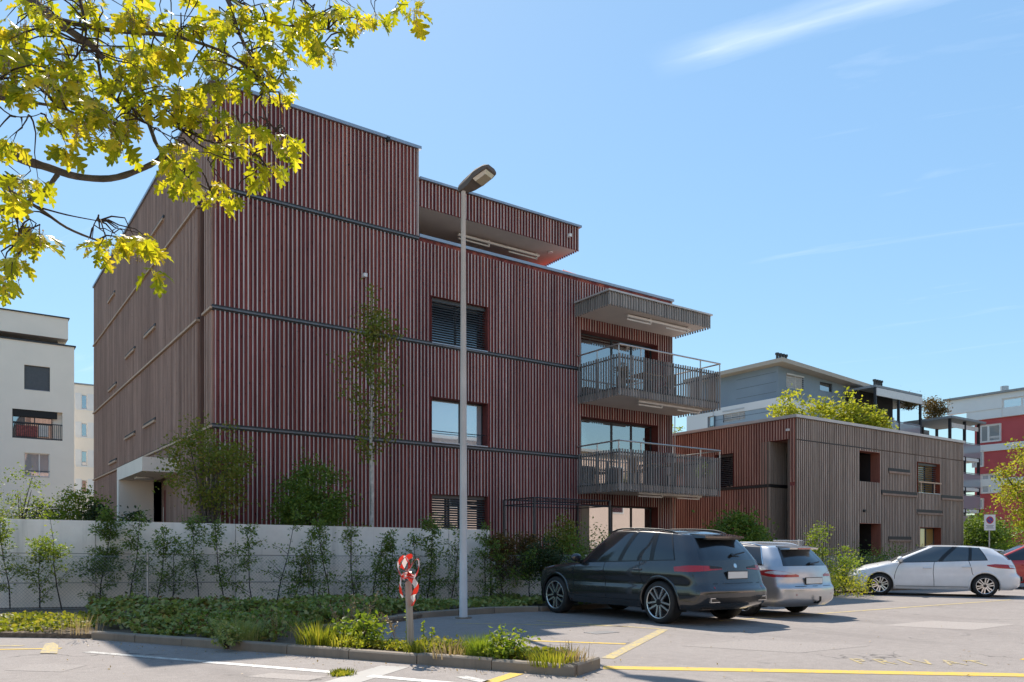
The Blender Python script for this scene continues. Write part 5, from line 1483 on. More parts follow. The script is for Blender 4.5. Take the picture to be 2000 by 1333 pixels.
# ---- white hatchback
hp = W(12.25, 23.4)
hatch_spec = dict(name='hatchback_car', label='white five door hatchback seen from its left side on the right', loc=(hp.x, hp.y, 0), rot=math.atan2(.872, -.484), paint=white_paint_,
    xf=2.23, xr=-2.23, W=.88, cowl=1.05, R=.318, arch=.36, axles=(1.33, -1.31), rim=.215, tw=.21, wheel_in=.02, spokes=6, style='twin', rim_mat=M['rim_silver'],
    rows=[(.20, 2.02, -2.06, .79, .34, .16, .28, .30, .26, .28, .75, .75, 0, 0), (.30, 2.17, -2.19, .85, .38, .18, .34, .34, .30, .32, .80, .81, 0, 0), (.44, 2.22, -2.23, .87, .40, .18, .36, .36, .32, .34, .82, .835, 0, 0),
          (.56, 2.23, -2.225, .88, .40, .18, .38, .36, .34, .34, .825, .845, 0, 0), (.66, 2.20, -2.15, .88, .40, .17, .40, .36, .34, .34, .82, .845, .04, 0), (.78, 2.15, -2.12, .88, .40, .17, .42, .36, .36, .36, .80, .84, .09, .02),
          (.88, 2.08, -2.07, .865, .40, .17, .44, .36, .38, .36, .77, .825, .15, .05), (.945, 1.98, -2.01, .835, .40, .17, .44, .36, .38, .36, .73, .79, .20, .09)],
    cabin=[(0, 1.32, -2.0, .82, .34, .17, .2, .22, .3, .30, .72, .78, 0, 0), (0, .88, -1.87, .76, .30, .18, .18, .22, .3, .30, .68, .71, .45, 0), (0, .30, -1.64, .64, .24, .18, .16, .2, .26, .28, .57, .58, .93, 0), (0, .24, -1.60, .59, .2, .18, .16, .2, .26, .28, .52, .53, 1, 0)],
    roof_z=1.41, roof_arc=.085, roof_mid=-.2, roof_crown=.045, hood_crown=.075, pillars=(.02, .42, .46, .72, .745, .95),
    side_glass=((.02, .42), (.46, .72), (.745, .90)), doors=(.92, -.06, -1.0), sill_z=.28, glass=M['car_glass_light'], mirror_x=.78, handles=(.10, -.86), handle_z=(.80, .84))
car, low, cab, q = make_car(hatch_spec)
lamp_pair(low, 'tail_lamp', (.50, None), [.79, .79, .81, .865], [.86, .905, .925, .90], M['lamp_red'], car, wrap=6)
lamp_pair(low, 'lamp_lens', (.56, None), [.81, .805, .82], [.85, .885, .895], M['lamp_clear'], car, wrap=-3, off=.008)
lamp_pair(low, 'reflector', (.62, .74), [.43, .43], [.45, .49], M['lamp_red'], car)
plate(car, low, .50, .26, .055)
b = MB(); zc = 1.31; b.hexa([(-1.44, -.42, zc - .03), (-1.44, .42, zc - .03), (-1.80, .40, zc - .03), (-1.80, -.40, zc - .03), (-1.44, -.42, zc + .045), (-1.44, .42, zc + .045), (-1.80, .40, zc + .0), (-1.80, -.40, zc + .0)]); b.build('rear_spoiler', [white_paint_], car)
p, n = low.at(rear_c(low, .55, .25), .26); b = MB(); b.tube([(p[0] + .15, p[1], .27), (p[0] - .03, p[1], .27)], .035, 12); b.build('exhaust', [M['chrome']], car)
b = MB(); b.tube([(0.05, 0, 1.44), (-.12, 0, 1.56)], .006, 5); b.build('aerial', [M['black_trim']], car)
for sd in (0, 1):
    cs = [5.5 + i * .9 for i in range(12)]; cs = cs if sd == 0 else [low.nc - c for c in cs]
    low.patch(cs, list(np.linspace(.60, .70, 12)), list(np.linspace(.66, .755, 12)), 'head_lamp', [M['lamp_clear']], car, .005)

# ---- red compact, mostly out of frame
rp = W(17.6, 27.4)
red_spec = dict(hatch_spec); red_spec.update(name='compact_car', label='red car cut off by the right edge behind the white hatchback', loc=(rp.x, rp.y, 0), paint=red_paint, glass=M['car_glass'], roof_z=1.47)
car, low, cab, q = make_car(red_spec)
lamp_pair(low, 'tail_lamp', (.50, None), [.79, .79, .81, .865], [.86, .905, .925, .90], M['lamp_red'], car, wrap=6)
plate(car, low, .50, .26, .055)
b = MB(); b.tube([(0.35, 0, 1.48), (.1, 0, 1.62)], .006, 5); b.build('aerial', [M['black_trim']], car)

# ================================================================== STREET FURNITURE
lp = W(-.943, 15.5)
sl = thing('street_lamp', 'tall grey steel street lamp with a weathered flat head at the bed edge', 'street lamp', lp)
b = MB(); b.tube([lp + Vector((0, 0, -.02)), lp + Vector((0, 0, 2)), lp + Vector((0, 0, 8.35))], [.080, .073, .043], 20); b.build('pole', [concrete_mat('lamp_post_zinc', (0.62, 0.60, 0.58), .35)], sl, True)
b = MB(); b.tube([lp + Vector((0, 0, -.01)), lp + Vector((0, 0, .025))], .16, 20); b.build('foot_plate', [M['kerb']], sl)
# luminaire: a tapering shell reaching out to the right and towards the street, tilted up
hd = (W(.86, -.50) - Vector((0, 0, 0))).normalized(); hs = Vector((-hd.y, hd.x, 0)); up = Vector((0, 0, 1))
base = lp + Vector((0, 0, 8.35))
def hp_(l, s, h): return base + hd * l * .82 + hs * s * 1.15 + up * (h * .95 + l * .24)
prof = [(-.10, .06, -.06, .08), (.05, .09, -.09, .11), (.22, .12, -.10, .13), (.42, .17, -.06, .14), (.66, .17, -.03, .12), (.78, .15, -.01, .07)]
b = MB(); ring = []
for (l, w_, zl, zh) in prof:
    ring.append([hp_(l, -w_, zl), hp_(l, w_, zl), hp_(l, w_, zl + (zh - zl) * .55), hp_(l, w_ * .6, zh), hp_(l, -w_ * .6, zh), hp_(l, -w_, zl + (zh - zl) * .55)])
for A_, B_ in zip(ring, ring[1:]):
    for k in range(6): b.face([A_[k], A_[(k + 1) % 6], B_[(k + 1) % 6], B_[k]])
b.face(ring[0][::-1]); b.face(ring[-1])
M['lamp_shell'] = concrete_mat('weathered_lamp_shell', (0.14, 0.115, 0.10), .8, False)
hdo = b.build('lamp_head', [M['lamp_shell']], sl)
b = MB()
lo = [hp_(.40, -.15, -.062), hp_(.40, .15, -.062), hp_(.74, .13, -.022), hp_(.74, -.13, -.022)]; li = [hp_(.44, -.11, -.12), hp_(.44, .11, -.12), hp_(.70, .10, -.085), hp_(.70, -.10, -.085)]
for k in range(4): b.face([lo[k], lo[(k + 1) % 4], li[(k + 1) % 4], li[k]])
b.face(li); b.build('diffuser', [glass_mat('lamp_diffuser', (0.55, 0.45, 0.30), .25)], hdo)

# stake with barrier tape
sb = gp(803, 1268, .1)
st = thing('wooden_stake', 'grey wooden stake standing in the sunlit planting island', 'stake', sb)
b = MB(); tp = sb + Vector((-.035, .01, 1.0)); n = .038
b.hexa([(sb.x - n, sb.y - .02, .02), (sb.x + n, sb.y - .02, .02), (sb.x + n, sb.y + .02, .02), (sb.x - n, sb.y + .02, .02), (tp.x - n, tp.y - .02, .93), (tp.x + n, tp.y - .02, .97), (tp.x + n, tp.y + .02, .97), (tp.x - n, tp.y + .02, .93)])
st2 = b.build('shaft', [timber('grey_stake_wood', [(0, (.32, .29, .26)), (1, (.40, .37, .33))], knots=(.2, .17, .15), k=.4)], st)
def tape_mat():
    m, nt, b_ = new_mat('barrier_tape')
    uvn = nt.nodes.new('ShaderNodeAttribute'); uvn.attribute_name = 'tape'
    sp = nt.nodes.new('ShaderNodeSeparateXYZ'); nt.links.new(uvn.outputs['Vector'], sp.inputs[0])
    ad = N(nt, 'ShaderNodeMath', operation='ADD'); nt.links.new(sp.outputs[0], ad.inputs[0]); nt.links.new(sp.outputs[1], ad.inputs[1])
    fr = N(nt, 'ShaderNodeMath', operation='FRACT'); nt.links.new(ad.outputs[0], fr.inputs[0])
    gt = N(nt, 'ShaderNodeMath', operation='GREATER_THAN'); gt.inputs[1].default_value = .42; nt.links.new(fr.outputs[0], gt.inputs[0])
    col = mixc(nt, gt.outputs[0], (.78, .76, .74), (.62, .035, .02))
    nt.links.new(col, b_.inputs['Base Color']); b_.inputs['Roughness'].default_value = .35
    tr = nt.nodes.new('ShaderNodeBsdfTranslucent'); nt.links.new(col, tr.inputs['Color']); mx = nt.nodes.new('ShaderNodeMixShader'); mx.inputs[0].default_value = .35
    nt.links.new(b_.outputs[0], mx.inputs[1]); nt.links.new(tr.outputs[0], mx.inputs[2]); nt.links.new(mx.outputs[0], nt.nodes['Material Output'].inputs[0])
    return m
tm_ = tape_mat()
tpx = thing('barrier_tape', 'bundle of red and white barrier tape knotted round the wooden stake', 'barrier tape', (tp.x, tp.y, .75))
def ribbon(pts, w, parent, name='tape_loop', tw=None, seed=0):
    rr = random.Random(seed); V = []; F = []; A = []
    # smooth the path
    P = [Vector(p) for p in pts]; Q = []
    for i in range(len(P) - 1):
        for k in range(6):
            t = k / 6; p0, p1, p2, p3 = P[max(i - 1, 0)], P[i], P[i + 1], P[min(i + 2, len(P) - 1)]
            Q.append(.5 * ((2 * p1) + (-p0 + p2) * t + (2 * p0 - 5 * p1 + 4 * p2 - p3) * t * t + (-p0 + 3 * p1 - 3 * p2 + p3) * t ** 3))
    Q.append(P[-1]); s = rr.random()
    nrm = Vector((rr.uniform(-1, 1), rr.uniform(-1, 1), rr.uniform(-.4, .4))).normalized()
    for i, p in enumerate(Q):
        d = (Q[min(i + 1, len(Q) - 1)] - Q[max(i - 1, 0)]).normalized()
        nrm = (nrm - d * nrm.dot(d)); nrm.normalize()
        nrm = (Quaternion(d, rr.uniform(-.12, .12)) @ nrm)
        if i: s += (Q[i] - Q[i - 1]).length / .20
        V += [p - nrm * w / 2, p + d * rr.uniform(-.004, .004), p + nrm * w / 2]; A += [(s, 0, 0), (s, .12, 0), (s, .24, 0)]
    for i in range(len(Q) - 1):
        F += [(3 * i, 3 * i + 1, 3 * i + 4, 3 * i + 3), (3 * i + 1, 3 * i + 2, 3 * i + 5, 3 * i + 4)]
    o = mesh_obj(name, V, F, [tm_], parent, None, True)
    at = o.data.attributes.new('tape', 'FLOAT_VECTOR', 'POINT'); at.data.foreach_set('vector', [c for a in A for c in a])
    return o
T = lambda x, y, z: tp + SRv * x * .78 + SFv * y + Vector((0, 0, z - 1.0))
SRv = Vector((SR[0], SR[1], 0)); SFv = Vector((SF[0], SF[1], 0))
ribbon([T(-.05, -.05, .86), T(-.13, -.06, .95), T(-.15, -.04, 1.06), T(-.06, -.03, 1.16), T(.02, -.05, 1.08), T(.0, -.06, .96)], .07, tpx, seed=1)
ribbon([T(.0, -.06, .93), T(.09, -.05, 1.08), T(.16, -.03, 1.12), T(.17, -.04, 1.0), T(.10, -.06, .90), T(.0, -.06, .92)], .065, tpx, seed=5)
ribbon([T(-.03, -.05, .95), T(.06, -.06, .88), T(.13, -.05, .80), T(.13, -.03, .74), T(.08, -.04, .66), T(.10, -.03, .60), T(.06, -.03, .54)], .07, tpx, seed=8)
ribbon([T(-.06, -.05, .95), T(-.11, -.05, .86), T(-.12, -.03, .74), T(-.08, -.04, .64)], .06, tpx, seed=11)
ribbon([T(-.06, -.045, .90), T(.06, -.05, .93), T(.07, .04, .92), T(-.06, .045, .90), T(-.07, -.045, .94), T(.06, -.05, .96)], .06, tpx, seed=14)
ribbon([T(-.10, -.02, 1.0), T(-.02, .0, 1.13), T(.07, -.02, 1.15), T(.05, -.06, 1.03), T(-.04, -.07, .98)], .065, tpx, seed=19)

bwood = timber('balcony_wood', [(0, (.30, .16, .08)), (1, (.42, .24, .13))], k=.3)
def btable(label, x, y, z):
    t = thing('balcony_table', label, 'table', (x, y, z)); b = MB(); b.box(x - .55, x + .55, y - .38, y + .38, z + .70, z + .74); b.build('table_top', [bwood], t)
    for sx in (-.48, .48):
        for sy in (-.32, .32): b = MB(); b.box(x + sx - .025, x + sx + .025, y + sy - .025, y + sy + .025, z, z + .70); b.build('leg', [M['dark_metal']], t)
def bchair(label, x, y, z, back):
    t = thing('balcony_chair', label, 'chair', (x, y, z), group='chairs on the balconies'); b = MB(); b.box(x - .22, x + .22, y - .22, y + .22, z + .43, z + .47); b.build('seat', [bwood], t)
    b = MB(); b.box(x - .22 if back > 0 else x + .18, x - .18 if back > 0 else x + .22, y - .22, y + .22, z + .50, z + .92); b.build('backrest', [bwood], t)
    for sx in (-.19, .19):
        for sy in (-.19, .19): b = MB(); b.box(x + sx - .018, x + sx + .018, y + sy - .018, y + sy + .018, z, z + .43); b.build('leg', [M['dark_metal']], t)
btable('wooden table on the lower balcony behind the slats', 20.3, 19.9, 3.53); bchair('wooden chair left of the table on the lower balcony', 19.4, 19.9, 3.53, 1); bchair('wooden chair right of the table on the lower balcony', 21.3, 19.9, 3.53, -1)
btable('wooden table on the upper balcony behind the slats', 20.0, 20.0, 6.63); bchair('wooden chair left of the table on the upper balcony', 19.1, 20.0, 6.63, 1); bchair('wooden chair right of the table on the upper balcony', 21.0, 20.0, 6.63, -1)
# steel trellis frame in front of the facade
tf = thing('steel_trellis', 'dark thin steel pergola frame standing against the ground floor battens', 'pergola', (15.5, 19.6, .62))
tx0_, tx1_ = 14.55, 17.6; tz = 2.9
for nm, segs in (('upright', [((tx0_, 19.3), (tx0_, 19.3)), ((tx1_, 19.3), (tx1_, 19.3)), ((tx0_, 20.9), (tx0_, 20.9)), ((tx1_, 20.9), (tx1_, 20.9))]),):
    for (p, q_) in segs:
        b = MB(); b.box(p[0] - .03, p[0] + .03, p[1] - .03, p[1] + .03, .6, tz); b.build(nm, [M['dark_metal']], tf)
b = MB()
for zz in (tz, tz - .18):
    b.tube([(tx0_, 19.3, zz), (tx1_, 19.3, zz)], .018, 6); b.tube([(tx0_, 20.9, zz), (tx1_, 20.9, zz)], .018, 6); b.tube([(tx0_, 19.3, zz), (tx0_, 20.9, zz)], .018, 6); b.tube([(tx1_, 19.3, zz), (tx1_, 20.9, zz)], .018, 6)
b.build('top_frame', [M['dark_metal']], tf)
for k in range(1, 8):
    x = tx0_ + (tx1_ - tx0_) * k / 8; b = MB(); b.tube([(x, 19.3, tz + .01), (x, 20.9, tz + .01)], .01, 5); b.build('rod', [M['dark_metal']], tf)

# terrace railing seen over the dark car
tr = thing('terrace_railing', 'low light wire railing on the terrace right of the tall timber house', 'railing', (22.6, 16.3, .6))
b = MB()
for zz in (1.25, 1.62): b.tube([(18.6, 16.4, zz), (23.6, 16.3, zz)], .018, 6)
b.build('rail', [M['white_metal']], tr)
for x in (18.7, 20.3, 21.9, 23.5):
    b = MB(); b.tube([(x, 16.37, .55), (x, 16.37, 1.66)], .02, 6); b.build('post', [M['white_metal']], tr)
b = MB()
for k in range(26):
    x = 21.95 + k * .06; b.tube([(x, 16.35, 1.27), (x + .33, 16.34, 1.60)], .005, 3); b.tube([(x + .33, 16.36, 1.27), (x, 16.35, 1.60)], .005, 3)
o = b.build('wire_mesh', [M['white_metal']], tr); o['kind'] = 'stuff'

# no parking sign before the hedge
sg = ud(1932, 33.5); 
ns_ = thing('no_parking_sign', 'white no parking sign with a round blue and red symbol before the hedge', 'sign', sg)
fwd = (Vector((0, 0, 0)) - Vector((sg.x, sg.y, 0))).normalized(); rt = Vector((fwd.y, -fwd.x, 0)) * -1
rt = Vector((SR[0], SR[1], 0)); fn = Vector((-SF[0], -SF[1], 0))
zc = zv(1021, 33.5)
def sq(w_, h_, off, cx=0, cz=0): return [sg + rt * (cx + s * w_) + fn * off + Vector((0, 0, zc + cz + h)) for s, h in ((-1, -h_), (1, -h_), (1, h_), (-1, h_))]
b = MB(); pan = sq(.235, .33, .03) + sq(.235, .33, .05); b.hexa(pan); b.build('panel', [M['white_wall']], ns_)
b = MB(); b.tube([sg, sg + Vector((0, 0, zc + .33))], .03, 8); b.build('post', [M['steel']], ns_)
def disc(r, off, mat, name):
    b = MB(); b.face([sg + fn * off + rt * (r * math.cos(2 * math.pi * k / 28)) + Vector((0, 0, zc + .10 + r * math.sin(2 * math.pi * k / 28))) for k in range(28)]); b.build(name, [mat], ns_)
sign_red = plain('sign_red', (.50, .03, .03), .5, var=.03); sign_blue = plain('sign_blue', (.03, .06, .30), .5, var=.03)
disc(.155, .054, sign_red, 'red_ring'); disc(.115, .057, sign_blue, 'blue_disc')
b = MB(); a = math.radians(-45); d1_ = rt * math.cos(a) + Vector((0, 0, math.sin(a))); d2_ = rt * -math.sin(a) + Vector((0, 0, math.cos(a))); c_ = sg + fn * .060 + Vector((0, 0, zc + .10))
b.face([c_ - d1_ * .125 - d2_ * .016, c_ + d1_ * .125 - d2_ * .016, c_ + d1_ * .125 + d2_ * .016, c_ - d1_ * .125 + d2_ * .016]); b.build('red_bar', [sign_red], ns_)
b = MB()
for k in range(3): b.face(sq(.16 - .03 * (k % 2), .012, .054, 0, -.13 - .05 * k))
b.build('text_line', [M['grey_roof']], ns_)

# ================================================================== PLANTS
def leaf_cloud(name, pos, size, mat, parent, seed=0, up_bias=.3, aspect=.55, nrm=None, fold=.12):
    rng = np.random.default_rng(seed)
    pos = np.asarray(pos, float); n = len(pos)
    d = rng.normal(size=(n, 3)); d[:, 2] *= .7
    d /= np.linalg.norm(d, axis=1, keepdims=True)
    u = rng.normal(size=(n, 3)); u[:, 2] += up_bias * 2
    s = np.cross(d, u); s /= np.linalg.norm(s, axis=1, keepdims=True) + 1e-9
    nn = np.cross(s, d)
    L = (size * rng.uniform(.65, 1.3, n))[:, None]
    V = np.stack([pos, pos + d * L * .5 + s * L * aspect * .5 + nn * L * fold, pos + d * L, pos + d * L * .5 - s * L * aspect * .5 + nn * L * fold], 1).reshape(-1, 3)
    idx = np.arange(n)[:, None] * 4
    me = bpy.data.meshes.new(name)
    me.vertices.add(4 * n); me.vertices.foreach_set('co', V.ravel())
    tri = np.concatenate([idx + [[0, 1, 2]], idx + [[0, 2, 3]]], 1).reshape(-1)
    me.loops.add(6 * n); me.loops.foreach_set('vertex_index', tri)
    me.polygons.add(2 * n); me.polygons.foreach_set('loop_start', np.arange(2 * n) * 3); me.polygons.foreach_set('loop_total', np.full(2 * n, 3))
    me.materials.append(mat); me.update(calc_edges=True)
    return link(bpy.data.objects.new(name, me), parent)
def clumps(center, rad, ncl, nl, sig, seed, shell=.55, flat=1.0, profile=None):
    "leaf positions: clumps spread through an ellipsoid"
    rng = np.random.default_rng(seed); out = []
    c = np.array(center); r = np.array(rad)
    k = 0
    while k < ncl:
        v = rng.normal(size=3); v /= np.linalg.norm(v); q = rng.uniform(shell, 1.0) ** .6 if rng.random() < .75 else rng.uniform(.1, .8)
        p = v * q
        if profile and rng.random() > profile(p[2]): continue
        m = int(nl * rng.uniform(.5, 1.5)); s = sig * rng.uniform(.6, 1.4)
        out.append(c + p * r + rng.normal(size=(m, 3)) * s * np.array([1, 1, .8])); k += 1
    return np.concatenate(out)
def shrub(name, label, cat, loc, h, w, mat, leaf, ncl=60, nl=60, stems=5, seed=1, z0=None, group=None, lift=.0, stem_mat='twig', sig=None, profile=None, shell=.5, d=None):
    loc = Vector(loc); t = thing(name, label, cat, loc, group=group)
    rr = random.Random(seed); d = d or w
    b = MB()
    for k in range(stems):
        a = rr.uniform(0, 6.28); e = loc + Vector((math.cos(a) * w * .3 * rr.random(), math.sin(a) * d * .3 * rr.random(), h * rr.uniform(.6, .9)))
        s0 = loc + Vector((rr.uniform(-.05, .05), rr.uniform(-.05, .05), -.05)); mid = s0.lerp(e, .5) + Vector((rr.uniform(-.08, .08), rr.uniform(-.08, .08), 0)) * w * .5
        b.tube([s0, mid, e], [.012 + .008 * h, .009 + .004 * h, .004], 5)
    b.build('stem', [M[stem_mat]], t)
    pos = clumps(loc + Vector((0, 0, lift + (h - lift) / 2)), (w / 2, d / 2, (h - lift) / 2), ncl, nl, sig or .11 * w, seed, shell, profile=profile)
    pos[:, 2] = np.maximum(pos[:, 2], loc.z + .01)
    o = leaf_cloud('foliage', pos, leaf, M[mat], t, seed)
    return t
def potted(label, x, y, z, mat, seed):
    t = shrub('potted_plant', label, 'plant', (x, y, z + .32), .55, .5, mat, .07, 14, 24, seed=seed)
    b = MB(); b.tube([(x, y, z), (x, y, z + .36)], [.12, .17], 14); b.build('pot', [M['kerb']], t)
potted('potted plant at the right end of the lower balcony', 22.35, 19.5, 3.53, 'leaf_green', 90); potted('potted plant at the left end of the upper balcony', 18.3, 19.5, 6.63, 'leaf_rust', 91)
# young upright tree with a pale trunk before the facade
tb_ = W(-3.63, 20.6, 1.5)
t = thing('young_tree', 'slender young tree with a pale spotted trunk before the red facade', 'tree', tb_)
b = MB(); b.tube([tb_, tb_ + Vector((.02, 0, 1.2)), tb_ + Vector((0, .02, 2.4)), tb_ + Vector((.04, .02, 4.2)), tb_ + Vector((.02, 0, 6.4))], [.062, .052, .045, .028, .008], 10)
trunk = b.build('trunk', [M['bark_pale']], t, True)
rr = random.Random(3); pos = []; b = MB(); rng = np.random.default_rng(5)
for k in range(26):
    z0 = 2.0 + 3.9 * (k / 26) ; a = rr.uniform(0, 6.28); ln = (1.0 - abs(z0 - 3.4) / 3.6) * rr.uniform(.55, 1.05)
    s0 = tb_ + Vector((.02, .01, z0)); e = s0 + Vector((math.cos(a) * ln, math.sin(a) * ln, ln * rr.uniform(.7, 1.4)))
    b.tube([s0, s0.lerp(e, .5) + Vector((0, 0, -.04)), e], [.014, .009, .004], 5)
    for f in np.linspace(.3, 1.05, 6):
        p = np.array(s0.lerp(e, f)); pos.append(p + rng.normal(size=(17, 3)) * [.12, .12, .10])
for zz in np.linspace(4.6, 6.5, 7): pos.append(np.array(tb_ + Vector((.03, 0, zz))) + rng.normal(size=(int(40 - 4 * (zz - 4.6)), 3)) * [.10, .10, .13])
b.build('branch', [M['bark']], trunk); leaf_cloud('crown', np.concatenate(pos), .10, M['leaf_olive'], t, 4)
# shrubs in the raised garden
shrub('round_shrub', 'dense round green shrub before the red facade, left of the young tree', 'shrub', W(-5.05, 20.3, 1.5), 2.1, 1.75, 'leaf_green', .085, 110, 70, seed=11, sig=.14, profile=lambda z: 1 if z < .2 else 1.15 - .5 * z)
shrub('maple_shrub', 'tall loose bronze green shrub at the corner of the timber house', 'shrub', W(-7.22, 19.25, 1.5), 3.0, 2.0, 'leaf_olive', .085, 95, 62, stems=14, seed=12, sig=.15, lift=.5, stem_mat='bark')
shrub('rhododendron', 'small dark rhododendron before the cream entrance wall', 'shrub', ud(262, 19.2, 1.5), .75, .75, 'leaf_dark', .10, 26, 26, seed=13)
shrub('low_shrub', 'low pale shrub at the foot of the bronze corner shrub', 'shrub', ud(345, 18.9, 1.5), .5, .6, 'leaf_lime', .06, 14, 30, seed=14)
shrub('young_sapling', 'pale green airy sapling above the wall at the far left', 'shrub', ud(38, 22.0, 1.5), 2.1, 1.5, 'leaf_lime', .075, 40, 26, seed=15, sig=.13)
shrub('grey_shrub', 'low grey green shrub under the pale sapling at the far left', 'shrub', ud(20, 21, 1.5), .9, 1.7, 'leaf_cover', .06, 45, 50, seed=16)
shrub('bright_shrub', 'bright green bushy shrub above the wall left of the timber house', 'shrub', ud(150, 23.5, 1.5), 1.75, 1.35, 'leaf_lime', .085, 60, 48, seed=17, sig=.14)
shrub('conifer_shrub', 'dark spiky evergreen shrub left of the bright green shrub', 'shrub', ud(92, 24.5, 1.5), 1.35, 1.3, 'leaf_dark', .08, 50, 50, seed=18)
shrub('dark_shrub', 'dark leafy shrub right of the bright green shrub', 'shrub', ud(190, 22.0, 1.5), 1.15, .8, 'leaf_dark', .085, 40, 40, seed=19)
shrub('low_shrub', 'small low shrub right of the pale young trunk on the wall', 'shrub', ud(700, 20.2, 1.5), .5, .7, 'leaf_olive', .06, 14, 30, seed=20)
# terrace shrubs
for i, (u, D, h, w, m, lab) in enumerate(((982, 18.9, 1.15, .75, 'leaf_rust', 'rusty upright shrub next to the end of the tall concrete wall'), (1025, 19.6, 1.25, .8, 'leaf_rust', 'rusty upright shrub in the middle of the trellis bed'),
        (1100, 20.4, 1.55, .9, 'leaf_olive', 'tall olive shrub below the right trellis post'), (1150, 19.8, 1.2, 1.7, 'leaf_green', 'broad green shrub left of the dark car roof'), (1060, 18.6, .9, 1.0, 'leaf_dark', 'dark low shrub behind the low garden wall'))):
    z_ = .62
    shrub('terrace_shrub', lab, 'shrub', ud(u, D, z_), h, w, m, .07, 55, 46, seed=30 + i, group='shrubs on the lower terrace')
shrub('laurel_hedge', 'glossy laurel hedge beside the low timber house above the silver car', 'hedge', ud(1443, 24.6, .3), 2.15, 2.15, 'leaf_green', .12, 150, 55, seed=40, sig=.17, d=1.4)
for i, (u, D, h, w, m, lab) in enumerate(((1600, 24.3, 2.0, .9, 'leaf_lime', 'tall pale green shoots before the low timber house'), (1650, 24.2, 1.35, 1.1, 'leaf_lime', 'pale green shrub behind the silver car'), (1560, 24.6, 1.1, 1.0, 'leaf_lime', 'pale shrub above the silver car roof'),
        (1695, 26.2, 1.35, 1.3, 'leaf_green', 'green shrub before the dark door of the low house'), (1745, 26.4, 1.4, 1.3, 'leaf_sap', 'dark green shrub before the grey battens above the white car'), (1800, 27.0, 1.2, 1.2, 'leaf_sap', 'dark green shrub before the amber door'), (1632, 22.4, .5, 1.6, 'leaf_yellow', 'yellow green weeds at the kerb before the white car'))):
    shrub('garden_shrub', lab, 'shrub', ud(u, D, .07), h, w, m, .075, 40, 34, seed=50 + i, group='shrubs before the low house')
shrub('opposite_hedge', 'loose hedge across the car park, mirrored in the ground floor windows', 'hedge', (14, -10, 0), 4.2, 40, 'leaf_green', .3, 340, 60, seed=66, sig=.45, d=1.6)
# hedges and trees at the right
shrub('garden_hedge', 'trimmed green hedge behind the no parking sign', 'hedge', ud(1925, 37.5, .3), 2.6, 3.4, 'leaf_green', .14, 200, 60, seed=60, sig=.26, d=2.2)
shrub('low_hedge', 'low bright hedge in the sun at the right edge', 'hedge', ud(1985, 34.0, .3), 1.25, 3.6, 'leaf_lime', .10, 130, 50, seed=61, sig=.2, d=1.4)
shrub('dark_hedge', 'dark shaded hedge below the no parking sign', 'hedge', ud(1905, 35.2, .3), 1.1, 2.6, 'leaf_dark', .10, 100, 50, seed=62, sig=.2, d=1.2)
def tree(name, label, loc, h, w, trunk_h, mat, leaf, ncl, nl, seed, group=None, profile=None, sig=None):
    loc = Vector(loc); t = thing(name, label, 'tree', loc, group=group); rr = random.Random(seed)
    b = MB(); b.tube([loc + Vector((0, 0, -.1)), loc + Vector((.05, .02, trunk_h)), loc + Vector((0, .05, h * .85))], [.03 * h ** .8, .022 * h ** .8, .01], 8)
    tk = b.build('trunk', [M['bark']], t, True)
    b = MB()
    for k in range(9):
        a = rr.uniform(0, 6.28); z0 = trunk_h + (h - trunk_h) * rr.uniform(0, .6); e = loc + Vector((math.cos(a) * w * .38, math.sin(a) * w * .38, z0 + (h - z0) * .5))
        b.tube([loc + Vector((0, 0, z0)), e], [.03, .008], 5)
    b.build('limb', [M['bark']], tk)
    pos = clumps(loc + Vector((0, 0, trunk_h + (h - trunk_h) / 2)), (w / 2, w / 2, (h - trunk_h) / 2), ncl, nl, sig or .09 * w, seed, .45, profile=profile)
    leaf_cloud('crown', pos, leaf, M[mat], t, seed); return t
def zt_(v, D): return zv(v, D)
for i, (u, vt, D, wpx, lab) in enumerate(((1545, 757, 40, 80, 'yellow green tree behind the low house roof corner, leftmost of its row'), (1600, 765, 39, 90, 'broad yellow green tree in the middle behind the low house roof'), (1655, 772, 38.5, 80, 'yellow green tree behind the low house roof, third of its row'), (1700, 788, 38, 80, 'yellow green tree behind the low house roof, nearest the metal balcony'))):
    h = zt_(vt, D); tree('garden_tree', lab, ud(u, D, 0), h, wpx / FPX * D * 1.05, 2.0, 'leaf_yellow', .19, 200, 46, 70 + i, 'trees behind the low house')
tree('street_tree', 'bright yellow green tree cut by the right edge before the red block', ud(2003, 41, .3), zt_(868, 41), 2.6, 1.6, 'leaf_yellow', .16, 110, 42, 80)
tree('far_tree', 'small far tree between the tall house and the blue grey block', ud(1330, 62, 0), zt_(822, 62), 3.2, 3, 'leaf_lime', .22, 60, 30, 81)
ppx, ppz = hit_y(1825, 812, BYc - .6)
shrub('roof_plant', 'bushy orange green potted plant on the terrace of the blue grey block', 'plant', (ppx, BYc - .6, ppz - .2), 1.5, 2.0, 'leaf_rust', .14, 60, 40, seed=83, d=1.4)
ppx, ppz = hit_y(1770, 792, BYc - .3)
shrub('roof_plant', 'low autumn coloured plant on the parapet of the blue grey block', 'plant', (ppx, BYc - .5, ppz - .3), .8, 2.2, 'leaf_rust', .12, 40, 30, seed=84, d=.8)

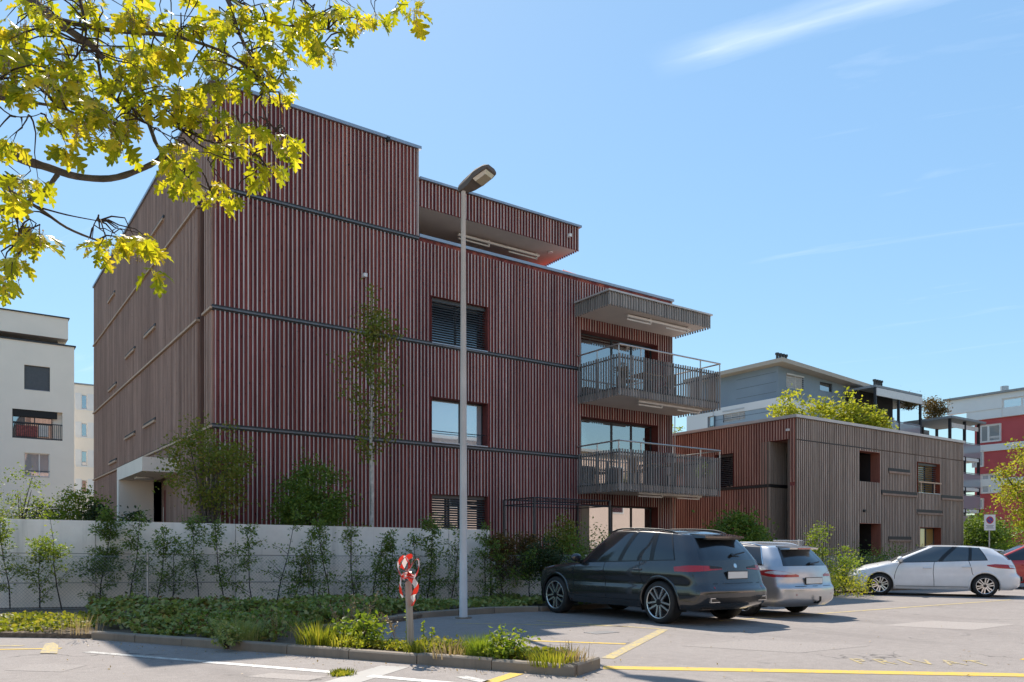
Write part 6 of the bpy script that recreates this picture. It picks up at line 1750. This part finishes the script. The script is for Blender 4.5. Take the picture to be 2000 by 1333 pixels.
# hornbeam saplings along the fence
sap = [(20, 16.9, 2.0, 2, 'pale topped', 1), (75, 16.9, 1.55, 3, '', 1), (118, 16.7, 1.95, 1, '', 1), (193, 17.3, 2.15, 0, '', 0), (253, 17.3, 2.1, 0, '', 0), (305, 17.2, 1.7, 0, '', 0), (335, 17.4, 1.5, 0, '', 0), (388, 17.6, 2.0, 0, '', 0), (438, 17.5, 1.9, 0, '', 0), (492, 17.7, 1.8, 0, '', 0),
       (540, 17.8, 2.15, 0, '', 0), (575, 17.8, 1.2, 0, '', 0), (612, 17.9, 1.75, 0, '', 0), (645, 17.8, 1.95, 0, '', 0), (690, 17.9, 1.75, 0, '', 0), (725, 18.0, 1.45, 0, '', 0), (757, 18.0, 1.7, 0, '', 0), (815, 18.2, 1.55, 0, '', 0), (835, 18.3, 2.0, 0, '', 0), (880, 18.5, 1.85, 0, '', 0), (945, 18.6, 1.85, 0, '', 0), (985, 18.5, 1.4, 0, '', 0), (1035, 18.3, 1.2, 0, '', 0)]
names = ['leafy sapling at the far left end of the fence', 'sapling with bright tips near the left end of the fence', 'tall sapling with a sunlit crown left of the dense dark sapling', 'densest dark green sapling of the row by the fence', 'upright sapling right of the dense dark one', 'thin sapling just right of the first full fence post',
         'bushy low sapling left of the wall joint', 'tall airy sapling before the wall joint', 'slim straight sapling before the wall middle', 'forked sapling before the wall middle', 'thin leaning almost bare sapling before the wall', 'short leafy sapling left of the second fence post', 'sapling right behind the second fence post', 'tall twin stemmed sapling right of the second post',
         'open crowned sapling between the second post and the stake', 'thin short sapling left of the stake', 'dense topped sapling behind the stake', 'leafy sapling behind the tape bundle', 'tall dense sapling right of the tape bundle', 'wide sapling between fence post and lamp post', 'sapling just right of the lamp post', 'short bushy sapling at the end of the tall wall', 'low bushy sapling before the low garden wall']
for i, (u, D, h, lit, _, y) in enumerate(sap):
    p = ud(u, D, .06); t = thing('sapling', names[i], 'sapling', p, group='saplings along the fence'); rr = random.Random(100 + i); rng = np.random.default_rng(100 + i)
    b = MB(); lean = Vector((rr.uniform(-.14, .14), rr.uniform(-.08, .08), 0)) * (1.8 if i == 10 else 1)
    ax = lambda f: p + lean * f * 2 + Vector((.03 * math.sin(f * 7 + i), .03 * math.cos(f * 5 + i), h * f))
    b.tube([ax(f) for f in (0, .25, .5, .75, 1)], [.016, .013, .010, .007, .003], 6); tk = b.build('trunk', [M['twig']], t, True)
    b = MB(); pos = []
    dens = {3: 2.1, 10: .35, 16: 1.4, 18: 1.5}.get(i, rr.uniform(.6, 1.15))
    nb = int(15 * dens) + 3
    for k in range(nb):
        f = rr.uniform(.08, .95); a = rr.uniform(0, 6.28); ln = (.62 - .45 * f) * rr.uniform(.5, 1.15); s0 = ax(f)
        e = s0 + Vector((math.cos(a) * ln, math.sin(a) * ln * .7, ln * rr.uniform(.1, .9)))
        b.tube([s0, s0.lerp(e, .5) + Vector((0, 0, .03)), e], [.006, .005, .002], 4)
        for g_ in np.linspace(.25, 1.0, 5): pos.append(np.array(s0.lerp(e, g_)) + rng.normal(size=(int(6 * dens) + 4, 3)) * [.05, .05, .03])
    for f in np.linspace(.3, 1, 8): pos.append(np.array(ax(f)) + rng.normal(size=(int(7 * dens) + 3, 3)) * [.05, .05, .05])
    b.build('branch', [M['twig']], tk)
    leaf_cloud('crown', np.concatenate(pos), .065, M['leaf_lime' if y else 'leaf_sap'], t, 100 + i, up_bias=.9)

# ground cover under the saplings (nobody could count it)
rng = np.random.default_rng(9)
def cover(name, label, poly, n, z, hgt, size, mat, seed, mound=.12, up=.9):
    rng = np.random.default_rng(seed); P = np.array([(p[0], p[1]) for p in poly]); mn, mx = P.min(0), P.max(0); pts = []
    while len(pts) < n:
        q = rng.uniform(mn, mx, (n, 2)); ins = np.zeros(len(q), bool); j = len(P) - 1
        for i in range(len(P)):
            c = ((P[i, 1] > q[:, 1]) != (P[j, 1] > q[:, 1])) & (q[:, 0] < (P[j, 0] - P[i, 0]) * (q[:, 1] - P[i, 1]) / (P[j, 1] - P[i, 1] + 1e-12) + P[i, 0]); ins ^= c; j = i
        pts += list(q[ins])
    q = np.array(pts[:n])
    if n > 5000:
        gap = np.sin(q[:, 0] * 1.7 + 2.1 * np.sin(q[:, 1] * 1.3)) * np.sin(q[:, 1] * 2.1 + 1.5 * np.sin(q[:, 0] * .9)) + rng.normal(size=n) * .25
        q = q[gap > -.62]; n = len(q)
    hm = .5 + .5 * np.sin(q[:, 0] * 7.1 + q[:, 1] * 3.3) * .35 + .40 * np.sin(q[:, 0] * 2.3 + 1.1 * np.sin(q[:, 1] * 1.9)) * np.sin(q[:, 1] * 2.9 + q[:, 0])
    zz = z + hgt * hm * rng.uniform(.25, 1.0, n) ** .5
    o = leaf_cloud(name, np.column_stack([q, zz]), size, M[mat], None, seed, up_bias=up, aspect=.9)
    return tag(o, label, 'ground cover', kind='stuff')
cover('ground_cover', 'thick green geranium ground cover between the kerb and the fence', [W(-6.2, 12.2), W(-3.2, 10.75), W(-3.3, 12.5), W(-2.7, 13.6), W(-2.3, 14.6), W(-1.9, 17.3), W(-8.6, 16.2)], 26000, .08, .34, .085, 'leaf_cover', 201)
cover('bronze_ground_cover', 'bronze tinted leaves mixed into the thick ground cover', [W(-6.2, 12.2), W(-3.2, 10.75), W(-3.3, 12.5), W(-2.7, 13.6), W(-2.3, 14.6), W(-1.9, 17.3), W(-8.6, 16.2)], 1800, .12, .36, .07, 'leaf_rust', 206)
cover('light_ground_cover', 'small pale green weeds mixed into the thick ground cover', [W(-5.2, 11.8), W(-3.0, 10.7), W(-3.2, 12.3), W(-2.6, 13.6), W(-2.3, 15.6), W(-4, 14.5)], 3500, .10, .38, .045, 'leaf_green', 207)
cover('ground_cover', 'sparser green ground cover before the fence behind the lamp post', [W(-2.0, 15.8), W(-.6, 17.1), (10.4, 14.0), (13.5, 14.0), (13.5, 15.4), W(-1.9, 18.0)], 5500, .08, .22, .08, 'leaf_cover', 202)
cover('weeds', 'yellow green sunlit weeds at the left end of the planting bed', [W(-10.5, 12.55), W(-6.5, 12.1), W(-7.4, 14.6), W(-10.2, 14.6)], 4200, .07, .16, .075, 'grass_yel', 203)
cover('weeds', 'low green undergrowth before the low timber house', [(19.2, 14.6), (34, 14.6), (34, 17.4), (19.2, 17.4)], 9000, .07, .30, .09, 'leaf_green', 204)
cover('weeds', 'low sunlit weeds on the narrow end of the planting island', [W(-2.4, 10.6), W(-.6, 9.4), W(.55, 8.85), W(.75, 9.05), W(-1.0, 10.3), W(-2.6, 11.4)], 7000, .06, .13, .05, 'grass_yel', 205, up=.4)
# grass tufts and herbs on the island
def tuft(name, label, loc, h, spread, n, mat, seed, width=.008, curve=.5, group=None, cat='grass'):
    rr = np.random.default_rng(seed); V = []; F = []
    loc = np.array(loc)
    for i in range(n):
        a = rr.uniform(0, 6.28); r = spread * rr.uniform(0, 1) ** .6; b0 = loc + np.array([math.cos(a) * r * .5, math.sin(a) * r * .5, 0])
        hh = h * rr.uniform(.5, 1.1); out = np.array([math.cos(a), math.sin(a), 0]) * hh * curve * rr.uniform(.1, 1)
        sd = np.array([-math.sin(a), math.cos(a), 0]) * width
        k = len(V)
        for t_, wq in ((0, 1), (.5, .8), (1, .05)):
            c = b0 + out * t_ * t_ + np.array([0, 0, hh * (t_ - .15 * t_ * t_)]); V += [c - sd * wq, c + sd * wq]
        F += [(k, k + 1, k + 3, k + 2), (k + 2, k + 3, k + 5, k + 4)]
    o = mesh_obj(name, V, F, [M[mat]]); return tag(o, label, cat, group)
isl = 'grass clumps on the planting island'
tuft('grass_tuft', 'yellow green grass clump at the left end of the planting island', gp(620, 1262, .08), .38, .55, 330, 'grass_yel', 301, group=isl)
tuft('grass_tuft', 'thin yellow grass clump right of the tall grass clump', gp(668, 1266, .08), .26, .5, 200, 'grass_yel', 302, group=isl)
tuft('grass_tuft', 'short grass at the foot of the wooden stake', gp(832, 1276, .08), .22, .6, 200, 'grass_yel', 303, group=isl)
tuft('grass_tuft', 'dry straw grass between the stake and the feathery plant', gp(880, 1281, .08), .25, .7, 120, 'straw', 304, group=isl)
tuft('grass_tuft', 'short grass at the right tip of the planting island', gp(1080, 1298, .08), .22, .6, 240, 'grass_yel', 305, group=isl)
tuft('grass_tuft', 'reddish dry grass near the right tip of the island', gp(1118, 1296, .08), .26, .45, 90, 'straw', 306, group=isl)
tuft('grass_tuft', 'grass growing in the joint of the concrete gutter', gp(668, 1318, .0), .07, .3, 260, 'grass_yel', 307, group=isl)
tuft('feathery_plant', 'feathery light green plant on the planting island', gp(936, 1287, .07), .34, .34, 900, 'leaf_lime', 308, width=.003, curve=.55, cat='plant')
tuft('feathery_plant', 'feathery dark green herb by the front kerb in the shade', gp(470, 1252, .08), .35, .7, 700, 'leaf_cover', 309, width=.004, curve=.8, cat='plant')
tuft('dry_grass', 'dry straw stalks in the shaded ground cover near the front kerb', gp(545, 1246, .1), .5, .6, 60, 'straw', 315, width=.003, curve=.4)
tuft('dry_grass', 'dry straw stalks in the ground cover left of the front kerb', gp(150, 1236, .1), .35, .9, 70, 'straw', 316, width=.004, curve=.5)
shrub('leafy_weed', 'bright green leafy weed left of the wooden stake', 'plant', gp(706, 1262, .08), .36, .62, 'leaf_lime', .085, 30, 18, seed=310)
shrub('leafy_weed', 'leafy green weed in front of the kerb left of the stake', 'plant', gp(690, 1277, .03), .2, .4, 'leaf_yellow', .05, 14, 16, seed=311)
shrub('leafy_weed', 'leafy yellow green weed right of the feathery plant', 'plant', gp(990, 1289, .07), .30, .62, 'leaf_lime', .06, 30, 22, seed=312)
shrub('leafy_weed', 'small weed between the stake and the feathery plant', 'plant', gp(870, 1279, .07), .18, .5, 'grass_yel', .05, 18, 18, seed=313)
shrub('kerb_weed', 'small dark weed hanging over the front kerb', 'plant', gp(445, 1260, .08), .28, .4, 'leaf_cover', .06, 16, 24, seed=314)
# dry flower spikes
for i, (u, v, h, lab) in enumerate(((668, 1249, .55, 'leftmost dry flower spikes in the island bed'), (700, 1250, .72, 'tall dry flower spikes behind the leafy weed'), (735, 1252, .5, 'dry flower spikes right of the leafy weed'), (770, 1258, .42, 'short dry spikes left of the stake'))):
    p = gp(u, v, .07); t = thing('dry_flower', lab, 'plant', p, group='dry flower spikes'); rr = random.Random(400 + i); b = MB(); pos = []
    for k in range(9 if i < 3 else 4):
        a = rr.uniform(0, 6.28); ln = h * rr.uniform(.6, 1); e = p + Vector((math.cos(a) * ln * .4, math.sin(a) * ln * .4, ln)); s0 = p + Vector((rr.uniform(-.1, .1), rr.uniform(-.1, .1), 0)); b.tube([s0, e], [.004, .003], 4)
        for f in np.linspace(.55, 1, 16): pos.append(np.array(s0.lerp(e, f)) + np.array([rr.gauss(0, .010) for _ in range(3)]))
    st_ = b.build('stem', [M['straw']], t); leaf_cloud('seed_head', pos, .03, M['straw'], t, 400 + i, aspect=.8)
for i, (u, v, h, lab) in enumerate(((793, 1270, .52, 'tall flowering weed stalk touching the wooden stake'), (826, 1268, .34, 'flowering weed stalk right of the stake'), (842, 1268, .28, 'short flowering stalk right of the stake'))):
    p = gp(u, v, .07); t = thing('weed_stalk', lab, 'plant', p); b = MB(); b.tube([p, p + Vector((.01, 0, h))], [.005, .003], 5); b.build('stem', [M['leaf_green']], t)
    pos = [np.array(p + Vector((.01, 0, h * f))) + np.random.default_rng(i).normal(size=3) * .012 for f in np.linspace(.15, 1, 34)]; leaf_cloud('foliage', pos, .04, M['leaf_lime'], t, 420 + i, aspect=.8)
# fallen leaves and litter on the asphalt
rng = np.random.default_rng(77); L_ = []
for k in range(160):
    f = rng.random(); a = np.array(W(-6.3, 11.75)) * (1 - f) + np.array(W(.7, 8.3)) * f; L_.append(a + np.array([*(rng.normal(size=2) * .16 - np.array(SF) * .18), .01 - a[2]]))
for k in range(220):
    X = rng.uniform(-6, 9); D = rng.uniform(8.0, 15); L_.append(np.array(W(X, D, .008)))
o = leaf_cloud('leaf_litter', L_, .03, M['straw'], None, 78, up_bias=3, aspect=.7); tag(o, 'scattered dry leaf litter on the asphalt', 'leaf litter', kind='stuff')

# ================================================================== THE OAK OVERHEAD
oak = thing('oak_tree', 'oak with yellow green backlit leaves reaching in from the upper left', 'tree', W(-8.2, 5.2))
def A(u, v, d): return ud(u, d, zv(v, d))
ob = W(-8.2, 5.2)
b = MB(); b.tube([ob + Vector((0, 0, -.1)), ob + Vector((.05, 0, 1.5)), ob + Vector((.1, .1, 4.0)), ob + Vector((.3, .1, 6.5)), ob + Vector((.5, .3, 9.0))], [.30, .24, .20, .15, .08], 14)
trunk = b.build('trunk', [M['bark']], oak, True)
tk = lambda z: ob + Vector((.1, .1, z))
BR = [ # paths in the picture with distance, start radius, end radius
    ([tk(3.4), A(-170, 230, 5.4), A(-60, 265, 5.5), A(0, 290, 5.5), A(45, 312, 5.5), A(95, 328, 5.55), A(150, 345, 5.6), A(215, 349, 5.6), A(270, 333, 5.65), A(310, 312, 5.7), A(318, 290, 5.7)], .052, .016),
    ([A(-90, 430, 5.2), A(0, 412, 5.3), A(45, 400, 5.35), A(85, 375, 5.4), A(112, 342, 5.5)], .022, .016),
    ([A(-160, 260, 5.4), A(-40, 330, 5.3), A(30, 380, 5.3), A(80, 410, 5.3), A(130, 445, 5.3), A(190, 470, 5.35), A(232, 482, 5.4)], .02, .005),
    ([A(75, 405, 5.3), A(130, 420, 5.25), A(192, 432, 5.2)], .008, .003),
    ([tk(4.6), A(-120, -60, 5.6), A(40, -8, 5.6), A(75, 15, 5.6), A(105, 38, 5.6), A(150, 70, 5.65), A(190, 100, 5.7), A(235, 165, 5.7), A(285, 230, 5.7), A(310, 290, 5.6), A(360, 340, 5.5), A(410, 372, 5.45)], .06, .006),
    ([A(105, 38, 5.6), A(220, 60, 5.7), A(330, 70, 5.8), A(420, 95, 5.8), A(480, 130, 5.8), A(520, 175, 5.7), A(545, 180, 5.7)], .022, .004),
    ([tk(5.4), A(-60, -160, 5.9), A(200, -70, 5.9), A(420, -20, 5.9), A(455, 40, 5.9), A(485, 100, 5.8), A(530, 150, 5.75), A(570, 170, 5.7)], .045, .003),
    ([A(200, -70, 5.9), A(450, -60, 6.0), A(580, -20, 6.0), A(600, 20, 5.95), A(640, 58, 5.9), A(676, 64, 5.9)], .02, .003),
    ([A(450, -60, 6.0), A(650, -45, 6.0), A(745, -25, 6.0), A(800, -5, 5.95)], .012, .003),
    ([A(420, -20, 5.9), A(520, 40, 5.9), A(600, 55, 5.9)], .010, .003),
    ([A(150, -20, 5.4), A(168, 60, 5.35), A(150, 110, 5.3), A(100, 160, 5.3)], .012, .003),
    ([A(285, 230, 5.7), A(350, 250, 5.6), A(420, 280, 5.5), A(470, 265, 5.4), A(540, 258, 5.35)], .010, .003),
    ([A(350, 250, 5.6), A(400, 290, 5.5), A(470, 310, 5.4), A(520, 325, 5.35)], .008, .003),
    ([A(190, 100, 5.7), A(200, 160, 5.6), A(240, 210, 5.5), A(300, 250, 5.4), A(370, 285, 5.4)], .012, .003),
    ([tk(3.0), A(-150, 180, 5.0), A(-20, 190, 5.0), A(60, 200, 5.1), A(130, 215, 5.1), A(220, 255, 5.2)], .03, .004),
    ([A(-40, 330, 5.3), A(0, 360, 5.1), A(30, 420, 5.0), A(40, 480, 5.0)], .012, .003),
    ([A(-20, 190, 5.0), A(20, 225, 5.0), A(60, 228, 5.0), A(80, 222, 5.0)], .006, .002),
]
BQ = []
for path, r0, r1 in BR:
    b = MB(); k = len(path); Q = []
    P = [Vector(p) for p in path]
    for i in range(k - 1):
        for s in range(4):
            t = s / 4; p0, p1, p2, p3 = P[max(i - 1, 0)], P[i], P[i + 1], P[min(i + 2, k - 1)]
            Q.append(.5 * ((2 * p1) + (-p0 + p2) * t + (2 * p0 - 5 * p1 + 4 * p2 - p3) * t * t + (-p0 + 3 * p1 - 3 * p2 + p3) * t ** 3))
    Q.append(P[-1]); BQ += Q
    rr = random.Random(int(r0 * 9999)); m = len(Q)
    b.tube(Q, [(r0 + (r1 - r0) * (i / (m - 1)) ** .6) * rr.uniform(.92, 1.1) for i in range(m)], 8)
    b.build('branch', [M['bark'] if r0 > .015 else M['twig']], trunk, True)
# lobed leaf shapes
HALF = [(.02, .015), (.16, .045), (.22, .20), (.31, .235), (.33, .085), (.45, .30), (.50, .40), (.60, .365), (.565, .11), (.68, .22), (.76, .31), (.83, .26), (.79, .075), (.90, .10), (1.0, 0.0)]
def leaf_shape(seed):
    rr = random.Random(seed); mid = [(t, 0, .05 * math.sin(t * 3.0) - .12 * t * t * rr.uniform(.4, 1.6)) for t in (0, .3, .55, .8, 1.0)]
    V = []; F = []
    for s in (1, -1):
        h = [(x + rr.uniform(-.02, .02), s * y * rr.uniform(.85, 1.12)) for (x, y) in HALF[:-1]]
        k = len(V); fold = rr.uniform(.15, .4)
        zc = lambda x, y: .05 * math.sin(x * 3) - .12 * x * x + abs(y) * fold - .5 * y * y
        V += [(x, y, zc(x, y)) for x, y in h]; c = len(V)
        V += [(1.0, 0, zc(1, 0)), (.7, 0, zc(.7, 0)), (.45, 0, zc(.45, 0)), (.2, 0, zc(.2, 0)), (0, 0, 0)]
        ids = list(range(k, c)) + list(range(c, c + 5))
        f = ids if s == -1 else ids[::-1]; F.append(tuple(f))
    # petiole
    k = len(V); V += [(-.22, -.008, .02), (-.22, .008, .02), (.02, .008, 0), (.02, -.008, 0)]; F.append((k, k + 1, k + 2, k + 3))
    me = bpy.data.meshes.new('leaf'); me.from_pydata(V, [], F); me.materials.append(M['leaf_oak']); me.update(); return me
SH = [leaf_shape(s) for s in range(5)]
# leaf sprays: u, v, distance, number of sprays, spread in pixels
CL = [(20, 20, 5.4, 5, 45), (90, 10, 5.5, 5, 50), (170, 25, 5.6, 5, 50), (250, 15, 5.8, 5, 55), (330, 35, 5.8, 6, 55), (410, 30, 5.9, 6, 50), (480, 25, 5.9, 5, 45), (35, 75, 5.3, 5, 50), (110, 90, 5.4, 6, 55), (190, 60, 5.6, 5, 45), (260, 85, 5.7, 6, 55), (340, 100, 5.8, 7, 55), (420, 90, 5.8, 5, 50), (480, 110, 5.8, 4, 40),
      (25, 140, 5.1, 6, 45), (95, 150, 5.2, 7, 50), (170, 150, 5.4, 6, 50), (240, 150, 5.5, 6, 50), (310, 160, 5.6, 7, 50), (385, 150, 5.6, 6, 45), (445, 160, 5.7, 4, 40), (520, 90, 5.8, 2, 30), (560, 95, 5.8, 3, 30),
      (50, 170, 5.0, 4, 35), (130, 205, 5.1, 5, 45), (200, 215, 5.2, 6, 45), (270, 225, 5.3, 6, 45), (340, 215, 5.4, 6, 45), (390, 210, 5.5, 4, 35), (225, 265, 5.2, 4, 35), (355, 280, 5.3, 5, 40), (180, 245, 5.1, 3, 35),
      (445, 240, 5.4, 3, 30), (500, 240, 5.35, 4, 35), (545, 270, 5.35, 4, 28), (430, 295, 5.45, 3, 28), (480, 300, 5.4, 3, 25), (515, 330, 5.35, 3, 25), (340, 325, 5.5, 3, 25), (375, 345, 5.45, 4, 28), (415, 370, 5.45, 4, 25),
      (530, 140, 5.7, 3, 30), (565, 175, 5.7, 2, 22), (495, 160, 5.7, 3, 28), (600, 40, 5.9, 4, 30), (575, 10, 5.9, 4, 35), (645, 85, 5.9, 3, 22), (690, 30, 5.9, 4, 30), (655, 10, 6.0, 3, 30), (745, 15, 6.0, 3, 26), (800, 5, 5.95, 2, 20), (530, 20, 5.9, 3, 35),
      (20, 395, 5.1, 4, 30), (55, 350, 5.2, 3, 28), (15, 440, 5.0, 4, 28), (60, 455, 5.0, 4, 28), (30, 500, 5.0, 4, 25), (15, 540, 5.0, 3, 22), (75, 480, 5.0, 2, 22), (15, 275, 5.1, 3, 30),
      (250, 465, 5.35, 4, 26), (280, 490, 5.35, 3, 20), (180, 482, 5.3, 2, 20), (215, 465, 5.3, 2, 20), (290, 515, 5.35, 1, 10)]
rr = random.Random(21); leaves = []; cat_pts = []; tw = MB()
for (u, v, d, n, sp) in CL:
    for k in range(n):
        c = A(u + rr.gauss(0, sp * .55), v + rr.gauss(0, sp * .55), d + rr.gauss(0, .22))
        nb_ = min(BQ, key=lambda q: (q - c).length + (0.25 if q.z < c.z else 0))
        base_dir = ((c - nb_).normalized() * .8 + Vector((rr.gauss(0, .5), rr.gauss(0, .5), -.3))).normalized()
        if (c - nb_).length < .75:
            mid = nb_.lerp(c, .5) + Vector((rr.gauss(0, .04), rr.gauss(0, .04), .05 + rr.gauss(0, .03)))
            tw.tube([nb_, nb_.lerp(mid, .5) + Vector((0, 0, .02)), mid, mid.lerp(c, .5) + Vector((rr.gauss(0, .015), rr.gauss(0, .015), .015)), c], [.0065, .0055, .0045, .0035, .002], 5)
        m = rr.randint(4, 7); a0 = rr.uniform(0, 6.28)
        for j in range(m):
            a = a0 + j * 2.4 + rr.uniform(-.4, .4)
            dr_ = Vector((math.cos(a), math.sin(a), rr.uniform(-1.15, -.05))) * .8 + base_dir * .45; dr_.normalize()
            upv = Vector((rr.gauss(0, .45), rr.gauss(0, .45), 1)); sd = upv.cross(dr_).normalized(); nz_ = dr_.cross(sd)
            L = rr.uniform(.065, .16)
            mt = Matrix((dr_, sd, nz_)).transposed()
            leaves.append((c + dr_ * .22 * L, mt, L, L * rr.uniform(.85, 1.15), rr.randrange(5)))
        if rr.random() < .30: cat_pts.append(c)
tw.build('twigs', [M['twig']], trunk)['kind'] = 'stuff'
leaves.sort(key=lambda q: -q[2] / depth(q[0]))
restV = []; restF = []; nvis = 0
for (p, mt, L, Lw, s) in leaves:
    vis = 1000 + FPX * (p.x * SR[0] + p.y * SR[1]) / depth(p) > -10 and HOR - FPX * (p.z - EYE) / depth(p) > -10
    if vis and nvis < 295:
        nvis += 1
        o = bpy.data.objects.new('leaf', SH[s]); o.matrix_local = Matrix.Translation(p) @ (mt.to_4x4() @ Matrix.Diagonal((L, Lw, L, 1)))
        link(o, oak); continue
    k = len(restV); q = mt @ Matrix.Diagonal((L, Lw, L)); me = SH[s]
    restV += [tuple(q @ v.co + p) for v in me.vertices]; restF += [tuple(i + k for i in f.vertices) for f in me.polygons]
o = mesh_obj('foliage', restV, restF, [M['leaf_oak']], oak); o['kind'] = 'stuff'
# hanging catkins
b = MB(); cpos = []
for c in cat_pts:
    for k in range(rr.randint(3, 7)):
        s0 = c + Vector((rr.gauss(0, .03), rr.gauss(0, .03), 0)); ln = rr.uniform(.06, .13)
        b.tube([s0, s0 + Vector((rr.gauss(0, .012), rr.gauss(0, .012), -ln))], [.0022, .0015], 3)
        for f in np.linspace(.15, 1, 9): cpos.append(np.array(s0 + Vector((0, 0, -ln * f))) + np.array([rr.gauss(0, .004) for _ in range(3)]))
o = b.build('catkin_stems', [M['straw']], oak); o['kind'] = 'stuff'
o = leaf_cloud('catkins', cpos, .012, M['straw'], oak, 55, aspect=.9); o['kind'] = 'stuff'
